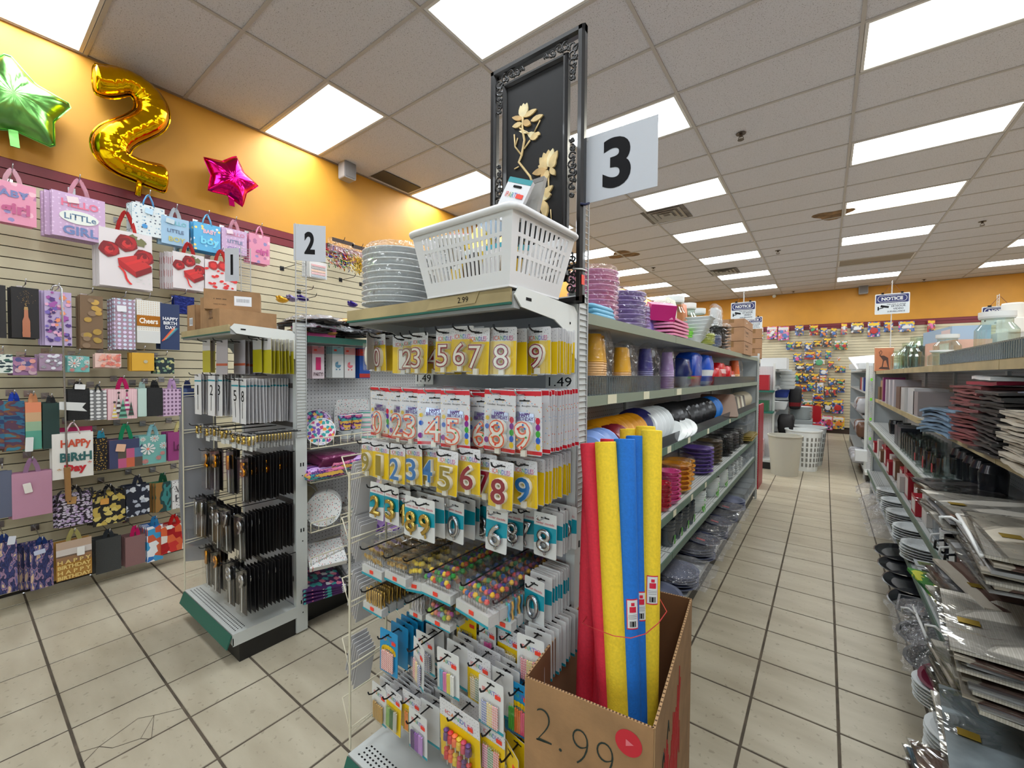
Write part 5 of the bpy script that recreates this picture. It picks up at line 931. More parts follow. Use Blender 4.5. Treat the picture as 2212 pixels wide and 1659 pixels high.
for k, xc, yt, y, dg, n, c, cn in (('E', 345, 700, .95, 2, 1, GOLD2, 'gold'), ('E', 440, 705, .95, 3, 1, GOLD2, 'gold'), ('E', 580, 715, .955, 1, 2, GOLD2, 'gold'), ('E', 745, 790, .965, 5, 14, GOLD2, 'gold'),
                                ('E', 235, 1215, .945, 1, 2, SILV, 'silver'), ('E', 300, 1230, .945, 1, 3, SILV, 'bright silver'), ('E', 410, 1270, .95, 3, 2, SILV, 'silver'), ('E', 470, 1330, .945, 8, 3, SILV, 'silver'), ('E', 555, 1350, .95, 7, 3, SILV, 'silver'), ('E', 705, 1415, .955, 9, 14, SILV, 'silver'),
                                ('F', 345, 395, .945, 1, 2, GOLD2, 'low gold'), ('F', 450, 440, .95, 9, 2, GOLD2, 'low gold'), ('F', 590, 560, .935, 8, 3, SILV, 'low silver'), ('F', 730, 640, .95, 9, 13, SILV, 'low silver')):
    plain_stack(G2, 'pick', k, xc, yt, y, 'black pack with %s foil numeral %s on a stick' % (cn, NW[dg]), n, .0185, dg, c, name='numeral_pick')
# cartons on top of the number two display
def carton(c, size, rz, lbl, prints=(), open_=False, m=CARD, name='carton', tape=True):
    x, y, z = size[0] / 2, size[1] / 2, size[2]; o = mk(name, MB().box(-x, x, -y, y, 0, z) if not open_ else MB().box(-x, x, -y, y, 0, .004).box(-x, x, -y, -y + .004, 0, z).box(-x, x, y - .004, y, 0, z).box(-x, -x + .004, -y, y, 0, z).box(x - .004, x, -y, y, 0, z), m, loc=c, rot=(0, 0, rz), label=lbl, cat='box')
    if tape:
        q = MB().box(-.024, .024, -y - .0006, y + .0006, z * .55, z + .0008) if y > x else MB().box(-x - .0006, x + .0006, -.024, .024, z * .55, z + .0008)
        if not open_: mk('packing_tape', q, clear('tape_brown', (206, 170, 120), .1, .2, milky=.3), parent=o)
    for s_, face, u, v, w, h, cc in prints:
        me = text(s_, 1, col(*cc), fit=(w, h)) if s_ else MB().add([(-w / 2, -h / 2, 0), (w / 2, -h / 2, 0), (w / 2, h / 2, 0), (-w / 2, h / 2, 0)], [(0, 1, 2, 3)]).mesh('sticker', [col(*cc)])
        L_, r_ = {'x': ((x + .001 + (.0004 if s_ else 0), u, v), (R90, 0, R90)), '-y': ((u, -y - .001 - (.0004 if s_ else 0), v), FRONT)}[face]
        ob('lettering' if s_ else 'shipping_label', me, o, L_, r_)
    return o
DK = (70, 54, 40)
carton((-2.80, 1.045, 1.842), (.25, .30, .098), 0, 'long taped carton at the bottom of the pile on the number two display', [('- --- --', '-y', 0, .05, .06, .006, DK)])
carton((-2.82, 1.02, 1.942), (.19, .27, .112), -.42, 'top carton with white barcode label', [('', 'x', .05, .055, .085, .055, (226, 226, 230)), ('||||||||||||', 'x', .05, .058, .06, .02, (40, 40, 44)), ('MADE IN CHINA', 'x', -.06, .03, .06, .007, DK), ('- ---- ---', 'x', -.06, .06, .06, .004, DK), ('-- ---', '-y', .0, .05, .06, .005, DK)])
carton((-3.02, 1.06, 1.842), (.16, .24, .2), .12, 'tall carton behind on the left of the pile', [('-- --', 'x', 0, .1, .05, .005, DK)])
carton((-3.22, 1.02, 1.842), (.11, .2, .165), .1, 'narrow carton with opened flap at the left end of the shelf', [('', '-y', 0, .06, .045, .05, (216, 216, 220)), ('||||||', '-y', 0, .06, .035, .035, (50, 50, 54))], open_=True)
# ================================================================ on top of the candle display
FOAM = mat('white_foam', (226, 228, 228), .35); WRAP = clear('shrink_wrap', amt=.06, rough=.1, wrinkle=.7, wscale=26)
def plate_profile(R, deep=.02): return [(0, .002), (R * .62, .002), (R * .7, .006), (R * .86, deep), (R, deep + .003), (R, deep + .006), (R * .86, deep + .004), (R * .68, .01), (R * .6, .006), (0, .006)]
def plate_pack(c, R, n, dz, m, lbl, deep=.02, wrap=True, part='plate', sx=1.0, sy=1.0, rz=0.0, name='plate_stack', cat='plates', flip=False, shape=None):
    o = empty(name, c, rz, lbl, cat); me = MB().lathe(shape or plate_profile(R, deep), 24, closed=True, sx=sx, sy=sy).mesh(part, [m]); z = 0
    for i in range(n): ob(part, me, o, (U(-.003, .003), U(-.003, .003), z + (deep if flip else 0)), (math.pi if flip else U(-.012, .012), U(-.012, .012), U(0, 6))if sx == sy else (math.pi if flip else 0, 0, 0)); z += dz
    if wrap: mk('clear_wrap', MB().lathe([(R * .7, -.0005), (R * 1.015, deep), (R * 1.02, z), (R * .9, z + deep + .008), (0, z + deep + .01)], 20, sx=sx, sy=sy), WRAP, parent=o)
    return o
plate_pack((-1.262, .995, 1.812), .128, 10, .0205, FOAM, 'tall stack of white foam plates left of the laundry basket', .018)
plate_pack((-1.10, 1.14, 1.812), .05, 12, .0205, FOAM, 'second stack of white foam plates behind the basket', .018, sx=1.0) if False else plate_pack((-1.14, 1.13, 1.812), .07, 13, .0205, FOAM, 'narrow stack of white foam plates behind the basket', .018)
# laundry basket
def basket():
    m = mat('white_plastic', (226, 226, 228), .35); o = empty('plastic_basket', (-.80, .975, 1.812), -.02, 'white plastic basket full of candle packs on the display top', 'basket'); H = .185
    b = [(-.155, -.118), (.155, -.118), (.155, .118), (-.155, .118)]; t = [(-.19, -.15), (.19, -.15), (.19, .155), (-.19, .155)]
    mk('bottom', MB().box(-.156, .156, -.119, .119, .0, .006), m, parent=o)
    for s in range(4):
        A, B, C, D = Vector((*b[s], 0)), Vector((*b[(s + 1) % 4], 0)), Vector((*t[(s + 1) % 4], H)), Vector((*t[s], H)); nrm = (B - A).cross(D - A).normalized() * -.004
        q = MB()
        def cell(u0, u1, v0, v1):
            P = lambda u, v: (A * (1 - u) + B * u) * (1 - v) + (D * (1 - u) + C * u) * v
            vs = [P(u0, v0), P(u1, v0), P(u1, v1), P(u0, v1)]; vs += [p + nrm for p in vs]; q.add(vs, [(0, 1, 2, 3), (7, 6, 5, 4), (0, 4, 5, 1), (1, 5, 6, 2), (2, 6, 7, 3), (3, 7, 4, 0)])
        nn = 19 if s % 2 == 0 else 11; ua, ub = .08, .92; rows = [(.22, .42), (.47, .67), (.72, .9)]
        cell(0, 1, 0, .22); cell(ua, ub, .42, .47); cell(ua, ub, .67, .72); cell(0, 1, .9, 1); cell(0, ua, .22, .9); cell(ub, 1, .22, .9)
        for v0, v1 in rows:
            for i in range(nn + 1):
                u = ua + (ub - ua) * i / nn; wd = (ub - ua) / nn * .22; cell(max(ua, u - wd), min(ub, u + wd), v0, v1)
        mk('slotted_side', q, m, parent=o)
    rim = []
    for s in range(4):
        cx, cy = t[s]; sx, sy = (1 if cx > 0 else -1), (1 if cy > 0 else -1); a0 = {(-1, -1): 180, (1, -1): 270, (1, 1): 0, (-1, 1): 90}[(sx, sy)]
        for i in range(4): a = math.radians(a0 + 30 * i); rim.append((cx - sx * .02 + .028 * math.cos(a), cy - sy * .02 + .028 * math.sin(a), H))
    mk('rim', MB().tube(rim, .009, 8, closed=True), m, parent=o)
    return o
basket()
def loose(lbl, p, rot, w, h, d, cols_, s=None, nm='candle_pack'):
    q = MB().prism(rrect(w, h, .004), -d / 2, d / 2, 0).prism(rrect(w, h * .12, .002, 0, h * .44), -d / 2 - .0008, -d / 2, 1); o = mk(nm, q, [col(*cols_[0], rough=.35), col(*cols_[1], rough=.35)], loc=p, rot=rot, label=lbl, cat='candle pack')
    if s: ob('lettering', rainbow(s, (w * .6, .016)), o, (-.005, -d / 2 - .0015, h * .1), FRONT); mk('price_sticker', MB().prism(rrect(.024, .013, .001, w * .25, h * .09), -d / 2 - .002, -d / 2 - .0016), REDSTK, parent=o); mk('hang_hole', MB().prism(rrect(.03, .007, .003, 0, h * .3), -d / 2 - .0015, -d / 2 - .0008), INK, parent=o)
loose('party candle card with red sticker sticking up out of the basket', (-.735, .985, 2.09), (-.2, .38, .1), .082, .13, .014, ((222, 222, 226), (16, 140, 150)), 'IPARTY!')
loose('grey blue candle pack leaning behind the front card in the basket', (-.795, 1.02, 2.07), (-.3, .75, .1), .08, .14, .012, ((150, 170, 190), (16, 140, 150)))
loose('taupe candle pack at the back of the basket', (-.70, 1.03, 2.10), (-.2, .1, -.2), .08, .12, .012, ((150, 146, 140), (120, 116, 112)))
loose('flat clear pack of rainbow candles at the left end of the basket', (-.945, .96, 2.012), (-1.1, .1, .2), .09, .07, .02, ((206, 206, 200), (226, 110, 150)))
loose('yellow edged pack in the middle of the basket', (-.87, 1.0, 2.005), (-.6, .3, .1), .08, .1, .02, ((230, 200, 30), (210, 212, 206)))
for i in range(14):
    c_ = [((226, 190, 30), (236, 236, 230)), ((40, 36, 36), (60, 60, 60)), ((206, 204, 204), (16, 150, 170)), ((226, 180, 20), (40, 40, 40))][(i * 3 + i // 4) % 4]
    loose('%s candle pack lying inside the white basket' % (['yellow', 'black', 'grey', 'gold'][(i * 3 + i // 4) % 4] + ' ' + ['front', 'second', 'third', 'fourth', 'fifth', 'sixth', 'seventh', 'eighth', 'ninth', 'tenth', 'eleventh', 'twelfth', 'thirteenth', 'rear'][i]), (-.92 + .019 * i, .93 + .012 * (i % 4), 1.86 + .02 * (i % 3)), (U(-.2, .2), U(-.3, .3), U(-.6, .6)), .07, .12, .008, c_)
p = at('J', 1150, 1290, Y=.862); o = mk('price_card', MB().prism([(-.12, -.012), (.075, -.008), (.09, .022), (-.10, .016)], 0, .001), TAN, loc=(-.845, .8615, 1.79), label='tan price card with 2.99 handwriting on the shelf rail', cat='price card'); ob('writing', text('2.99', 1, INK, fit=(.04, .016)), o, (.03, -.001, .005), FRONT)
# ---------------------------------------------------------------- carved flower panel
def flower_panel():
    Y0 = 1.178; lac = mat('black_lacquer', (14, 10, 11), .3, coat=.15); o = empty('carved_panel', (-.80, Y0, 1.812), 0, 'tall black lacquer panel with ivory flowers in a carved double frame', 'wall panel')
    def K(x, y): p = at('K', x, y, Y=Y0); return (p.x + .80, p.z - 1.812)
    xl, xr = K(80, 900)[0], K(826, 500)[0]; zt = (K(80, 480)[1] + K(835, 70)[1]) / 2; il, ir = K(172, 900)[0], K(690, 800)[0]; it = (K(185, 570)[1] + K(690, 305)[1]) / 2
    def bar(n, x0, x1, z0, z1, parent):
        q = MB(); e = .006; vs = [(x0, .014, z0), (x1, .014, z0), (x1, .014, z1), (x0, .014, z1), (x0, -.002, z0), (x1, -.002, z0), (x1, -.002, z1), (x0, -.002, z1), (x0 + e, -.012, z0 + e), (x1 - e, -.012, z0 + e), (x1 - e, -.012, z1 - e), (x0 + e, -.012, z1 - e)]
        q.add(vs, [(3, 2, 1, 0), (8, 9, 10, 11), (4, 5, 9, 8), (5, 6, 10, 9), (6, 7, 11, 10), (7, 4, 8, 11), (0, 1, 5, 4), (1, 2, 6, 5), (2, 3, 7, 6), (3, 0, 4, 7)]); mk(n, q, lac, parent=parent)
    W1, W2, b1, b2 = .024, .018, .0, .075
    for a in ((xl, xl + W1, b1, zt), (xr - W1, xr, b1, zt), (xl, xr, zt - W1, zt), (xl, xr, b1, b1 + W1)): bar('outer_frame', *a, o)
    for a in ((il, il + W2, b2, it), (ir - W2, ir, b2, it), (il, ir, it - W2, it), (il, ir, b2, b2 + W2)): bar('inner_frame', *a, o)
    mk('backboard', MB().box(il + W2 * .5, ir - W2 * .5, .0, .01, b2 + W2 * .5, it - W2 * .5), mat('panel_black', (19, 18, 19), .55, spec=.3), parent=o)
    def scroll(q, cx, cz, r, a0, s, turns=1.4):
        q.tube([(cx + r * (1 - t / 15) * math.cos(a0 + s * t * turns * .42), -.004, cz + r * (1 - t / 15) * math.sin(a0 + s * t * turns * .42)) for t in range(13)], .0032, 5)
    def ornament(pts):
        q = MB()
        for i, (x, z, r) in enumerate(pts): r *= 1.2; scroll(q, x, z, r, i * 1.3, 1 if i % 2 else -1); scroll(q, x + r * .5, z - r * .6, r * .6, i * 2.1 + 1, -1 if i % 2 else 1)
        mk('carving', q, lac, parent=o)
    gx = (xl + W1 + il) / 2; gr = (xr - W1 + ir) / 2; gt = (zt - W1 + it) / 2
    for g, sx in ((gx, 1), (gr, -1)):
        ornament([(g, gt - .01, .016), (g + sx * .025, gt, .014), (g + sx * .05, gt + .003, .013), (g + sx * .075, gt, .010), (g, gt - .035, .014), (g, gt - .06, .013), (g + sx * .002, gt - .085, .011), (g, gt - .105, .008), (g + sx * .098, gt + .002, .007)])
        ornament([(g, zt * .5 + d, .014 - abs(d) * .08) for d in (-.085, -.06, -.035, -.012, .012, .035, .06, .085)]); ornament([(g, .03 + d, .014) for d in (.02, .045, .07, .095, .12)])
    IV = mat('ivory_inlay', (224, 196, 140), .5, var=.12, vscale=30); IV2 = mat('ivory_pale', (238, 222, 176), .5, var=.1, vscale=30); IV3 = mat('ivory_tan', (206, 168, 110), .5, var=.12, vscale=30)
    def leaf(a, b, w, m=0, part=None):
        A, B = Vector((*K(*a), 0)), Vector((*K(*b), 0)); d = B - A; n = Vector((-d.y, d.x, 0)).normalized() * w; pl = []
        for t, k in ((0, .15), (.2, .75), (.45, 1), (.7, .8), (.88, .4), (1, 0)): pl.append(A + d * t + n * k)
        for t, k in ((.88, -.4), (.7, -.8), (.45, -1), (.2, -.75), (0, -.15)): pl.append(A + d * t + n * k)
        pts = [(p.x, p.y) for p in pl][::-1]; part.append((pts, m))
    def group(name, leaves, m0=0):
        q = MB(); L_ = []
        for a, b, w, m in leaves: leaf(a, b, w, m, L_)
        for i, (pts, m) in enumerate(L_): q.prism(pts, -.004 - .0004 * i, .0, m)
        mk(name, q, [IV, IV2, IV3], parent=o)
    group('blossom', [((330, 825), (315, 735), .012, 1), ((335, 825), (340, 715), .013, 1), ((338, 825), (368, 712), .012, 1), ((345, 825), (445, 762), .009, 0), ((400, 858), (498, 808), .009, 0), ((335, 840), (250, 832), .008, 2), ((330, 878), (253, 905), .009, 0), ((338, 865), (398, 885), .011, 2)])
    group('blossom', [((530, 1230), (455, 1215), .012, 0), ((525, 1225), (468, 1150), .014, 0), ((528, 1222), (500, 1110), .014, 0), ((532, 1222), (540, 1085), .014, 0), ((538, 1222), (576, 1075), .013, 1), ((545, 1225), (612, 1092), .013, 0), ((550, 1228), (600, 1165), .012, 0), ((520, 1245), (412, 1278), .012, 2), ((525, 1250), (480, 1318), .010, 2), ((535, 1250), (515, 1338), .011, 0), ((555, 1235), (592, 1288), .009, 0)])
    group('blossom', [((450, 1440), (485, 1325), .016, 1), ((445, 1440), (440, 1350), .016, 1), ((440, 1450), (405, 1385), .016, 1), ((440, 1460), (375, 1470), .014, 1), ((435, 1470), (350, 1530), .014, 1), ((455, 1450), (540, 1400), .014, 1), ((460, 1455), (550, 1460), .014, 1), ((500, 1440), (575, 1370), .010, 0), ((510, 1450), (562, 1440), .009, 0), ((440, 1480), (385, 1578), .013, 0), ((455, 1490), (460, 1605), .013, 2), ((500, 1490), (520, 1625), .014, 0)])
    group('bird', [((445, 985), (370, 955), .011, 1), ((460, 960), (390, 1000), .012, 0), ((470, 965), (440, 950), .006, 0), ((380, 950), (305, 940), .005, 1)])
    q = MB()
    for pts, r in (([(335, 825), (332, 930), (347, 1010), (325, 1130), (302, 1185), (345, 1240), (392, 1300), (425, 1390)], .0042), ([(325, 1130), (272, 1062), (266, 965)], .003), ([(276, 1052), (293, 992)], .0025), ([(345, 1080), (392, 1010)], .003), ([(425, 945), (472, 850)], .0025), ([(302, 1220), (268, 1238)], .0025), ([(538, 1290), (540, 1420)], .003), ([(560, 1640), (555, 1560)], .002), ([(310, 915), (385, 960)], .003)):
        q.tube([(K(*p)[0], -.003, K(*p)[1]) for p in pts], r, 5)
    mk('branch', q, IV, parent=o)
    mk('red_sticker', MB().box(xr - .001, xr + .0006, -.008, .010, .055, .085), REDSTK, parent=o); mk('zip_tie', MB().tube([(xr - W1 - .003, -.014, .105), (xr + .004, -.014, .1), (xr + .004, .018, .1), (xr - W1, .018, .105)], .0025, 5, closed=True), PAPER, parent=o)
    mk('wire_tie', MB().tube([(xr - .004, -.014, .30), (xr + .006, -.004, .298), (xr + .012, .012, .305)], .004, 5), col(20, 30, 70), parent=o)
flower_panel()
# ---------------------------------------------------------------- carton of pool noodles
def noodle_box():
    FL, FR, BR, BL = Vector((-.596, .868, 0)), Vector((-.284, .908, 0)), Vector((-.355, 1.517, 0)), Vector((-.669, 1.464, 0)); H = .82
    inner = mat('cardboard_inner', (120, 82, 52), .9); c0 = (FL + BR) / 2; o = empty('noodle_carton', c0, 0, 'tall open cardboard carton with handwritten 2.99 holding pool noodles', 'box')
    def wall(n, A, B, dz=0.0):
        A, B = A - c0, B - c0; d = (B - A).normalized(); nn = Vector((d.y, -d.x, 0)) * .003; q = MB(); k = 40; rr = random.Random(int(A.x * 1000))
        vs = [A + nn, B + nn, B - nn, A - nn]; top = [v + Vector((0, 0, H + dz)) for v in vs]
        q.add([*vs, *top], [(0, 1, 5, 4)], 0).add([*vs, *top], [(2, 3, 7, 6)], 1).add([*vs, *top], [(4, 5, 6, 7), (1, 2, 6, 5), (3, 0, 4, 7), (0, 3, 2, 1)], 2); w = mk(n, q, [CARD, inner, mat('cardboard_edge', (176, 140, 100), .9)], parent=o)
        fl = MB()
        for i in range(k): u = (i + .5) / k; p = A + (B - A) * u + Vector((0, 0, H + dz + .0005)); fl.add([p + nn * .8 + d * .002, p - nn * .8 + d * .002, p - nn * .8 - d * .002, p + nn * .8 - d * .002], [(3, 2, 1, 0)])
        mk('flutes', fl, mat('flute_dark', (84, 58, 38), .95), parent=w, kind='stuff'); return w, A, B, d, nn
    wf_, A, B, d, nn = wall('front_panel', FL, FR); wall('side_panel', FR, BR); wr, A2, B2, d2, nn2 = o.children[1], FR - c0, BR - c0, None, None; wall('side_panel', BL, FL); wall('back_panel', BR, BL)
    mk('bottom', MB().add([FL - c0 + Vector((0, 0, .004)), FR - c0 + Vector((0, 0, .004)), BR - c0 + Vector((0, 0, .004)), BL - c0 + Vector((0, 0, .004))], [(0, 1, 2, 3), (3, 2, 1, 0)]), inner, parent=o)
    a = math.atan2(d.y, d.x); mark = col(20, 40, 36)
    for s_, u, z, w, h in (('2', .17, .715, .042, .085), ('.', .31, .675, .008, .008), ('9', .47, .705, .04, .085), ('9', .66, .70, .04, .085)):
        p = A + (B - A) * u + nn * 1.3; ob('writing', text(s_, 1, mark, bold=-.03, fit=(w, h), res=4), o, (p.x, p.y, z), (R90, 0, a))
    p = A + (B - A) * .83 + nn * 1.35; q = MB(); disc(q, 0, 0, .03, 0, 0, 26); mk('round_sticker', q, col(200, 30, 50, rough=.4), parent=o, loc=(p.x, p.y, .765), rot=(0, 0, a)); q = MB(); poly(q, [(-.006, -.008), (.012, 0), (-.006, .008)], 0, 0); mk('sticker_arrow', q, col(226, 120, 130), parent=o, loc=(p.x + nn.x * .2, p.y + nn.y * .2, .765), rot=(0, 0, a))
    dv = (BR - FR).normalized(); n3 = Vector((dv.y, -dv.x, 0)); rr = random.Random(4); q = MB(); A3 = FR - c0
    for s_ in range(16):
        u = rr.uniform(.08, .3); z0 = rr.uniform(.5, .68); pts = []
        for i in range(8): pts.append(A3 + dv * (u + i * .008 + rr.uniform(-.01, .01)) * 1.0 + n3 * .0042 + Vector((0, 0, z0 + (.07 if i % 2 else -.05) * rr.uniform(.5, 1.2))))
        q.tube(pts, .0011, 4)
    mk('red_scribble', q, col(190, 60, 60), parent=o)
    q = MB().tube([A3 + dv * (.02 + .012 * i) + n3 * .0042 + Vector((0, 0, .6 + .05 * math.sin(i * 1.2) + .006 * i)) for i in range(14)], .001, 4); mk('pen_scribble', q, mark, parent=o)
    fm = {k: mat('foam_' + k, c, .75, bump=.12, bscale=300, var=.05, vscale=140) for k, c in (('red', (214, 40, 62)), ('yellow', (240, 204, 44)), ('blue', (24, 110, 200)))}
    defs = [('red', (338, 125), 1.12, (415, 1380), 1.0, 'front red foam pool noodle'), ('yellow', (410, 118), 1.10, (515, 1420), .985, 'front yellow pool noodle beside the red ones'), ('blue', (500, 105), 1.14, (612, 1440), 1.0, 'front blue pool noodle with a white label'), ('yellow', (628, 64), 1.22, (690, 1240), 1.12, 'right yellow pool noodle with a white label'), ('blue', (555, 92), 1.21, (640, 1300), 1.09, 'rear blue pool noodle behind the front blue one'), ('yellow', (600, 46), 1.30, (680, 1150), 1.2, 'tallest yellow pool noodle at the back'), ('yellow', (522, 58), 1.30, (600, 1000), 1.22, 'rear yellow pool noodle behind the blue ones'), ('red', (432, 106), 1.21, (400, 1300), 1.10, 'rear red pool noodle behind the yellow one'), ('red', (352, 128), 1.2, (318, 1330), 1.09, 'left red pool noodle standing deep in the carton')]
    mids = []
    for cn, t, yt, l, yl, lb in defs:
        P, Q = at('L', *t, Y=yt), at('L', *l, Y=yl); dd = (P - Q).normalized(); B0 = Q + dd * ((.012 - Q.z) / dd.z); ex, ey = (FR - FL).normalized(), (BL - FL).normalized(); uu, vv = (B0 - FL).dot(ex), (B0 - FL).dot(ey); B0 = FL + ex * max(.035, min((FR - FL).length - .035, uu)) + ey * max(.035, min(.56, vv)) + Vector((0, 0, .012)); L_ = P - B0; x_ = Vector((0, 0, 1)).rotation_difference(L_.normalized())
        n_ = L_.length; R = .0295; q = MB().lathe([(.006, 0), (R - .002, 0), (R, .002), (R, n_ - .002), (R - .002, n_), (.0075, n_), (.0065, n_ - .04), (0, n_ - .04)], 20, closed=True); o2 = mk('pool_noodle', q, fm[cn], loc=B0, label=lb, cat='pool noodle', group='pool noodles'); o2.rotation_mode = 'QUATERNION'; o2.rotation_quaternion = x_; mids.append((o2, B0, L_))
        if 'label' in lb or lb.startswith('rear blue'):
            z = n_ * (.68 if cn == 'blue' and 'front' in lb else .70); qa = x_.inverted(); ang = math.atan2((qa @ (CAM - (B0 + L_ * .68))).y, (qa @ (CAM - (B0 + L_ * .68))).x) + (.45 if cn == 'blue' else .35)
            lm = MB(); e = []
            def patch(mb, da, z0, z1, r, m):
                k = 6
                for i in range(k): a0 = ang - da + 2 * da * i / k; a1 = ang - da + 2 * da * (i + 1) / k; mb.add([(r * math.cos(a0), r * math.sin(a0), z0), (r * math.cos(a1), r * math.sin(a1), z0), (r * math.cos(a1), r * math.sin(a1), z1), (r * math.cos(a0), r * math.sin(a0), z1)], [(0, 1, 2, 3)], m, True)
            patch(lm, .55, z - .037, z + .037, R + .0006, 1); patch(lm, .48, z - .034, z + .034, R + .0009, 0); patch(lm, .3, z + .004, z + .018, R + .0012, 1); patch(lm, .16, z + .02, z + .028, R + .0012, 1)
            for j in range(5): patch(lm, .04, z - .03, z - .018, R + .0013, 2)
            for j in range(6): ang0 = ang; ang = ang0 - .26 + .1 * j; patch(lm, .03, z - .031, z - .017, R + .0013, 2); ang = ang0
            patch(lm, .4, z - .003, z - .0015, R + .0012, 3); patch(lm, .4, z - .007, z - .0055, R + .0012, 3); patch(lm, .36, z - .0115, z - .01, R + .0012, 3)
            mk('product_label', lm, [PAPER, col(206, 30, 60), INK, col(150, 150, 150)], parent=o2)
    ring = [at('L', x, y, Y=yy) for x, y, yy in ((300, 975, 1.06), (370, 1005, 1.0), (450, 1035, .975), (530, 1045, .98), (600, 1025, 1.0), (660, 975, 1.05), (700, 920, 1.12))] 
    ring += [Vector((-.44, 1.30, ring[-1].z)), Vector((-.56, 1.25, ring[0].z))]
    mk('red_string', MB().tube(ring, .0012, 4, closed=True), col(200, 60, 60), label='thin red string tied around the pool noodles', cat='string')
noodle_box()
# ================================================================ long shelving runs
PEG = pat('pegboard', 'dots', (196, 196, 198), [(52, 50, 50)], 39, .13, .5)
PEGD = PEG
def shelving(nm_lbl, xs_, y0, y1, side, levels, z_top, nb, strip, end=True, kick_x=None, base_x=None, near_end=False):
    """side=+1: shelves face +X.  levels: (z, x_front, strip material)"""
    o = empty('shelving_run', (xs_, y0, 0), 0, nm_lbl, 'shelf'); L_ = y1 - y0; bl = L_ / nb
    def P(n, q, m, par=None): return mk(n, q, m, parent=par or o)
    for i in range(nb + 1): P('upright', MB().box(*sorted((-.004 * side, .036 * side)), i * bl - .02, i * bl + .02, .0, z_top + .05), STEEL)
    pb = MB().box(0, L_, -.004, .004, .15, z_top); b = P('back_panel', pb, PEG); b.rotation_euler = (0, 0, R90); b.location = (side * .016, 0, 0)
    for (z, xf, sm) in levels:
        w = abs(xf - xs_)
        for i in range(nb):
            xa, xb = sorted((side * .02, side * (w - .004))); s = P('shelf', MB().box(xa, xb, i * bl + .006, (i + 1) * bl - .006, z - .03, z), mat('shelf_board', (186, 188, 186), .4))
            q = MB(); r = side * w; xa2, xb2 = sorted((side * (w - .005), side * (w + .003)))
            mk('price_rail', MB().box(xa2, xb2, i * bl + .003, (i + 1) * bl - .003, z - .036, z + .004), sm, parent=s)
            if z < 1.6: mk('shelf_grooves', (lambda g: [g.box(*sorted((side * (w - .03 - .018 * j), side * (w - .034 - .018 * j))), i * bl + .02, (i + 1) * bl - .02, z, z + .0006) for j in range(4)] and g)(MB()), col(120, 122, 120), parent=s, kind='stuff')
    bx = abs((base_x if base_x is not None else levels[-1][1]) - xs_); kx = abs(kick_x - xs_)
    for i in range(nb):
        xa, xb = sorted((side * .02, side * bx)); d = P('base_deck', MB().box(xa, xb, i * bl + .004, (i + 1) * bl - .004, .16, .19), mat('shelf_board'))
    xa, xb = sorted((0, side * kx)); P('kick_plate', MB().box(xa, xb, .0, L_, 0, .16), BLACKK)
    if end:
        xa, xb = sorted((side * .0, side * bx)); e = P('end_panel', MB().box(xa, xb, L_ + .004, L_ + .022, .02, z_top + .03), mat('end_panel_grey', (176, 182, 184), .45))
        s = MB(); z = .1
        while z < z_top: s.box(*sorted((side * bx, side * (bx + .001))), L_ + .008, L_ + .014, z, z + .016); z += .03
        P('slotted_post', MB().box(*sorted((side * (bx - .02), side * bx)), L_ - .02, L_ + .024, .0, z_top + .06), STEEL); mk('post_slots', s, INK, parent=e, kind='stuff')
    return o
G3L = [(1.81, -.70, OLIVE), (1.505, -.70, OLIVE), (1.185, -.70, GREENGREY), (.79, -.70, GREENGREY), (.545, -.70, GREENGREY)]
g3r = shelving('long tableware shelving run behind the flower panel', -1.02, 1.29, 6.2, 1, G3L, 1.81, 4, OLIVE, kick_x=-.72, base_x=-.68)
g3l = shelving('shelving run facing the party aisle, back to back with the tableware', -1.068, 1.29, 6.2, -1, [(1.81, -1.39, GREEN), (1.4, -1.39, GREEN), (1.0, -1.39, GREEN), (.6, -1.39, GREEN)], 1.81, 4, GREEN, kick_x=-1.37, base_x=-1.40, end=False)
g2r = shelving('shelving run with wire baskets of party plates behind the number two display', -2.9, 1.31, 7.2, 1, [(1.81, -2.54, GREEN)], 1.84, 5, GREEN, kick_x=-2.62, base_x=-2.62, end=False)
G4L = [(1.655, .53, TAN), (1.295, .53, TAN), (.99, .47, OLIVE), (.69, .47, GREENGREY), (.35, .47, GREENGREY)]
g4 = shelving('shelving run of glassware and placemats on the right', .86, -.05, 7.25, -1, G4L, 1.70, 6, OLIVE, kick_x=.56, base_x=.50)
g5 = shelving('shelving run facing the far right aisle', .91, -.05, 7.25, 1, [(1.655, 1.26, TAN), (1.2, 1.26, OLIVE), (.7, 1.26, OLIVE)], 1.70, 6, OLIVE, kick_x=1.2, base_x=1.26, end=False)
# price tags on the rails of the tableware run
def rail_tags(parent, lst):
    for z, y, w in lst: mk('price_tag', MB().box(.3235, .3245, y - parent.location.y - w / 2, y - parent.location.y + w / 2, z - .034, z + .003), col(214, 208, 180), parent=parent)
rail_tags(g3r, [(1.505, 1.62, .09), (1.505, 2.03, .08), (1.505, 2.6, .1), (1.185, 2.42, .07), (1.185, 2.85, .06), (1.185, 3.4, .06), (1.185, 4.3, .06), (.79, 2.55, .06), (.79, 2.95, .05), (.79, 3.35, .05), (1.185, 2.0, .06)])
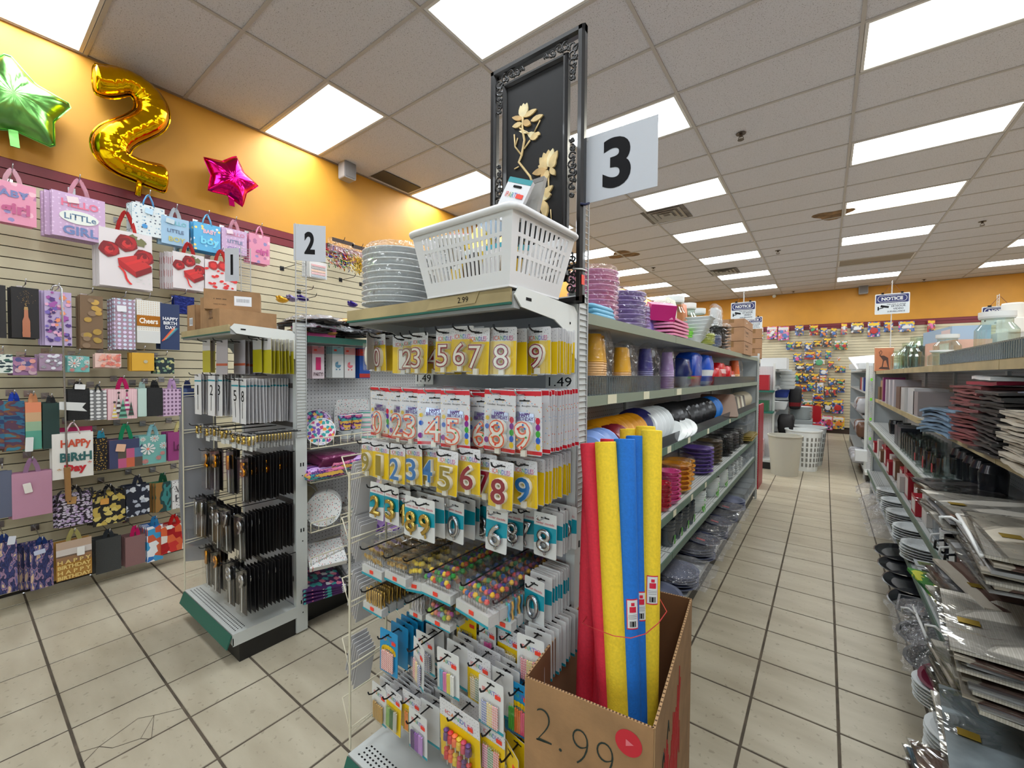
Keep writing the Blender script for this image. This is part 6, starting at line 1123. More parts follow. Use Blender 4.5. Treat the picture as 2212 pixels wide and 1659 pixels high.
# clear ribbed fence of the cup shelf, black fence of the plate shelf
def fence(parent, x, y0, y1, z0, z1, m, ribs=0, name='shelf_fence'):
    ox, oy = parent.location.x, parent.location.y; q = MB().box(x - .002 - ox, x + .002 - ox, y0 - oy, y1 - oy, z0, z1)
    f = mk(name, q, m, parent=parent)
    if ribs:
        r = MB(); n = int((y1 - y0) / ribs)
        for i in range(n + 1): y = y0 + (y1 - y0) * i / n; r.box(x - .004 - ox, x + .004 - ox, y - .0025 - oy, y + .0025 - oy, z0, z1)
        r.box(x - .004 - ox, x + .004 - ox, y0 - oy, y1 - oy, z1 - .006, z1); mk('ribs', r, clear('rib_plastic', (200, 206, 208), .3, .15, milky=.12), parent=f, kind='stuff')
FCL = clear('fence_clear', (236, 240, 240), .08, .05); FDK = clear('fence_smoke', (120, 120, 124), .2, .1, milky=.25)
fence(g3r, -.703, 1.31, 2.25, 1.508, 1.585, FCL, .022); fence(g3r, -.703, 2.26, 3.6, 1.508, 1.58, FCL); fence(g3r, -.703, 3.61, 6.1, 1.508, 1.578, FDK)
fence(g3r, -.703, 2.2, 4.4, 1.188, 1.25, FDK); fence(g3r, -.703, 4.41, 6.1, 1.188, 1.25, mat('fence_black', (50, 50, 52), .3))
fence(g4, .527, 1.2, 3.4, 1.658, 1.725, clear('fence_blue', (225, 230, 240), .2, .1), .024); fence(g4, .527, 1.2, 2.35, 1.658, 1.725, FCL)
# ================================================================ goods on the tableware run (aisle side)
def on(k, x, y, X): p = at(k, x, y, X=X); return p
def cup_pack(y, x, z, n, r, h, dz, m, lbl, cols2=None, wrapm=None, two=1, rimm=None):
    o = empty('cup_pack', (x, y, z), 0, lbl, 'cups'); me = MB().lathe([(r, 0), (r * 1.04, .003), (r, .006), (r * .72, h), (r * .66, h), (r * .6, h - .004), (0, h - .004)], 18, closed=True).mesh('cup', [m])
    rm = MB().lathe([(r, 0), (r * 1.05, .004), (r, .008), (r * .985, dz), (r * .9, dz)], 18, closed=True).mesh('cup', [rimm or m])
    for t in range(two):
        ox, oy = (t % 2) * r * 2.1, 0
        for i in range(n): ob('cup', me if i == n - 1 else rm, o, (-ox * .3, oy + ox, i * dz), (0, 0, U(0, 6)))
    H = n * dz + h; w = r * (1.15 + (two - 1) * .3); yc = (two - 1) * r * 1.05; hw = r * 1.25 + (two - 1) * r
    q = MB().lathe([(1.0, 0), (1.03, H * .3), (1.0, H * .75), (.75, H * 1.0), (.5, H * 1.08), (.15, H * 1.12)], 16, m=0, sx=w, sy=hw, c=(0, 0, 0)); q.v = [(a, b + yc, c_) for a, b, c_ in q.v]
    mk('clear_bag', q, wrapm or clear('cup_bag', amt=.05, rough=.12, wrinkle=.9, wscale=16), parent=o); return o
def P2(k, x, y, X): q = at(k, x, y, X=X); return q.y
YEL_C = mat('cup_yellow', (240, 176, 30), .4); YEL_R = mat('cup_peach', (240, 186, 120), .4)
zz = 1.506
cup_pack(P2('M', 215, 1000, -.80), -.80, zz, 14, .042, .12, .0105, YEL_C, 'bag of yellow cups nearest the flower panel', two=2, rimm=YEL_R)
cup_pack(P2('M', 510, 1000, -.80), -.80, zz, 10, .042, .12, .0105, YEL_C, 'second bag of yellow cups with black tag', two=2, rimm=YEL_R)
cup_pack(P2('M', 770, 1000, -.80), -.80, zz, 11, .042, .12, .0105, mat('cup_navy', (54, 52, 130), .4), 'bag of navy blue cups', two=2, rimm=mat('cup_navy_rim', (120, 118, 170), .4))
cup_pack(P2('M', 1010, 1000, -.80), -.80, zz, 11, .042, .12, .0105, mat('cup_lilac', (164, 134, 186), .4), 'bag of lilac cups', two=1, rimm=mat('cup_lilac_rim', (186, 160, 204), .4))
def soft_pack(c, s, m, lbl, rz=0, name='party_pack', cat='party pack', bands=(), lump=.18, seed=1):
    """a filled plastic pack: pillow shape with lumps"""
    rr = random.Random(seed); n, k = 14, 8; q = MB(); vs = []
    for i in range(k + 1):
        ph = math.pi * i / k - R90
        for j in range(n):
            th = 2 * math.pi * j / n; e = .32; cx = abs(math.cos(th)) ** e * (1 if math.cos(th) > 0 else -1); sy = abs(math.sin(th)) ** e * (1 if math.sin(th) > 0 else -1); f = abs(math.cos(ph)) ** .25 * (1 + rr.uniform(-lump, lump) * .5)
            vs.append((cx * s[0] / 2 * f, sy * s[1] / 2 * f, s[2] / 2 + s[2] / 2 * math.sin(ph)))
    q.add(vs, [(i * n + j, i * n + (j + 1) % n, (i + 1) * n + (j + 1) % n, (i + 1) * n + j) for i in range(k) for j in range(n)], 0, True)
    for fi, f in enumerate(q.f):
        z = sum(q.v[v][2] for v in f) / 4 / s[2]
        for bi, (z0, z1, _) in enumerate(bands):
            if z0 <= z <= z1: q.m[fi] = bi + 1
    return mk(name, q, [m] + [b[2] for b in bands], loc=c, rot=(0, 0, rz), label=lbl, cat=cat)
BLUEP = mat('blue_pack', (24, 70, 170), .22, bump=.4, bscale=25); REDP = mat('red_pack', (196, 24, 36), .22, bump=.4, bscale=25)
y = P2('M', 1140, 1000, -.80); soft_pack((-.8, y, zz), (.14, .16, .2), mat('dark_pack', (30, 40, 90), .25), 'dark blue party pack beside the lilac cups', seed=3)
y = P2('M', 1250, 1000, -.79); soft_pack((-.79, y, zz), (.14, .26, .25), BLUEP, 'large blue bag of ten party cups with red band', bands=[(0, .26, REDP), (.3, .36, YELC)], seed=4)
y = P2('M', 1390, 1000, -.80); soft_pack((-.8, y, zz), (.14, .24, .25), mat('blue_pack2', (40, 90, 200), .22, bump=.4, bscale=25), 'tall blue and white cup pack', bands=[(.3, .5, PAPER), (0, .2, col(190, 200, 220))], seed=5)
for i, (px, h) in enumerate(((1500, .15), (1550, .2), (1620, .18), (1655, .13))): y = P2('M', px, 1050, -.80); soft_pack((-.8, y, zz), (.13, .26, h), REDP, ['small red party pack at the left', 'tall red party pack', 'red party pack with white print', 'low red party pack at the right'][i] + ' on the cup shelf', seed=7 + i, bands=[(.45, .6, mat('pack_light', (226, 190, 190), .3))] if i % 2 else ())
y = P2('M', 1745, 1050, -.80); cup_pack(y, -.80, zz, 9, .05, .15, .012, mat('cup_orange', (240, 110, 40), .4), 'stack of orange cups at the far end', two=2, rimm=YEL_R)
y = P2('M', 1640, 1050, -.86); soft_pack((-.88, y, zz), (.06, .5, .2), mat('copper_pack', (150, 84, 50), .3), 'brown copper coloured pack behind the red ones', seed=12)
# ---- top shelf of the run
zz = 1.812
def col_pack(px, R, n, dz, m, lbl, X=-.86, deep=.018, **k): y = P2('M', px, 400, X); return plate_pack((X, y, zz), R, n, dz, m, lbl, deep, **k)
PKP = mat('plate_pink', (226, 160, 196), .35); LIP = mat('plate_lilac', (170, 150, 206), .35); ROSE = mat('plate_rose', (226, 70, 110), .35)
col_pack(205, .115, 10, .022, PKP, 'tall stack of pink bowls nearest the flower panel', deep=.03)
for i in range(3): soft_pack((-.765, P2('M', 235, 480, -.765) - .01 * i, zz + .016 * i), (.10, .22, .024), mat('sky_pack', (110, 180, 214), .4), '%s sky blue napkin pack under the pink bowls' % ['bottom', 'middle', 'top'][i], name='napkin_pack', cat='napkins', lump=.05)
col_pack(500, .13, 8, .0225, LIP, 'stack of lilac plates beside the pink bowls', deep=.024)
col_pack(660, .08, 7, .019, LIP, 'small stack of lilac bowls', X=-.84)
for i in range(6): y = P2('M', 765, 500, -.83); mk('napkin_box', MB().prism(rrect(.15, .17, .012), 0, .02), mat('napkin_lilac%d' % (i % 2), ((150, 134, 196), (120, 100, 180))[i % 2], .35), loc=(-.83 + .004 * i, y + .03 * i, zz + .001 + .085), rot=(-.12, 0, R90 * .9), label='%s lilac square plate pack standing on the top shelf' % (['nearest'] + ORD)[i], cat='plates', group='standing lilac plate packs')
col_pack(860, .115, 9, .021, ROSE, 'stack of rose red plates on the top shelf', deep=.02)
y = P2('M', 1000, 570, -.76); mk('magenta_box', MB().box(-.07, .07, -.09, .09, 0, .09), mat('magenta_card', (190, 20, 110), .4), loc=(-.8, y, zz + .11), rot=(.25, .1, .5), label='magenta napkin pack lying on the pink trays', cat='napkins')
for i in range(5): y = P2('M', 1025, 680, -.78); q = MB().prism(rrect(.2, .36, .03), 0, .012); mk('serving_tray', q, mat('tray_pink', (226, 140, 176), .3), loc=(-.80, y, zz + .02 + .021 * i), rot=(-R90 + U(-.02, .02), 0, U(-.03, .03)), label='%s glossy pink serving tray in the pile' % ['bottom', 'second', 'third', 'fourth', 'top'][i], cat='tray', group='pink serving trays')
WH = mat('white_melamine', (226, 230, 230), .3)
for i in range(6): y = P2('M', 1270, 680, -.80) + .02 * i; q = MB().lathe([(.06, 0), (.12, .06), (.125, .064), (.12, .066), (.055, .008), (0, .008)], 4, closed=True); mk('square_bowl', q, WH, loc=(-.80 + .008 * i, y, zz + .028 * i), rot=(0, 0, math.pi / 4), label='%s white square serving bowl in the pile' % ['bottom', 'second', 'third', 'fourth', 'fifth', 'top'][i], cat='bowl', group='white square bowls')
for i in range(3): y = P2('M', 1195, 590, -.86); mk('green_pack', MB().prism(rrect(.18, .3, .02), 0, .014), col(110, 190, 60), loc=(-.86, y, zz + .06 + .016 * i), rot=(-R90, 0, 0), label='%s green edged tray behind the white bowls' % ['bottom', 'middle', 'top'][i], cat='tray')
y = P2('M', 1420, 780, -.77); col_pack(1400, .09, 7, .012, mat('lime_plate', (206, 214, 110), .35), 'stack of lime plates in front of the black plates', X=-.78); plate_pack((-.78, y + .22, zz), .09, 7, .012, mat('slate_plate', (110, 130, 170), .35), 'stack of slate blue plates beside the lime ones')
plate_pack((-.86, P2('M', 1535, 780, -.86), zz), .135, 8, .03, mat('black_gloss', (24, 25, 30), .2), 'stack of glossy black plates with silver rims', .016)
for i, px in enumerate((-.085, 0, .085)): cup_pack(P2('M', 1535, 780, -.86) + px, -.86, zz + .245, 4, .042, .11, .02, mat('cup_grey', (190, 192, 194), .35), '%s stack of grey cups on the black plates' % ['left', 'middle', 'right'][i])
# cartons at the end of the top shelf
for i, (z0, h, t) in enumerate(((0, .13, 'Fantastik'), (.135, .14, 'Fantastik'), (.28, .085, ''))):
    y = P2('M', 1800, 700, -.76) + .04; carton((-.80, y, zz + z0), (.24, .62, h), 0, '%s brown Fantastik carton at the end of the top shelf' % ['bottom', 'middle', 'low top'][i], [(t, 'x', -.12, h * .7, .2, .03, DK), ('-- ---- --', 'x', -.12, h * .4, .14, .006, DK)] if t else [('--', 'x', -.15, .05, .05, .01, (226, 220, 210))], m=mat('carton_warm', (160, 122, 90), .85, var=.06, vscale=10))
for i in range(3): carton((-.78, P2('M', 1930, 800, -.78) + .15, zz + .13 * i), (.2, .25, .125), .1, '%s smaller carton right of the Fantastik cartons' % ['bottom', 'middle', 'top'][i], [], m=MATS['carton_warm'])
# jars and bits at the back of the top shelf
JAR = clear('jar_glass', (235, 245, 240), .16, .03)
def jar(c, r, h, lbl, m=None, lid=None):
    o = mk('glass_jar', MB().lathe([(0, 0), (r * .9, 0), (r, .01), (r, h * .72), (r * .72, h * .86), (r * .72, h)], 16), m or JAR, loc=c, label=lbl, cat='jar')
    if lid: mk('lid', MB().lathe([(r * .8, h * .96), (r * .84, h), (r * .84, h * 1.1), (0, h * 1.12)], 16), lid, parent=o)
    return o
for i, px in enumerate((1080, 1220, 1330)): jar((-.93, P2('M', px, 540, -.93), zz + .0), .09, .33, '%s clear jar at the back of the top shelf' % ['left', 'middle', 'right'][i], lid=WH)
soft_pack((-.92, P2('M', 985, 480, -.92), zz), (.12, .24, .32), mat('cream_pack', (214, 214, 196), .4), 'cream coloured wrapped pack behind the rose plates', seed=21); soft_pack((-.93, P2('M', 1140, 500, -.93), zz), (.1, .16, .34), mat('peach_pack', (230, 130, 90), .4), 'orange pack at the back of the top shelf', seed=22)
# ---- plate shelf: packs standing on edge
zz = 1.188
def edge_plate(c, R, m, lbl, lean=.22, th=.03, group=None, yaw=0.0):
    q = MB().lathe([(0, .004), (R * .66, .004), (R * .74, .001), (R * .97, -.008), (R, -.006), (R, .0), (R * .97, .002), (R * .74, .012), (R * .66, .016 + th * .5), (0, .016 + th * .5)], 22, closed=True); o = mk('plate_pack', q, m, loc=c, rot=(R90 - lean + U(-.05, .05), 0, yaw + U(-.12, .12)), label=lbl, cat='plates', group=group); return o
def edge_row(pxs, k, py, X, R, m, cn, lean=.22, th=.015, yaw=0.3):
    for i, px in enumerate(pxs): y = at(k, px, py, X=X).y; edge_plate((X, y, zz + R * math.cos(lean)), R, m, '%s %s plate pack standing on the middle shelf' % ((['nearest'] + ORD)[i], cn), lean, th, cn + ' plates on edge', yaw)
BLUL = mat('plate_sky', (130, 160, 220), .3); YEG = mat('plate_gold', (236, 160, 20), .3); MAR = mat('plate_maroon', (130, 26, 40), .3); NAV = mat('plate_navy', (44, 44, 110), .3); BLKP = mat('plate_black', (26, 26, 29), .22); BLU2 = mat('plate_blue', (30, 110, 190), .3)
edge_row((120, 165, 210), 'N', 280, -.76, .09, BLUL, 'sky blue'); edge_row((285, 325), 'N', 270, -.77, .09, MAR, 'maroon')
edge_row((170, 210, 250, 290, 330), 'N', 190, -.84, .10, YEG, 'golden yellow'); edge_row((385, 420, 450), 'N', 190, -.84, .10, MATS['plate_gold'], 'deep yellow'); edge_row((480, 505), 'N', 170, -.85, .11, NAV, 'navy')
edge_row((560, 590, 625, 660), 'N', 140, -.82, .11, WH, 'white'); edge_row((770, 815, 860), 'N', 215, -.775, .11, WH, 'fallen white', 1.05, .02)
edge_row((715, 740, 765, 790, 815), 'N', 140, -.85, .11, BLKP, 'matt black'); edge_row((850, 885, 920, 950, 980, 1010, 1040), 'N', 130, -.82, .11, BLKP, 'glossy black'); edge_row((1075, 1100), 'N', 100, -.82, .11, BLU2, 'bright blue')
for i in range(8):
    y = 4.65 + .13 * i; mk('napkin_pack', MB().prism(rrect(.16, .17, .006), 0, .02), col(*((196, 186, 160), (120, 100, 84), (206, 200, 180), (90, 80, 74))[i % 4]), loc=(-.82, y, zz + .09), rot=(-.45, 0, .5), label='%s leaning napkin pack in beige and brown' % (['nearest'] + ORD)[i], cat='napkins', group='beige napkin packs')
for i in range(9): y = 5.66 + .055 * i; edge_plate((-.84, y, zz + .1), .1, mat('plate_beige', (176, 164, 140), .4), '%s beige plate pack near the end of the middle shelf' % (['nearest'] + ORD)[i], .2, .03, 'beige plates on edge', .3)
y = 4.35; mk('brown_tray', MB().prism(rrect(.3, .26, .02), 0, .02), mat('brown_board', (110, 80, 66), .35), loc=(-.80, y, zz + .12), rot=(-.7, 0, .4), label='brown tray with white stripes leaning by the blue plates', cat='tray')
# ---- stacks of bowls and plates
zz = .792
def lo(px, py, R, n, dz, m, lbl, X=-.80, deep=.02, wrap=True, **k): y = at('N', px, py, X=X).y; return plate_pack((X, y, zz), R, n, dz, m, lbl, deep, wrap, **k)
PKD = mat('bowl_pink', (226, 80, 150), .3); RDD = mat('bowl_red', (190, 24, 50), .3); PUR = mat('plate_purple', (110, 80, 170), .3); BRZ = mat('plate_bronze', (96, 76, 44), .3)
plate_pack((-.775, 2.68, zz), .075, 7, .028, PKD, 'stack of hot pink bowls behind the yellow noodle', .03); plate_pack((-.765, 2.5, zz), .06, 6, .026, RDD, 'stack of red bowls behind the yellow noodle', .03)
plate_pack((-.82, 2.98, zz), .11, 6, .032, YEG, 'front stack of golden yellow plates', .026); plate_pack((-.865, 3.26, zz), .112, 5, .033, YEG, 'second stack of golden yellow plates', .026)
plate_pack((-.835, 3.66, zz), .13, 7, .03, PUR, 'stack of purple plates on the low shelf', .024); plate_pack((-.93, 3.05, zz), .07, 4, .03, PUR, 'small purple stack behind the yellow plates', .024)
plate_pack((-.845, 4.12, zz), .12, 7, .03, BRZ, 'stack of bronze plates', .024); plate_pack((-.84, 4.62, zz), .12, 7, .027, BLKP, 'first stack of black plates on the low shelf', .024); plate_pack((-.84, 4.98, zz), .12, 7, .026, mat('plate_charcoal', (50, 50, 56), .3), 'stack of charcoal plates', .024); plate_pack((-.84, 5.3, zz), .12, 7, .026, BLKP, 'farthest stack of black plates', .024)
for i in range(3): mk('gold_tray', MB().prism(rrect(.3, .55, .02), 0, .012), mat('gold_tray', (206, 176, 90), .25, .7), loc=(-.82, 5.8, zz + .05 + .02 * i), rot=(-R90, 0, U(-.05, .05)), label='%s shiny gold tray in the pile' % ['bottom', 'middle', 'top'][i], cat='tray')
def clear_box(c, s, lbl, m=None, ribs=12):
    o = mk('plastic_container', MB().lathe([(.6, 0), (.68, s[2] * .95), (.707, s[2] * .95), (.707, s[2])], 4, T=Matrix.Diagonal((s[0], s[1], 1, 1)) @ Matrix.Rotation(math.pi / 4, 4, 'Z')), m or clear('pet_clear', (226, 230, 234), .2, .1, milky=.18), loc=c, rot=(0, 0, 0), label=lbl, cat='container')
    q = MB()
    for i in range(ribs): y = -s[1] / 2 + s[1] * (i + .5) / ribs; q.box(s[0] * .5, s[0] * .5 + .004, y - .004, y + .004, .01, s[2] * .9)
    mk('ribs', q, MATS['pet_clear'], parent=o, kind='stuff'); return o
clear('pet_clear', (226, 230, 234), .2, .1, milky=.18)
for i in range(2): clear_box((-.84, 5.78, zz + .13 + .11 * i), (.26, .7, .10), '%s clear plastic tray pack above the gold trays' % ['lower', 'upper'][i])
# ---- clear containers and leaf bowls
zz = .547
LEAFB = mat('white_bowl', (226, 230, 228), .25)
def bowl_stack(y, R, n, dz, lbl, X=-.79):
    o = empty('bowl_stack', (X, y, zz), 0, lbl, 'bowls'); me = MB().lathe([(R * .55, 0), (R * .9, .05), (R, .075), (R * 1.03, .078), (R * .97, .076), (R * .5, .006), (0, .006)], 20, closed=True).mesh('bowl', [LEAFB]); lf = MB()
    poly(lf, [(R * -.2, .02), (R * .05, .0), (R * .25, .05), (R * .1, .09), (R * -.12, .07)], 0, 0); poly(lf, [(R * .2, .0), (R * .5, .02), (R * .35, .06)], 0, 0); lm = lf.mesh('leaf_print', [col(90, 170, 60)])
    for i in range(n): b = ob('bowl', me, o, (U(-.003, .003), U(-.003, .003), i * dz), (0, 0, U(0, 6)))
    for i in range(0, n, 2): ob('leaf_print', lm, o, (R * .93, -R * .2, i * dz + .0), (-.3, 0, R90 - .2))
for i, (y, R) in enumerate(((3.42, .08), (3.93, .08), (4.33, .08))): bowl_stack(y, R, 7, .016, '%s stack of white bowls with green leaf print' % ['nearest', 'middle', 'farthest'][i])
for i in range(3): plate_pack((-.79, 4.72 + .25 * i, zz), .075, 6, .02, mat('white_melamine'), '%s small white cup stack on the clear container shelf' % ['first', 'second', 'third'][i], .03)
SMK = clear('smoke_clear', (170, 180, 190), .2, .06, milky=.1)
for i, y in enumerate((2.62, 2.78, 2.94, 3.1)):
    o = empty('clear_cup_stack', (-.76, y, zz), 0, '%s stack of smoky clear cups behind the noodles' % ['nearest', 'second', 'third', 'fourth'][i], 'cups'); me = MB().lathe([(.035, 0), (.048, .1), (.05, .1), (.036, .002)], 16, closed=True).mesh('cup', [SMK])
    for j in range(4): ob('cup', me, o, (0, 0, .022 * j))
    mk('leaf_label', MB().box(.047, .049, -.012, .012, .02, .07), col(90, 160, 60), parent=o)
for i in range(3): clear_box((-.83, 5.45 + .26 * i, zz), (.2, .22, .07 + .02 * (i % 2)), '%s clear lidded container on the clear container shelf' % (['first'] + ORD)[i])
# ---- base: clear platters and bags
zz = .192
FROST = clear('frost_blue', (186, 192, 216), .16, .12, milky=.3); CRINK = clear('crinkle', (245, 246, 250), .16, .06, 1.0, 34, milky=.06)
def crinkle_bag(c, s, lbl, seed=0, m=None, name='plastic_bag'):
    rr = random.Random(seed); n = 10; q = MB(); vs = []; fs = []
    for i in range(n + 1):
        for j in range(n + 1):
            u, v = i / n - .5, j / n - .5; e = (1 - (2 * abs(u)) ** 3) * (1 - (2 * abs(v)) ** 3); vs.append((u * s[0] + rr.uniform(-.01, .01), v * s[1] + rr.uniform(-.01, .01), s[2] * e + rr.uniform(0, .016)))
    fs = [(i * (n + 1) + j, (i + 1) * (n + 1) + j, (i + 1) * (n + 1) + j + 1, i * (n + 1) + j + 1) for i in range(n) for j in range(n)]
    return mk(name, q.add(vs, fs, 0, False), m or CRINK, loc=c, label=lbl, cat='plastic bag')
for i, y in enumerate((2.5, 2.88, 3.4, 3.9, 4.4, 4.85)):
    plate_pack((-.78, y, zz), .15, 5, .02, FROST, '%s stack of clear platters on the base deck' % (['nearest'] + ORD)[i], .025, wrap=False)
    if i in (1, 2, 3, 4): crinkle_bag((-.73, y + .02, zz + .09), (.36, .42, .07), '%s crinkled clear bag over the platters' % ORD[i - 1], i)
for i, y in enumerate((3.42, 3.92, 4.42)): q = MB().lathe([(0, 0), (.09, 0), (.13, .02), (.135, .024), (.13, .026), (.088, .005), (0, .005)], 22, closed=True); o = mk('dark_tray', q, mat('tray_slate', (52, 56, 80), .25), loc=(-.74, y, zz + .135), rot=(0, .12, 0), label='%s dark oval tray in clear wrap on the platters' % ['nearest', 'middle', 'farthest'][i], cat='tray'); mk('brand_sticker', MB().box(-.03, .03, -.014, .014, .008, .009), col(190, 40, 50), parent=o)
for i in range(3): clear_box((-.80, 5.3 + .3 * i, zz), (.24, .26, .1), '%s clear tub on the far base deck' % (['first'] + ORD)[i])
# ================================================================ goods on the party side of the number two run
def wire_shelf(z, y0, y1, x0, x1, parent, front=.06):
    ox, oy = parent.location.x, parent.location.y; q = MB()
    for zz_, r in ((z, .004), (z + front, .004)): q.tube([(x1 - ox, y0 - oy, zz_), (x1 - ox, y1 - oy, zz_)], r, 6)
    y = y0
    while y <= y1 + .001: q.tube([(x0 - ox, y - oy, z), (x1 - ox, y - oy, z), (x1 - ox, y - oy, z + front)], .0028, 5); y += .05
    q.tube([(x0 - ox, y0 - oy, z - .002), (x0 - ox, y1 - oy, z - .002)], .004, 6); mk('wire_shelf', q, CREAM, parent=parent)
for z in (1.12, .91, .60, .385): wire_shelf(z, 1.32, 2.3, -2.88, -2.52, g2r)
FLOR = pat('purple_floral', 'flower', (90, 40, 120), [(226, 120, 160), (60, 170, 170), (240, 190, 90), (200, 160, 220)], 46, .5, .3, rnd=1); FLORW = pat('white_floral', 'flower', (232, 226, 232), [(206, 60, 120), (120, 80, 180), (40, 160, 160), (240, 160, 60)], 40, .46, .3, rnd=1); CONF = pat('confetti', 'dots', (230, 228, 226), [(60, 56, 60), (200, 90, 80), (90, 150, 150)], 70, .16, .3, rnd=1, stretch=(1, 1, .6)); STRP = pat('multi_stripe', 'sz', (0, 0, 0), [(232, 230, 228), (206, 60, 80), (232, 230, 228), (60, 90, 140), (232, 230, 228), (90, 170, 150)], 9); CANDYP = CONF
def upright_plate(y, X, z, R, m, lbl, lean=.25, n=6, yaw=R90 * .62, sq=False, dn=.012, group=None):
    o = empty('party_plate_stack', (X, y, z + R), yaw, lbl, 'plates', group); poly_ = [(R * math.cos(a * math.pi / 14), R * math.sin(a * math.pi / 14)) for a in range(28)] if not sq else rrect(R * 2, R * 2, R * .3)
    me = MB().prism(poly_, 0, .004, 0, 1, 1).mesh('plate', [m, WH])
    for i in range(n): ob('plate', me, o, (0, i * dn, 0), (-lean, 0, 0))
    mk('plate_rim', MB().tube([(x, -.001 , z_) for x, z_ in poly_], .003, 5, closed=True), WH, parent=o, rot=(-lean, 0, 0)); return o
upright_plate(1.42, -2.58, 1.125, .085, FLORW, 'white floral paper plates on the top wire shelf'); upright_plate(1.46, -2.72, 1.14, .1, FLOR, 'purple floral paper plates behind the white ones')
upright_plate(1.78, -2.60, 1.125, .095, STRP, 'square white plates with rainbow stripes', sq=True, n=9, dn=.014); upright_plate(1.78, -2.80, 1.16, .12, CONF, 'rounded confetti plates at the back of the top wire shelf', sq=True, n=12, dn=.016)
for i, y in enumerate((1.60, 1.68)): plate_pack((-2.60, y, 1.125), .045, 5, .012, WH, '%s stack of small white bowls under the floral cups' % ['left', 'right'][i], .02, wrap=False); cp = mk('paper_cup', MB().lathe([(.034, 0), (.046, .1), (.048, .1), (.034, .004), (0, .004)], 16, closed=True), FLOR, loc=(-2.6, y, 1.205), label='%s purple floral paper cup on the top wire shelf' % ['left', 'right'][i], cat='cup'); mk('cup_rim', MB().lathe([(.047, .098), (.05, .1), (.047, .103)], 16, closed=True), WH, parent=cp)
for i, (y, m) in enumerate(((1.42, FLOR), (1.6, FLOR), (1.5, mat('plum_film', (110, 40, 80), .2, .3, bump=.4, bscale=20)))): soft_pack((-2.64, y, .915 + .03 * i), (.3, .28, .09), m, '%s wrapped floral tablecover on the second wire shelf' % ['near', 'far', 'top'][i], seed=30 + i, name='tablecover_pack', cat='tablecover', lump=.3)
for i in range(4): mk('napkin_pack', MB().prism(rrect(.17, .17, .004), 0, .02), CONF, loc=(-2.62 - .02 * i, 1.83 + .012 * i, 1.0), rot=(-.15, 0, R90 * .7), label='%s confetti napkin pack standing on the second wire shelf' % (['nearest'] + ORD)[i], cat='napkins', group='confetti napkins')
upright_plate(1.43, -2.57, .605, .105, CONF, 'round happy birthday confetti plates on the third wire shelf', n=9); upright_plate(1.40, -2.78, .66, .09, mat('gold_rim_plate', (206, 196, 160), .3), 'gold rimmed plates behind the birthday plates', n=7)
o = empty('confetti_cups', (-2.6, 1.66, .62), 0, 'bag of confetti cups leaning on the third wire shelf', 'cups'); q = MB().lathe([(.036, 0), (.05, .1), (.036, .004)], 14, closed=True).mesh('cup', [CONF])
for i in range(6): ob('cup', q, o, (.0, .02 * i, .03 * i), (.5, 0, 0))
UNIC = pat('unicorn_purple', 'flower', (80, 40, 130), [(226, 200, 220), (180, 140, 210), (240, 210, 160)], 14, .5, .3, rnd=1)
upright_plate(1.85, -2.62, .62, .11, UNIC, 'purple unicorn plates on the third wire shelf', n=7); upright_plate(1.95, -2.62, .40, .1, UNIC, 'purple unicorn napkins on the lowest wire shelf', sq=True, n=5)
for i in range(5): mk('napkin_pack', MB().prism(rrect(.16, .16, .004), 0, .018), CONF, loc=(-2.6 - .016 * i, 1.66 + .01 * i, .475), rot=(-.2, 0, R90 * .7), label='%s happy birthday napkin pack on the lowest wire shelf' % (['nearest'] + ORD)[i], cat='napkins', group='birthday napkins')
mk('napkin_pack', MB().prism(rrect(.22, .2, .004), 0, .03), CONF, loc=(-2.56, 1.44, .43), rot=(-1.1, 0, R90 * .8), label='large confetti napkin pack lying on the lowest wire shelf', cat='napkins')
for i, (y, m, c) in enumerate(((1.43, pat('plum_gift', 'flower', (70, 30, 90), [(226, 120, 150), (60, 160, 160), (226, 226, 230)], 22, .4, .15, rnd=1), 'plum floral'), (1.72, pat('silver_conf', 'dots', (190, 190, 190), [(60, 60, 62)], 34, .12, .15, rnd=1), 'silver confetti'), (2.0, UNIC, 'purple unicorn'))):
    for j in range(4): mk('tablecover_pack', MB().prism(rrect(.26, .3, .01), 0, .012), m, loc=(-2.63, y, .20 + .018 * j), rot=(-R90 + .1, .06 * j, R90 * .85), label='%s %s tablecover on the base deck' % (['bottom', 'second', 'third', 'top'][j], c), cat='tablecover', group=c + ' tablecovers')
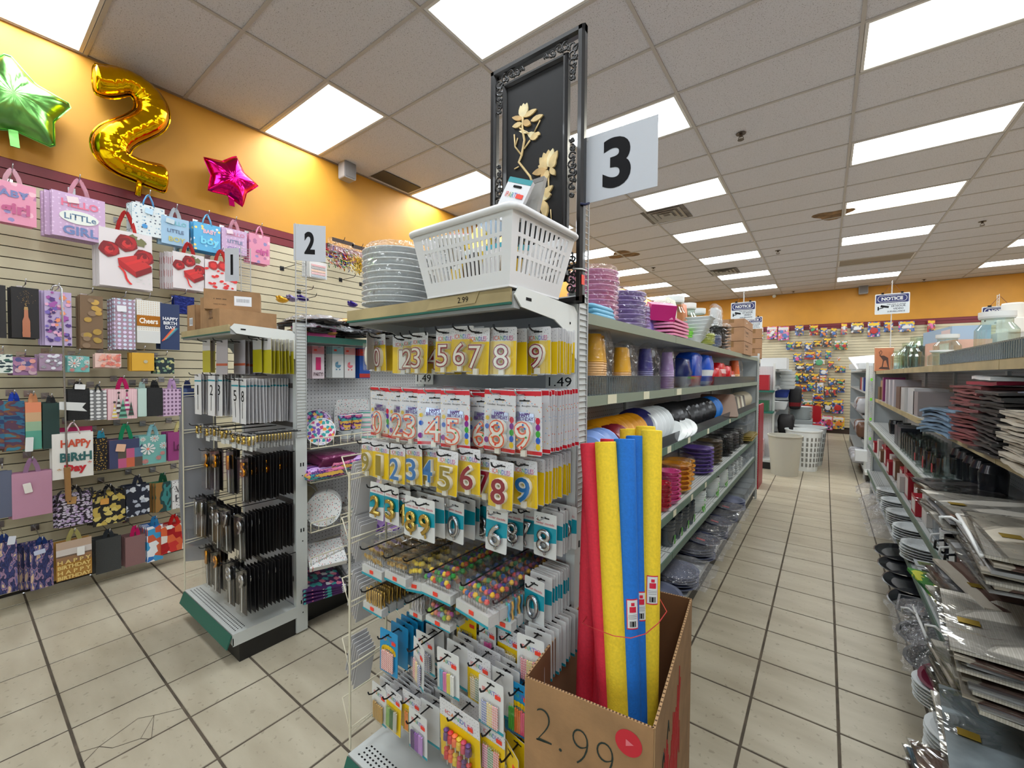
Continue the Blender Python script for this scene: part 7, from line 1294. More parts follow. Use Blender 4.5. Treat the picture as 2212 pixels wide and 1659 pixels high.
# header cards on the pegboard
def banner(k, xc, yt, c1, c2, kind, lbl, n=3, sc=(90, 60, 70)):
    X = -2.72; p = at(k, xc, yt, X=X)
    for i in range(n + 1):
        o = mk('banner_pack', MB().prism(rrect(.085, .22, .003, 0, -.11), 0, .004, 0).prism(rrect(.085, .05, .003, 0, -.03), -.001, 0, 1), [col(*c1), col(*c2)], loc=(X - .018 * i, p.y - .004 * i, p.z), rot=(0, 0, R90 + U(-.05, .05)), label=lbl if i == 0 else '%s pack behind the %s' % (ORD[i - 1], ' '.join(lbl.split()[:10])), cat='banner pack', group=None if i == 0 else 'packs behind the ' + lbl)
        if i == 0:
            if kind == 'one': ob('lettering', text('1', 1, col(214, 30, 110), bold=.06, fit=(.036, .085)), o, (0, -.002, -.12), FRONT); ob('lettering', text('PARTY!', 1, col(*sc), bold=.02, fit=(.066, .024)), o, (0, -.002, -.19), FRONT)
            elif kind == 'pram': q = MB(); poly(q, [(-.022, -.13)] + [(.022 * math.cos(math.pi + j * math.pi / 8), -.13 + .022 * math.sin(math.pi + j * math.pi / 8)) for j in range(1, 8)] + [(.022, -.13)], -.002, 0); disc(q, -.012, -.162, .006, -.002, 0, 8); disc(q, .012, -.162, .006, -.002, 0, 8); poly(q, [(0, -.128), (-.022, -.128), (-.017, -.113), (0, -.106)], -.002, 0); mk('pram_print', q, col(*sc), parent=o)
            else: mk('print_panel', MB().prism(rrect(.085, .03, .002, 0, -.2), -.0012, 0), col(190, 50, 40), parent=o)
            mk('price_sticker', MB().prism(rrect(.02, .012, .001, -.02, -.03), -.002, -.001), REDSTK, parent=o)
    mk('hook', MB().tube([(-2.88 + 2.9, p.y - 1.31, p.z - .01), (X + .03 + 2.9, p.y - 1.31, p.z - .01)], .0025, 5), CHROME, parent=g2r)
banner('D', 1545, 1240, (232, 214, 222), (226, 150, 160), 'one', 'pink first birthday banner pack on the pegboard'); banner('D', 1760, 1245, (222, 224, 224), (150, 190, 200), 'pram', 'white banner pack with blue pram', sc=(90, 140, 170)); banner('D', 1890, 1255, (224, 222, 222), (230, 160, 160), 'pram', 'white banner pack with pink pram', sc=(226, 110, 120)); banner('D', 2050, 1270, (30, 80, 170), (200, 60, 60), 'plain', 'blue banner pack beside the numeral candles')
# black and gold foil packs heaped on top of the run
FOILB = mat('black_foil_pack', (40, 36, 34), .16, .2, bump=.8, bscale=22); FOILG = mat('gold_in_film', (200, 150, 80), .2, .6, bump=.6, bscale=22)
for i in range(25):
    r_ = random.Random(i); y = 1.36 + .055 * (i % 16) + r_.uniform(-.03, .03); z = 1.815 + .028 * (i // 7) + r_.uniform(0, .02)
    o = soft_pack((-2.68 + r_.uniform(-.1, .1), y, z), (r_.uniform(.24, .34), r_.uniform(.1, .16), .04), FOILB if i % 3 else FOILG, '%s film wrapped black and gold balloon pack on the heap' % (['lowest'] + ORD + ['twenty-first', 'twenty-second', 'twenty-third', 'twenty-fourth', 'twenty-fifth'])[i], rz=r_.uniform(-.5, .5), seed=i, lump=.5, name='foil_pack', cat='balloon pack'); o['group'] = 'black and gold packs on the heap'
    if i < 19: crinkle_bag((-2.60 + r_.uniform(-.05, .05), y, z + .025), (.26, .2, .03), '%s clear film on the heap of foil packs' % (['lowest'] + ORD)[i], i)
for i in range(4): mk('pink_box', MB().box(-.1, .1, -.09, .09, 0, .022), col(226, 90, 160), loc=(-2.66, 1.42, 1.815 + .023 * i + .0), rot=(0, 0, .1 * i), label='%s flat pink box under the foil packs' % ['bottom', 'second', 'third', 'top'][i], cat='box', group='flat pink boxes')
# ================================================================ goods on the right-hand run
def G(k, x, y, X): return at(k, x, y, X=X)
zz = 1.657
y = G('P', 390, 880, .62).y; o = empty('copper_picture', (.60, y, zz), 0, 'copper coloured framed picture of a leaping antelope', 'picture'); mk('board', MB().box(-.09, .09, 0, .02, 0, .30), mat('copper_sheet', (206, 132, 96), .3, .6), parent=o); mk('frame_edge', MB().tube([(-.09, -.001, 0), (.09, -.001, 0), (.09, -.001, .30), (-.09, -.001, .30)], .006, 4, closed=True), mat('copper_rim', (230, 180, 150), .3, .6), parent=o)
q = MB(); BRN = col(70, 44, 34); poly(q, [(-.02, .05), (-.01, .05), (.0, .13), (.02, .14), (.04, .05), (.05, .05), (.04, .17), (.0, .2), (-.03, .2), (-.04, .215), (-.045, .2), (-.025, .17), (-.01, .14)], -.002, 0); q.tube([(-.035, -.003, .212), (-.05, -.003, .24), (-.03, -.003, .265)], .003, 4); q.tube([(-.03, -.003, .212), (-.02, -.003, .245), (-.035, -.003, .27)], .003, 4); poly(q, [(-.05, .03), (.06, .02), (.05, .05), (-.03, .055)], -.002, 0); mk('antelope_print', q, BRN, parent=o)
for i, (px, py, X, r, h) in enumerate(((500, 880, .60, .06, .2), (560, 860, .62, .06, .2), (610, 850, .6, .07, .21), (590, 760, .72, .07, .3), (680, 760, .70, .08, .31), (740, 740, .76, .09, .3), (660, 880, .58, .05, .13))):
    jar((X, G('P', px, py, X).y, zz), r, h, '%s clear glass jar in the cluster beside the copper picture' % (['first'] + ORD)[i])
LIDW = mat('lid_white', (216, 216, 212), .4)
jar((.66, G('P', 940, 720, .66).y, zz), .07, .2, 'glass canister with a grey lid between the jars', lid=LIDW); jar((.62, G('P', 890, 800, .62).y, zz), .07, .1, 'low glass canister wrapped in tissue', lid=LIDW)
jar((.74, G('P', 1380, 650, .74).y, zz), .085, .26, 'large glass cookie jar with white lid', lid=LIDW)
for i, (px, X, z0, w, h, c) in enumerate(((1020, .76, 0, .5, .19, (216, 170, 150)), (1000, .80, .195, .6, .11, (150, 176, 200)))):
    y = G('P', px, 620, X).y; o = mk('gift_set_box', MB().box(-.1, .1, -w / 2, w / 2, 0, h), col(*c), loc=(X, y, zz + z0), rot=(0, 0, .12), label=['pink boxed glass set behind the canisters', 'pale blue boxed set on top of the pink box'][i], cat='box'); mk('printed_panel', MB().box(-.1008, -.1, -w / 2 + .03, -w / 2 + .2, .02, h - .02), col(*((226, 214, 200), (206, 190, 190))[i]), parent=o); mk('end_panel', MB().box(-.1, .1, w / 2, w / 2 + .001, 0, h), col(120, 90, 100), parent=o)
for i, (px, py, z0) in enumerate(((1490, 360, .26), (1545, 350, .26), (1460, 400, .12), (1530, 300, .37))):
    y = G('P', px, py, 1.1).y; o = mk('paper_roll', MB().lathe([(.02, 0), (.055, 0), (.058, .01), (.058, .1), (.055, .11), (.02, .11)], 16), col(226, 222, 214, rough=.9), loc=(1.1, y, zz + z0), label='%s white paper roll in the stack behind the cookie jar' % ['lower left', 'lower right', 'front', 'top'][i], cat='paper roll')
mk('roll_crate', MB().box(-.09, .09, -.16, .16, 0, .26), col(190, 186, 178), loc=(1.1, G('P', 1490, 450, 1.1).y, zz), label='pale carton under the paper rolls', cat='box')
mk('brown_box', MB().box(-.08, .12, -.2, .2, 0, .17), col(70, 52, 46), loc=(.7, 1.72, zz), label='dark brown box on the top shelf at the right edge', cat='box')
o = empty('mesh_column', (.80, 1.95, 1.70), 0, 'grey wire strip rising from the shelf at the right edge', 'wire rack'); ladder(o, 0, -.06, .06, 0, .78, mat('mesh_grey', (110, 108, 112), .5, .3), pitch=.012)
mk('black_bag_box', MB().box(-.06, .1, -.12, .12, 0, .28), mat('black_card', (26, 26, 34), .3), loc=(.78, G('P', 620, 700, .78).y, zz), label='black printed box behind the glass jars', cat='box')
# second shelf: boxes far away, wrapped placemats near
zz = 1.297
for i, (px, w, h, c, X) in enumerate(((330, .1, .16, (120, 90, 60), .62), (380, .14, .24, (170, 136, 96), .64), (430, .05, .28, (140, 50, 110), .62), (465, .05, .26, (196, 186, 192), .60), (500, .05, .26, (206, 200, 206), .60), (540, .06, .26, (196, 190, 196), .6), (590, .12, .2, (110, 80, 66), .60), (640, .1, .2, (190, 188, 186), .60), (720, .16, .2, (206, 204, 204), .62), (770, .1, .18, (150, 140, 140), .62))):
    y = min(7.1 - .1 * i, G('P', px, 1230, X).y); mk('boxed_set', MB().box(-.07, .12, -w, w, 0, h), col(*c, rough=.4), loc=(X, y, zz), label='%s boxed item from the far end of the second shelf' % (['first'] + ORD)[i], cat='box')
FILM = clear('film_gloss', (250, 250, 250), .22, .1, .55, 7)
TILEP = pat('mat_tiles', 'cells', (0, 0, 0), [(150, 136, 122), (96, 70, 62), (186, 176, 160), (120, 100, 90)], 22, .3, .35); LINEN = pat('mat_linen', 'sx', (0, 0, 0), [(196, 190, 178), (176, 168, 152), (206, 200, 190)], 30); SILVM = mat('mat_silver', (170, 170, 172), .3, .4, var=.1, vscale=9)
def mat_pile(c, size, n, dz, cols_, lbl, rz=0, tilt=(0, 0), wrap=.75, sag=.0, seed=0, nm='placemat_pack'):
    rr = random.Random(seed)
    for i in range(n):
        cc = cols_[i % len(cols_)]; w, l = size; q = MB(); k = 6; vs = []
        for a in range(k + 1):
            for b in range(3): u = a / k - .5; v = b / 2 - .5; vs.append((v * w, u * l, -sag * (2 * u) ** 2 + rr.uniform(-.003, .003)))
        nn = len(vs); vs += [(x, y_, z + dz * .7) for x, y_, z in vs]; ix = lambda a, b: a * 3 + b
        fs = [(ix(a, b), ix(a + 1, b), ix(a + 1, b + 1), ix(a, b + 1)) for a in range(k) for b in range(2)]; q.add(vs, [tuple(reversed(f)) for f in fs] + []).add(vs, [tuple(v + nn for v in f) for f in fs]); 
        ring = [ix(a, 0) for a in range(k + 1)] + [ix(k, 1)] + [ix(a, 2) for a in range(k, -1, -1)] + [ix(0, 1)]
        q.add(vs, [(ring[j], ring[(j + 1) % len(ring)], ring[(j + 1) % len(ring)] + nn, ring[j] + nn) for j in range(len(ring))])
        o = mk(nm, q, cc if not isinstance(cc, tuple) else col(*cc, rough=.35), loc=(c[0] + rr.uniform(-.012, .012) + tilt[0] * i, c[1] + rr.uniform(-.012, .012) + tilt[1] * i, c[2] + dz * i), rot=(rr.uniform(-.02, .02), rr.uniform(-.04, .04), rz + rr.uniform(-.07, .07)), label='%s %s' % ((['lowest'] + ORD)[min(i, 19)], lbl), cat='placemats', group=lbl)
        if rr.random() < wrap: mk('clear_film', MB().box(-w * .54, w * .53, -l * .53, l * .53, dz * .72, dz * .74), FILM, parent=o)
        if i > n - 3 and w > .3: mk('gold_label', MB().box(-w * .42, -w * .28, -l * .1, -l * .02, dz * .7 + .003, dz * .7 + .0045), mat('gold_label', (170, 140, 50), .3, .6), parent=o)
PINKM = mat('mat_rose', (150, 84, 84), .35, var=.15, vscale=10); CHAR = mat('mat_charcoal', (52, 48, 46), .35, var=.2, vscale=10); CREM = mat('mat_cream', (196, 186, 168), .4, var=.1, vscale=10); BEIG = mat('mat_beige', (172, 152, 126), .4, var=.15, vscale=12); SLTE = mat('mat_slate', (96, 104, 120), .4, var=.15, vscale=10)
mat_pile((.60, 2.72, zz), (.2, .32, ), 19, .0135, [PINKM], 'rose placemat pack in the tall pile', .1, seed=1); mat_pile((.60, 2.38, zz), (.2, .32), 18, .0135, [CHAR], 'charcoal placemat pack in the tall pile', .0, seed=2); mat_pile((.60, 2.04, zz), (.2, .32), 14, .0135, [CREM], 'cream placemat pack in the tall pile', .0, seed=3); mat_pile((.68, 2.1, zz + .21), (.24, .34), 2, .02, [SLTE], 'slate tray above the cream placemats', seed=4, wrap=0)
mat_pile((.585, 3.15, zz), (.22, .36), 8, .017, [mat('cloth_sky', (130, 156, 180), .4, var=.15, vscale=14)], 'sky blue folded cloth pack on the second shelf', .2, sag=.02, seed=5, wrap=.8); mat_pile((.62, 2.6, zz + .262), (.2, .36), 2, .02, [col(150, 20, 50, rough=.3), PAPER], 'red and white card pack on top of the rose placemats', seed=6)
mat_pile((.60, 1.72, zz), (.2, .3), 9, .022, [CREM, CHAR], 'mixed placemat pack at the right edge of the second shelf', seed=8)
# third shelf: black goods and glass tumblers
zz = .992
GLS = clear('tumbler_glass', (246, 250, 249), .3, .03)
for i in range(3): q = MB().lathe([(0, 0), (.05, 0), (.06, .1), (.05, .14), (.055, .14)], 14); mk('black_canister', q, mat('black_gloss'), loc=(.60 + .03 * i, 5.9 - .28 * i, zz), label='%s black lidded canister on the third shelf' % ['far', 'middle', 'near'][i], cat='canister')
for i in range(2): mk('black_box', MB().box(-.05, .08, -.09, .09, 0, .17), mat('black_card'), loc=(.56, 5.0 - .2 * i, zz), label='%s black gift box on the third shelf' % ['far', 'near'][i], cat='box')
for i in range(6):
    for j in range(2): mk('glass_tumbler', MB().lathe([(0, .012), (.034, .012), (.034, 0), (.037, 0), (.041, .15), (.038, .15), (.033, .016), (0, .016)], 14, closed=True), GLS, loc=(.535 + .1 * j, 4.62 - .115 * i, zz), label='%s ribbed glass tumbler in the %s row' % ((['farthest'] + ORD)[i], ['front', 'back'][j]), cat='glass', group='glass tumblers')
for i in range(4): o = mk('glass_mug', MB().lathe([(0, .01), (.045, .01), (.048, 0), (.05, .13), (.046, .13), (.042, .014), (0, .014)], 16, closed=True), GLS, loc=(.54 + .02 * (i % 2), 3.85 - .14 * i, zz), label='%s clear glass mug on the third shelf' % ['farthest', 'second', 'third', 'nearest'][i], cat='glass'); mk('printed_mark', MB().box(-.0515, -.0505, -.02, .02, .04, .09), col(170, 40, 50), parent=o)
for i in range(5): mk('black_jar', MB().lathe([(0, 0), (.05, 0), (.055, .12), (.04, .16), (0, .17)], 14), mat('black_gloss'), loc=(.68, 3.7 - .15 * i, zz), label='%s black jar behind the glass mugs' % (['farthest'] + ORD)[i], cat='jar')
MIXM = [LINEN, TILEP, SILVM, mat('mat_brown', (120, 84, 66), .35, var=.3, vscale=8)]
mat_pile((.56, 2.55, zz), (.34, .46), 5, .014, MIXM, 'wide placemat pack on the third shelf', .05, seed=11, wrap=.8); mat_pile((.56, 2.02, zz - .02), (.34, .5), 8, .015, [SILVM, TILEP, LINEN, CREM], 'large glossy placemat pack at the right of the third shelf', -.05, seed=12, wrap=.9, tilt=(.004, 0)); mat_pile((.55, 3.1, zz), (.24, .34), 3, .012, [CHAR, CREM], 'small placemat pack in front of the glass mugs', .15, seed=13)
# fourth shelf: red and white boxes, mugs
zz = .692
for i in range(14):
    c = ((170, 26, 44), (196, 190, 184), (160, 22, 40), (120, 84, 60))[i % 4]; y = 6.6 - .235 * i; X = .53 + .02 * (i % 3); h = (.12, .17, .14)[i % 3]
    o = mk('boxed_glass', MB().box(-.05, .16, -.08, .08, 0, h), col(*c, rough=.35), loc=(X, y, zz), label='%s red or white boxed glass set along the fourth shelf' % (['farthest'] + ORD)[i], cat='box', group='boxed glass sets'); mk('box_front', MB().box(-.0508, -.05, -.06, .06, .02, h - .02), col(214, 206, 200), parent=o)
    if i % 2: mk('boxed_glass', MB().box(-.03, .16, -.08, .08, 0, .1), col(150, 20, 36, rough=.3), loc=(X + .02, y, zz + h), label='%s upper red box on the fourth shelf' % (['farthest'] + ORD)[i], cat='box', group='upper boxed glass sets')
for i in range(2): clear_box((.55, 3.28 - .13 * i, zz), (.1, .11, .14), '%s square clear box on the fourth shelf' % ['far', 'near'][i], ribs=2)
for i in range(4):
    m = [PAPER, mat('black_gloss')][i % 2]; o = mk('coffee_mug', MB().lathe([(0, 0), (.04, 0), (.045, .01), (.047, .12), (.043, .12), (.04, .012), (0, .012)], 16, closed=True), m, loc=(.53, 3.02 - .105 * i, zz), label='%s %s mug on the fourth shelf' % (['far', 'second', 'third', 'near'][i], ['white', 'black'][i % 2]), cat='mug'); mk('handle', MB().tube([(-.044, -.0, .095), (-.075, 0, .085), (-.078, 0, .05), (-.046, 0, .03)], .006, 6), m, parent=o)
mk('brown_box', MB().box(-.06, .1, -.07, .07, 0, .18), col(80, 34, 34), loc=(.53, 2.52, zz), label='maroon box beside the mugs', cat='box')
mat_pile((.56, 2.25, zz + .0), (.34, .42), 9, .016, [TILEP, LINEN, MIXM[3], SILVM], 'placemat pack stacked on the fourth shelf', .08, seed=21, wrap=.8); mat_pile((.53, 1.85, zz - .01), (.34, .46), 10, .016, [LINEN, SILVM, TILEP], 'long placemat pack jutting from the fourth shelf', -.06, seed=22, wrap=.9, tilt=(-.004, .004))
mk('green_card', MB().prism(rrect(.16, .42, .01), 0, .012), pat('leaf_green', 'brush', (0, 0, 0), [(30, 80, 40), (60, 120, 50), (190, 190, 60)], 12), loc=(.45, 2.50, zz - .03), rot=(-R90 + .1, .15, .25), label='green and yellow wrapped placemat below the mugs', cat='placemats')
# white plastic hangers clipped to placemat packs
def hanger(k, p0, p1, p2, z, lbl):
    a, b, c = [at(k, *q, X=X) for q, X in ((p0, .40), (p1, .38), (p2, .34))]; o = mk('plastic_hanger', MB().tube([a, (a + b) / 2 + Vector((0, 0, .003)), b], .0065, 6), PAPER, label=lbl, cat='hanger', loc=(0, 0, z))
    q = (a + b) / 2; mk('hook', MB().tube([q * .6 + a * .4, q * .6 + a * .4 + Vector((-.03, .01, .02)), q * .6 + a * .4 + Vector((-.055, .02, .012)), q * .6 + a * .4 + Vector((-.05, .02, -.012))], .0055, 6), PAPER, parent=o)
hanger('Q', (1030, 1045), (1250, 1420), (890, 1100), 0, 'white plastic hanger on the glossy placemat pack'); hanger('R', (555, 315), (660, 540), (490, 370), -.06, 'white plastic hanger near the floor'); hanger('R', (770, 555), (925, 830), (700, 560), 0, 'white plastic hanger on the brown placemats')
# fifth shelf and base
zz = .352
for i in range(5): plate_pack((.56, 5.55 - .42 * i, zz), .13, 6, .018, mat('white_melamine'), '%s stack of white oval dishes on the low shelf' % (['farthest'] + ORD)[i], .02, wrap=i % 2 == 0)
for i in range(8): o = clear_box((.55, 3.62 - .14 * i, zz), (.15, .12, .07), '%s white takeaway tub on the low shelf' % (['farthest'] + ORD)[i], m=clear('tub_white', (226, 228, 228), .15, .15, milky=.6), ribs=3); mk('tub_label', MB().box(-.06, .02, -.03, .03, .0705, .0715), col(60, 60, 46) if i % 2 else col(120, 130, 80), parent=o)
mat_pile((.55, 2.2, zz), (.32, .44), 10, .016, [TILEP, LINEN, CHAR, CREM], 'dark placemat pack on the low shelf', .1, seed=31, wrap=.8); mat_pile((.52, 1.8, zz), (.34, .44), 12, .015, [CREM, LINEN, mat('mat_leaf', (130, 140, 144), .35, var=.4, vscale=6)], 'pale placemat pack at the lower right', -.04, seed=32, wrap=.9, tilt=(-.003, 0))
zz = .192
for i in range(4): q = MB().lathe([(0, 0), (.11, 0), (.15, .016), (.158, .02), (.15, .022), (.108, .005), (0, .005)], 24, closed=True); mk('oval_tray', q, mat('black_gloss'), loc=(.49, 4.35 - .3 * i, zz + .03), rot=(0, -.08, 0), label='%s glossy black oval tray jutting from the base deck' % ['farthest', 'second', 'third', 'nearest'][i], cat='tray', scale=(1, 1.3, 1))
for i, y in enumerate((6.5, 5.9, 5.4, 4.9, 3.2, 2.85)): crinkle_bag((.49, y, zz + .02), (.34, .42, .11), '%s crinkled clear bag on the right base deck' % (['farthest'] + ORD)[i], 50 + i)
for i, (y, c) in enumerate(((3.35, (40, 42, 48)), (3.0, (36, 36, 38)), (2.75, (30, 30, 32)))): mk('baking_pan', MB().lathe([(0, 0), (.1, 0), (.13, .03), (.14, .033), (.125, .034), (.095, .005), (0, .005)], 4 if i == 0 else 20, closed=True), col(*c, rough=.3), loc=(.47, y, zz + .035), rot=(0, -.15, .6), label=['square dark pan in clear wrap', 'round black pan with pink sticker', 'small black bowl in torn film'][i] + ' on the right base deck', cat='pan')
plate_pack((.43, 2.5, zz), .10, 6, .014, mat('white_melamine'), 'fanned white plates at the right aisle edge', .012, wrap=False); mk('maroon_plate', MB().lathe(plate_profile(.09), 20, closed=True), col(110, 20, 50), loc=(.44, 2.5, zz + .1), rot=(.2, -.25, 0), label='maroon plate leaning over the white plates', cat='plate')
plate_pack((.44, 2.15, zz), .12, 7, .016, mat('white_melamine'), 'stack of white plates at the lower right aisle edge', .014, wrap=False)
mat_pile((.42, 1.85, .192), (.26, .4), 6, .016, [mat('mat_teal', (30, 70, 92), .3, var=.4, vscale=6), MIXM[3]], 'teal and brown placemat pack near the floor', .1, seed=41, wrap=.9)
# ================================================================ second row of shelving and the toy wall
S2 = mat('end_panel_grey')
def back_run(x0, x1, y0, y1, lbl, face):
    o = empty('shelving_run', ((x0 + x1) / 2, y0, 0), 0, lbl, 'shelf'); a, b = x0 - (x0 + x1) / 2, x1 - (x0 + x1) / 2; L_ = y1 - y0
    pb = mk('end_pegboard', MB().box(a + .02, b - .02, -.004, .004, .16, 1.75), PEG, parent=o)
    for x in (a, b - .03): mk('upright', MB().box(x, x + .03, -.02, .03, 0, 1.8), STEEL, parent=o)
    for z in (.16, .55, .95, 1.35, 1.7): mk('shelf', MB().box(a, b, .03, L_, z - .03, z), mat('shelf_board'), parent=o)
    mk('kick_plate', MB().box(a + .02, b - .02, -.28, L_, 0, .12), BLACKK, parent=o); mk('end_deck', MB().box(a, b, -.32, 0, .12, .16), STEEL, parent=o); mk('core_panel', MB().box(-.01, .01, 0.03, L_, .1, 1.75), STEEL, parent=o); mk('end_panel', MB().box(a, b, L_, L_ + .02, 0, 1.75), S2, parent=o)
    return o
r2l = back_run(-1.40, -.70, 8.6, 13.2, 'second shelving run behind the red board on the left of the back aisle', 1); r2r = back_run(.50, 1.25, 8.45, 13.2, 'second shelving run on the right of the back aisle', -1)
mk('red_board', MB().box(-.012, .012, -.24, .24, .0, 1.18), mat('red_board', (150, 14, 40), .4), loc=(-.735, 6.98, 0), label='tall red board on the end of the tableware run', cat='board')
# notices hanging from wire poles
def notice(c, w, h, lbl, pole=True, text_=True, z_low=1.8):
    o = empty('notice_sign', c, 0, lbl, 'sign'); NV = col(26, 32, 96)
    mk('board', MB().prism(rrect(w, h, .01), 0, .006), PAPER, parent=o); mk('header', MB().prism(rrect(w * .94, h * .40, .01, 0, h * .25), -.001, 0), NV, parent=o); mk('header_ring', MB().tube([(x, -.002, z) for x, z in rrect(w * .84, h * .30, h * .14, 0, h * .25)], .003, 4, closed=True), PAPER, parent=o)
    ob('heading', text('NOTICE', 1, PAPER, bold=.04, fit=(w * .62, h * .17)), o, (0, -.003, h * .25), FRONT); mk('body_panel', MB().prism(rrect(w * .94, h * .5, .006, 0, -h * .22), -.001, 0), col(206, 212, 216), parent=o)
    for s_, fx, fz, fw, fh in (('THIS AREA IS UNDER', .12, -.03, .55, .05), ('24 HOUR', .18, -.12, .42, .09), ('VIDEO', .18, -.25, .3, .09), ('SURVEILLANCE', .12, -.38, .5, .07)): ob('wording', text(s_, 1, col(60, 62, 74), bold=.02, fit=(fw * w, fh * h)), o, (fx * w, -.002, fz * h), FRONT)
    q = MB(); poly(q, [(-.42 * w, -.3 * h), (-.38 * w, -.3 * h), (-.38 * w, -.12 * h), (-.42 * w, -.12 * h)], -.0025, 0); poly(q, [(-.38 * w, -.24 * h), (-.25 * w, -.2 * h), (-.25 * w, -.16 * h), (-.38 * w, -.2 * h)], -.0025, 0); poly(q, [(-.34 * w, -.14 * h), (-.1 * w, -.2 * h), (-.08 * w, -.12 * h), (-.32 * w, -.04 * h)], -.0027, 0); mk('camera_symbol', q, INK, parent=o)
    for s_ in (-1, 1): mk('clip', MB().box(s_ * w * .28 - .012, s_ * w * .28 + .012, -.004, .01, h * .48, h * .56), INK, parent=o); mk('cord', MB().tube([(s_ * w * .28, .003, h * .5), (s_ * w * .02, .003, h * 1.0)], .0025, 4), col(110, 60, 40), parent=o)
    if pole: p = MB(); ladder(o, 0.0, .02, .08, z_low - c[2], h * 1.15, mat('pole_white', (206, 206, 204), .4), pitch=.03, name='wire_pole')
    return o
a, b = at('O', 130, 320, Y=6.25), at('O', 305, 410, Y=6.25); notice(((a.x + b.x) / 2, 6.25, (a.z + b.z) / 2 - .01), b.x - a.x, .23, 'blue and white surveillance notice left, above the cartons')
a, b = at('P', 293, 310, Y=7.2), at('P', 600, 488, Y=7.2); notice(((a.x + b.x) / 2, 7.2, (a.z + b.z) / 2), b.x - a.x, .26, 'blue and white surveillance notice right, over the glass jars', z_low=1.68)
p = at('P', 1365, 440, Y=6.0); notice((p.x + .03, 6.0, p.z - .07), .23, .18, 'surveillance notice half hidden by the paper rolls', z_low=1.655); p = at('O', 285, 450, Y=8.62); notice((p.x, 8.62, p.z - .02), .3, .22, 'second notice peeking from behind the left cartons', z_low=1.75)
# dome mirror in the far left corner
p = at('M', 1060, 460, Y=14.4); o = mk('dome_mirror', MB().lathe([(0, -.12), (.25, -.08), (.42, 0), (.44, .01)], 24, T=Matrix.Rotation(-R90, 4, 'X').inverted()), mat('mirror', (220, 220, 220), .04, 1.0), loc=(p.x, 14.5, p.z), label='round convex mirror at the back wall', cat='mirror'); o.rotation_euler = (0, 0, 0)
# bins and baskets at the left of the back aisle
def bin_(c, r, h, m, lbl, slots=False):
    o = mk('waste_bin', MB().lathe([(0, .005), (r * .78, 0), (r, h), (r * 1.05, h), (r * 1.05, h + .02), (r * .97, h + .02), (r * .76, .01), (0, .012)], 24, closed=True), m, loc=c, label=lbl, cat='bin')
    if slots:
        q = MB()
        for i in range(24):
            for j in range(6):
                a_ = 2 * math.pi * i / 24; rr_ = r * (.79 + .2 * (j + .8) / 7) + .003; d = Vector((math.cos(a_), math.sin(a_), 0)); s_ = Vector((-d.y, d.x, 0)) * .014; p_ = d * rr_ + Vector((0, 0, h * (.12 + .13 * j))); q.add([p_ - s_, p_ + s_, p_ + s_ + Vector((0, 0, h * .09)), p_ - s_ + Vector((0, 0, h * .09))], [(0, 1, 2, 3)])
        mk('slots', q, col(120, 120, 116), parent=o, kind='stuff')
    return o
bin_((-.50, 8.02, 0), .235, .62, mat('bin_grey', (186, 184, 172), .5), 'tall plain grey plastic bin at the aisle corner'); bin_((-.28, 8.68, 0), .26, .66, WH, 'white slotted laundry bin behind the grey one', True); bin_((-.22, 9.3, 0), .26, .66, WH, 'second white slotted laundry bin farther back', True)
for i in range(8): mk('nested_basket', MB().lathe([(0, 0), (.16, 0), (.2, .03), (.205, .034), (.19, .03), (0, .01)], 18, closed=True), WH, loc=(-.38, 9.9, .75 + .03 * i), label='%s white basket nested in the pile behind the bins' % (['lowest'] + ORD)[i], cat='basket', group='nested white baskets')
mk('basket_stand', MB().box(-.2, .2, -.2, .2, 0, .75), S2, loc=(-.38, 9.9, 0), label='grey stand under the nested baskets', cat='stand')
o = empty('red_chair', (-.28, 12.2, 0), 0, 'red plastic chair near the toy wall', 'chair'); RP = mat('red_plastic', (190, 24, 36), .35); mk('seat', MB().box(-.22, .22, -.2, .2, .42, .45), RP, parent=o); mk('backrest', MB().prism(rrect(.44, .4, .08, 0, .68), .19, .21), RP, parent=o)
for sx in (-1, 1):
    for sy in (-1, 1): mk('leg', MB().cyl((sx * .2, sy * .18, 0), (sx * .18, sy * .16, .42), .025, .02, 8), RP, parent=o)
# goods on the end of the left back run
def small_box(c, s, cc, lbl, rz=0, name='boxed_item'): return mk(name, MB().box(-s[0] / 2, s[0] / 2, -s[1] / 2, s[1] / 2, 0, s[2]), col(*cc, rough=.4), loc=c, rot=(0, 0, rz), label=lbl, cat='box')
small_box((-.95, 8.45, 1.34), (.36, .2, .26), (160, 20, 34), 'red boxed appliance on the left end pegboard'); small_box((-.95, 8.45, .98), (.36, .2, .18), (40, 90, 60), 'green and red box below the red one'); mk('shelf_bracketed', MB().box(-.25, .25, -.14, .14, 0, .03), GREEN, loc=(-.95, 8.44, 1.305), label='green edged shelf under the red box', cat='shelf'); mk('shelf_bracketed', MB().box(-.25, .25, -.14, .14, 0, .03), GREEN, loc=(-.95, 8.44, .945), label='green edged shelf under the green box', cat='shelf')
for i in range(5): mk('shelf_basket', MB().lathe([(0, 0), (.14, 0), (.17, .06), (.175, .06), (.15, .01), (0, .01)], 4, closed=True), WH, loc=(-.55, 9.2, 1.35 + .065 * i), rot=(0, 0, math.pi / 4), label='%s white basket on the left back run' % ['lowest', 'second', 'third', 'fourth', 'top'][i], cat='basket', group='white shelf baskets')
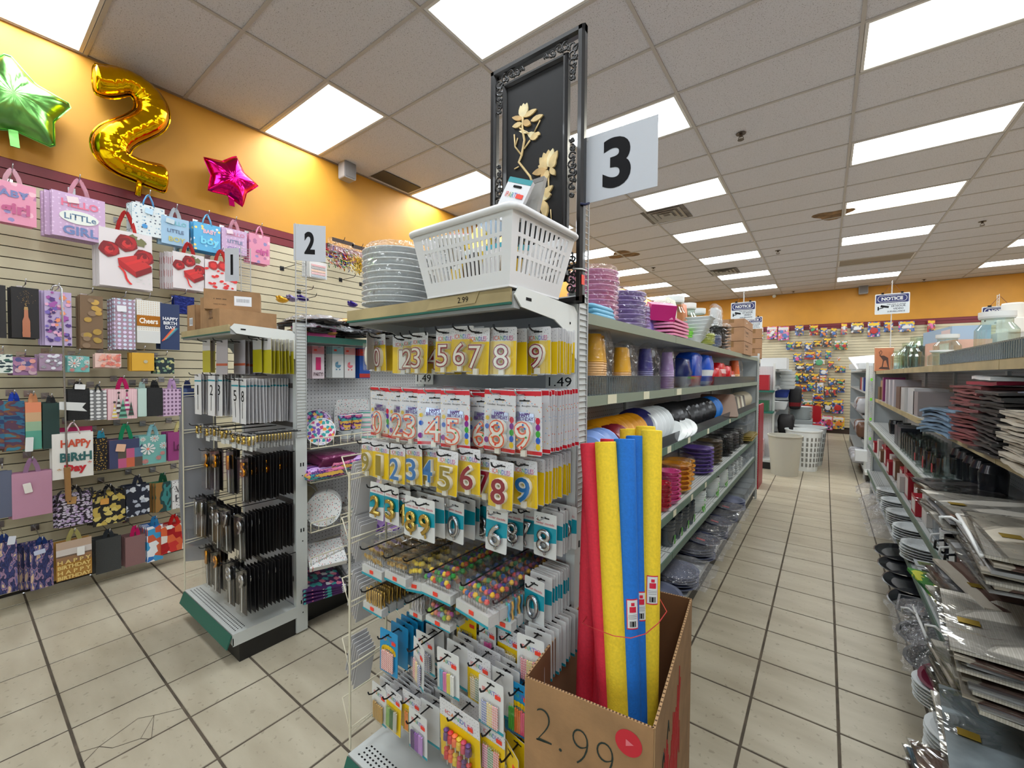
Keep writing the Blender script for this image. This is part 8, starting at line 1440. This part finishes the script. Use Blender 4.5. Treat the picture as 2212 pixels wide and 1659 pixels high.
for i, (c, y) in enumerate((((226, 228, 230), 9.0), ((60, 80, 170), 9.4), ((210, 212, 214), 9.9))): mk('storage_basket', MB().lathe([(0, 0), (.13, 0), (.18, .14), (.185, .14), (.14, .01), (0, .01)], 4, closed=True), col(*c), loc=(-.66, y, .98 + .2 * (i % 2)), rot=(0, 0, math.pi / 4), label=['white', 'blue', 'grey'][i] + ' storage basket on the left back run', cat='basket')
for i in range(3): small_box((-.98, 8.42, .2 + .1 * i), (.3, .2, .09), (196, 170, 170), '%s stacked white tin on the left end deck' % ['lower', 'middle', 'upper'][i], name='stacked_tin')
soft_pack((-.45, 9.6, .95), (.2, .3, .45), mat('black_bagm', (28, 26, 28), .6), 'black and red backpack hanging at the left back run', bands=[(.2, .4, col(130, 24, 30))], name='backpack', cat='bag', seed=61); soft_pack((-.55, 9.0, .55), (.24, .4, .35), mat('black_bagm'), 'black fabric bundle hanging above the bins', name='fabric_bundle', cat='fabric', seed=62)
small_box((-.75, 9.1, 1.705), (.4, .6, .2), (206, 208, 210), 'white slotted crate on top of the left back run'); small_box((-1.0, 9.6, 1.705), (.5, .7, .12), (60, 64, 70), 'dark trays on top of the left back run')
# goods on the right back run
for i, z in enumerate((1.35, 1.05, .75, .45)):
    o = empty('bottle_pack', (.62, 8.38, z), 0, '%s green topped kitchen pack on the right end pegboard' % ['top', 'second', 'third', 'lowest'][i], 'kitchen pack'); mk('header', MB().box(-.07, .07, -.02, 0, .17, .21), col(110, 200, 40), parent=o); mk('blister', MB().box(-.065, .065, -.04, 0, 0, .17), clear('pet_clear'), parent=o); mk('utensil', MB().tube([(0, -.02, .02), (.02, -.02, .1), (0, -.02, .16)], .014, 6), col(*((210, 60, 40), (226, 190, 60), (226, 226, 226), (200, 90, 40))[i]), parent=o)
for i in range(6): soft_pack((.58, 9.1 + .3 * (i % 3), (.97, .57)[i // 3]), (.3, .28, .26), [mat('grey_film', (190, 190, 194), .25, bump=.5, bscale=20), mat('brown_film', (120, 84, 64), .3, bump=.5, bscale=20)][i % 2], '%s wrapped bundle on the right back run' % (['first'] + ORD)[i], seed=70 + i)
for i in range(4): small_box((.60, 8.9 + .3 * i, 1.352), (.2, .24, .22), ((40, 60, 140), (206, 206, 210), (190, 40, 50), (60, 60, 66))[i], '%s boxed item high on the right back run' % (['first'] + ORD)[i])
small_box((.62, 9.0, 1.705), (.5, .9, .09), (206, 210, 214), 'white foam tray stack on top of the right back run', .1); o = small_box((.55, 8.9, 1.80), (.4, .7, .03), (226, 228, 230), 'tilted white lid lying on the tray stack', .1); o.rotation_euler = (.3, -.1, .1)
for i in range(4): soft_pack((.47, 8.9 + .25 * i, .17), (.22, .26, .16), mat('grey_film'), '%s clear wrapped bundle at the right aisle floor' % (['first'] + ORD)[i], seed=80 + i)
small_box((.46, 8.35, .30), (.14, .2, .16), (200, 204, 206), 'white box at the corner of the right back run')
# toys hanging on the back wall
RN = ['top', 'second', 'third', 'fourth', 'fifth', 'sixth', 'seventh', 'eighth', 'ninth', 'tenth', 'eleventh', 'twelfth', 'lowest']
def toy(i, k, xl, xr, yt, yb, c1, c2, shp):
    y = YB - .12; xm, ym = (xl + xr) / 2, (yt + yb) / 2; x0, x1 = at(k, xl, ym, Y=y).x, at(k, xr, ym, Y=y).x; z1, z0 = at(k, xm, yt, Y=y).z, at(k, xm, yb, Y=y).z; w, h = x1 - x0, z1 - z0; nm = {'r': 'red', 'b': 'blue', 'p': 'pink', 'o': 'orange', 'w': 'white', 'g': 'green', 'y': 'yellow', 'k': 'dark'}
    C_ = {'r': (190, 40, 40), 'b': (50, 100, 180), 'p': (226, 90, 160), 'o': (230, 130, 50), 'w': (220, 220, 220), 'g': (80, 160, 110), 'y': (236, 200, 60), 'k': (50, 50, 66)}
    o = mk('toy_pack', MB().prism(rrect(w, h, min(w, h) * .06, 0, -h / 2), 0, .006), pat('toyprint_' + c1, 'flower', C_[c1], [C_['y'], C_['w'], C_['o' if c1 != 'o' else 'r'], C_['k'], C_['b' if c1 != 'b' else 'p']], 16, .42, .35, rnd=1), loc=((x0 + x1) / 2, y, z1), label='%s and %s toy card, %s along the %s row of the back wall' % (nm[c1], nm[c2], (['first'] + ORD)[TI[i][1]], RN[TI[i][0]]), cat='toy', group='toys on the back wall')
    mk('hook', MB().tube([((x0 + x1) / 2, YB, z1 - .02), ((x0 + x1) / 2, y - .03, z1 - .02), ((x0 + x1) / 2, y - .04, z1)], .004, 5), CHROME, parent=wb)
    q = MB(); rr = random.Random(i)
    for j in range(3 if shp == 'n' else 1):
        cx, cz = (rr.uniform(-.2, .2) * w, -h * rr.uniform(.35, .75)) if shp == 'n' else (0, -h * .6)
        if shp == 'd': q.lathe([(0, -.02), (w * .3, -.015), (w * .34, 0), (w * .3, .015), (0, .02)], 14, 0, (0, 0, 0), Matrix.Translation((0, -.02, cz)) @ Matrix.Rotation(R90, 4, 'X'))
        elif shp == 'c': q.prism(rrect(w * .6, h * .22, h * .08, cx, cz), -.05, -.006, 0); q.prism(rrect(w * .3, h * .14, h * .05, cx, cz + h * .15), -.045, -.006, 0)
        else: q.prism(rrect(w * .3, h * .22, min(w, h) * .07, cx, cz), -.03 - .004 * j, -.006, 0)
    mk('toy', q, col(*C_[c2], rough=.35), parent=o); mk('header_print', MB().box(-w * .42, w * .42, -.002, 0, -h * .24, -h * .06), col(*C_['y' if c1 in 'rbk' else 'w']), parent=o); mk('clear_blister', MB().prism(rrect(w * .86, h * .66, .01, 0, -h * .6), -.055, -.001), clear('blister'), parent=o)
T_ = [(320, 360, 490, 575, 'w', 'o', 'n'), (388, 460, 482, 572, 'p', 'w', 'n'), (468, 545, 482, 580, 'p', 'b', 'n'), (588, 650, 475, 545, 'b', 'k', 'c'), (692, 755, 472, 545, 'r', 'g', 'n'), (768, 820, 490, 555, 'b', 'o', 'n'), (845, 888, 492, 562, 'k', 'b', 'c'), (918, 962, 460, 538, 'r', 'w', 'n'), (990, 1080, 455, 528, 'k', 'w', 'c'), (1110, 1198, 450, 555, 'b', 'r', 'd'), (1225, 1290, 448, 520, 'b', 'o', 'n'), (1330, 1445, 445, 518, 'b', 'w', 'c'),
      (525, 580, 592, 650, 'b', 'g', 'n'), (588, 638, 590, 640, 'k', 'y', 'c'), (657, 712, 595, 655, 'b', 'w', 'n'), (718, 780, 582, 625, 'k', 'y', 'c'), (790, 850, 565, 628, 'k', 'o', 'n'), (868, 915, 582, 648, 'g', 'r', 'd'), (920, 965, 582, 648, 'g', 'r', 'd'), (575, 635, 672, 735, 'b', 'p', 'n'), (655, 732, 665, 718, 'r', 'b', 'c'), (740, 778, 650, 712, 'b', 'o', 'n'), (806, 848, 650, 715, 'b', 'g', 'n'), (722, 802, 718, 755, 'w', 'g', 'd'), (890, 912, 702, 728, 'w', 'o', 'n'),
      (590, 655, 745, 800, 'k', 'w', 'c'), (660, 722, 745, 812, 'k', 'b', 'n'), (765, 822, 780, 830, 'b', 'w', 'd'), (822, 868, 730, 785, 'k', 'r', 'n'), (875, 910, 765, 812, 'k', 'y', 'c'), (912, 950, 765, 812, 'b', 'g', 'c'), (580, 640, 812, 890, 'k', 'g', 'n'), (642, 688, 818, 885, 'k', 'b', 'n'), (700, 760, 820, 878, 'k', 'o', 'c'), (765, 812, 832, 880, 'o', 'y', 'n'), (825, 875, 850, 910, 'k', 'b', 'n'), (880, 945, 860, 900, 'k', 'g', 'c'),
      (580, 625, 895, 945, 'r', 'y', 'n'), (628, 672, 900, 948, 'r', 'b', 'n'), (675, 735, 880, 945, 'b', 'g', 'n'), (745, 792, 885, 958, 'w', 'b', 'n'), (797, 845, 912, 988, 'k', 'r', 'n'), (850, 890, 915, 988, 'k', 'r', 'n'), (895, 945, 905, 955, 'b', 'k', 'c'), (585, 645, 958, 1018, 'b', 'w', 'n'), (715, 798, 962, 1015, 'b', 'r', 'c'), (578, 640, 1025, 1085, 'b', 'k', 'n'), (645, 715, 1008, 1085, 'g', 'o', 'd'), (720, 790, 1018, 1068, 'k', 'o', 'c'), (792, 855, 1020, 1095, 'k', 'w', 'd'), (855, 935, 1005, 1105, 'b', 'r', 'd'),
      (690, 780, 1098, 1202, 'p', 'w', 'n'), (780, 858, 1122, 1222, 'p', 'r', 'n'), (862, 942, 1128, 1218, 'y', 'o', 'c')]
TI = {}; r_, n_, lx = 0, 0, -1
for i, t in enumerate(T_):
    if t[0] < lx: r_ += 1; n_ = 0
    TI[i] = (min(r_, 12), n_); n_ += 1; lx = t[0]
TI[90] = (0, 12)
for i, t in enumerate(T_): toy(i, 'O', *t)
for i, (xl, xr, yt, yb, a_, b_) in enumerate(((760, 830, 545, 650, 'r', 'p'),)): toy(90 + i, 'P', xl, xr, yt, yb, a_, b_, 'n')
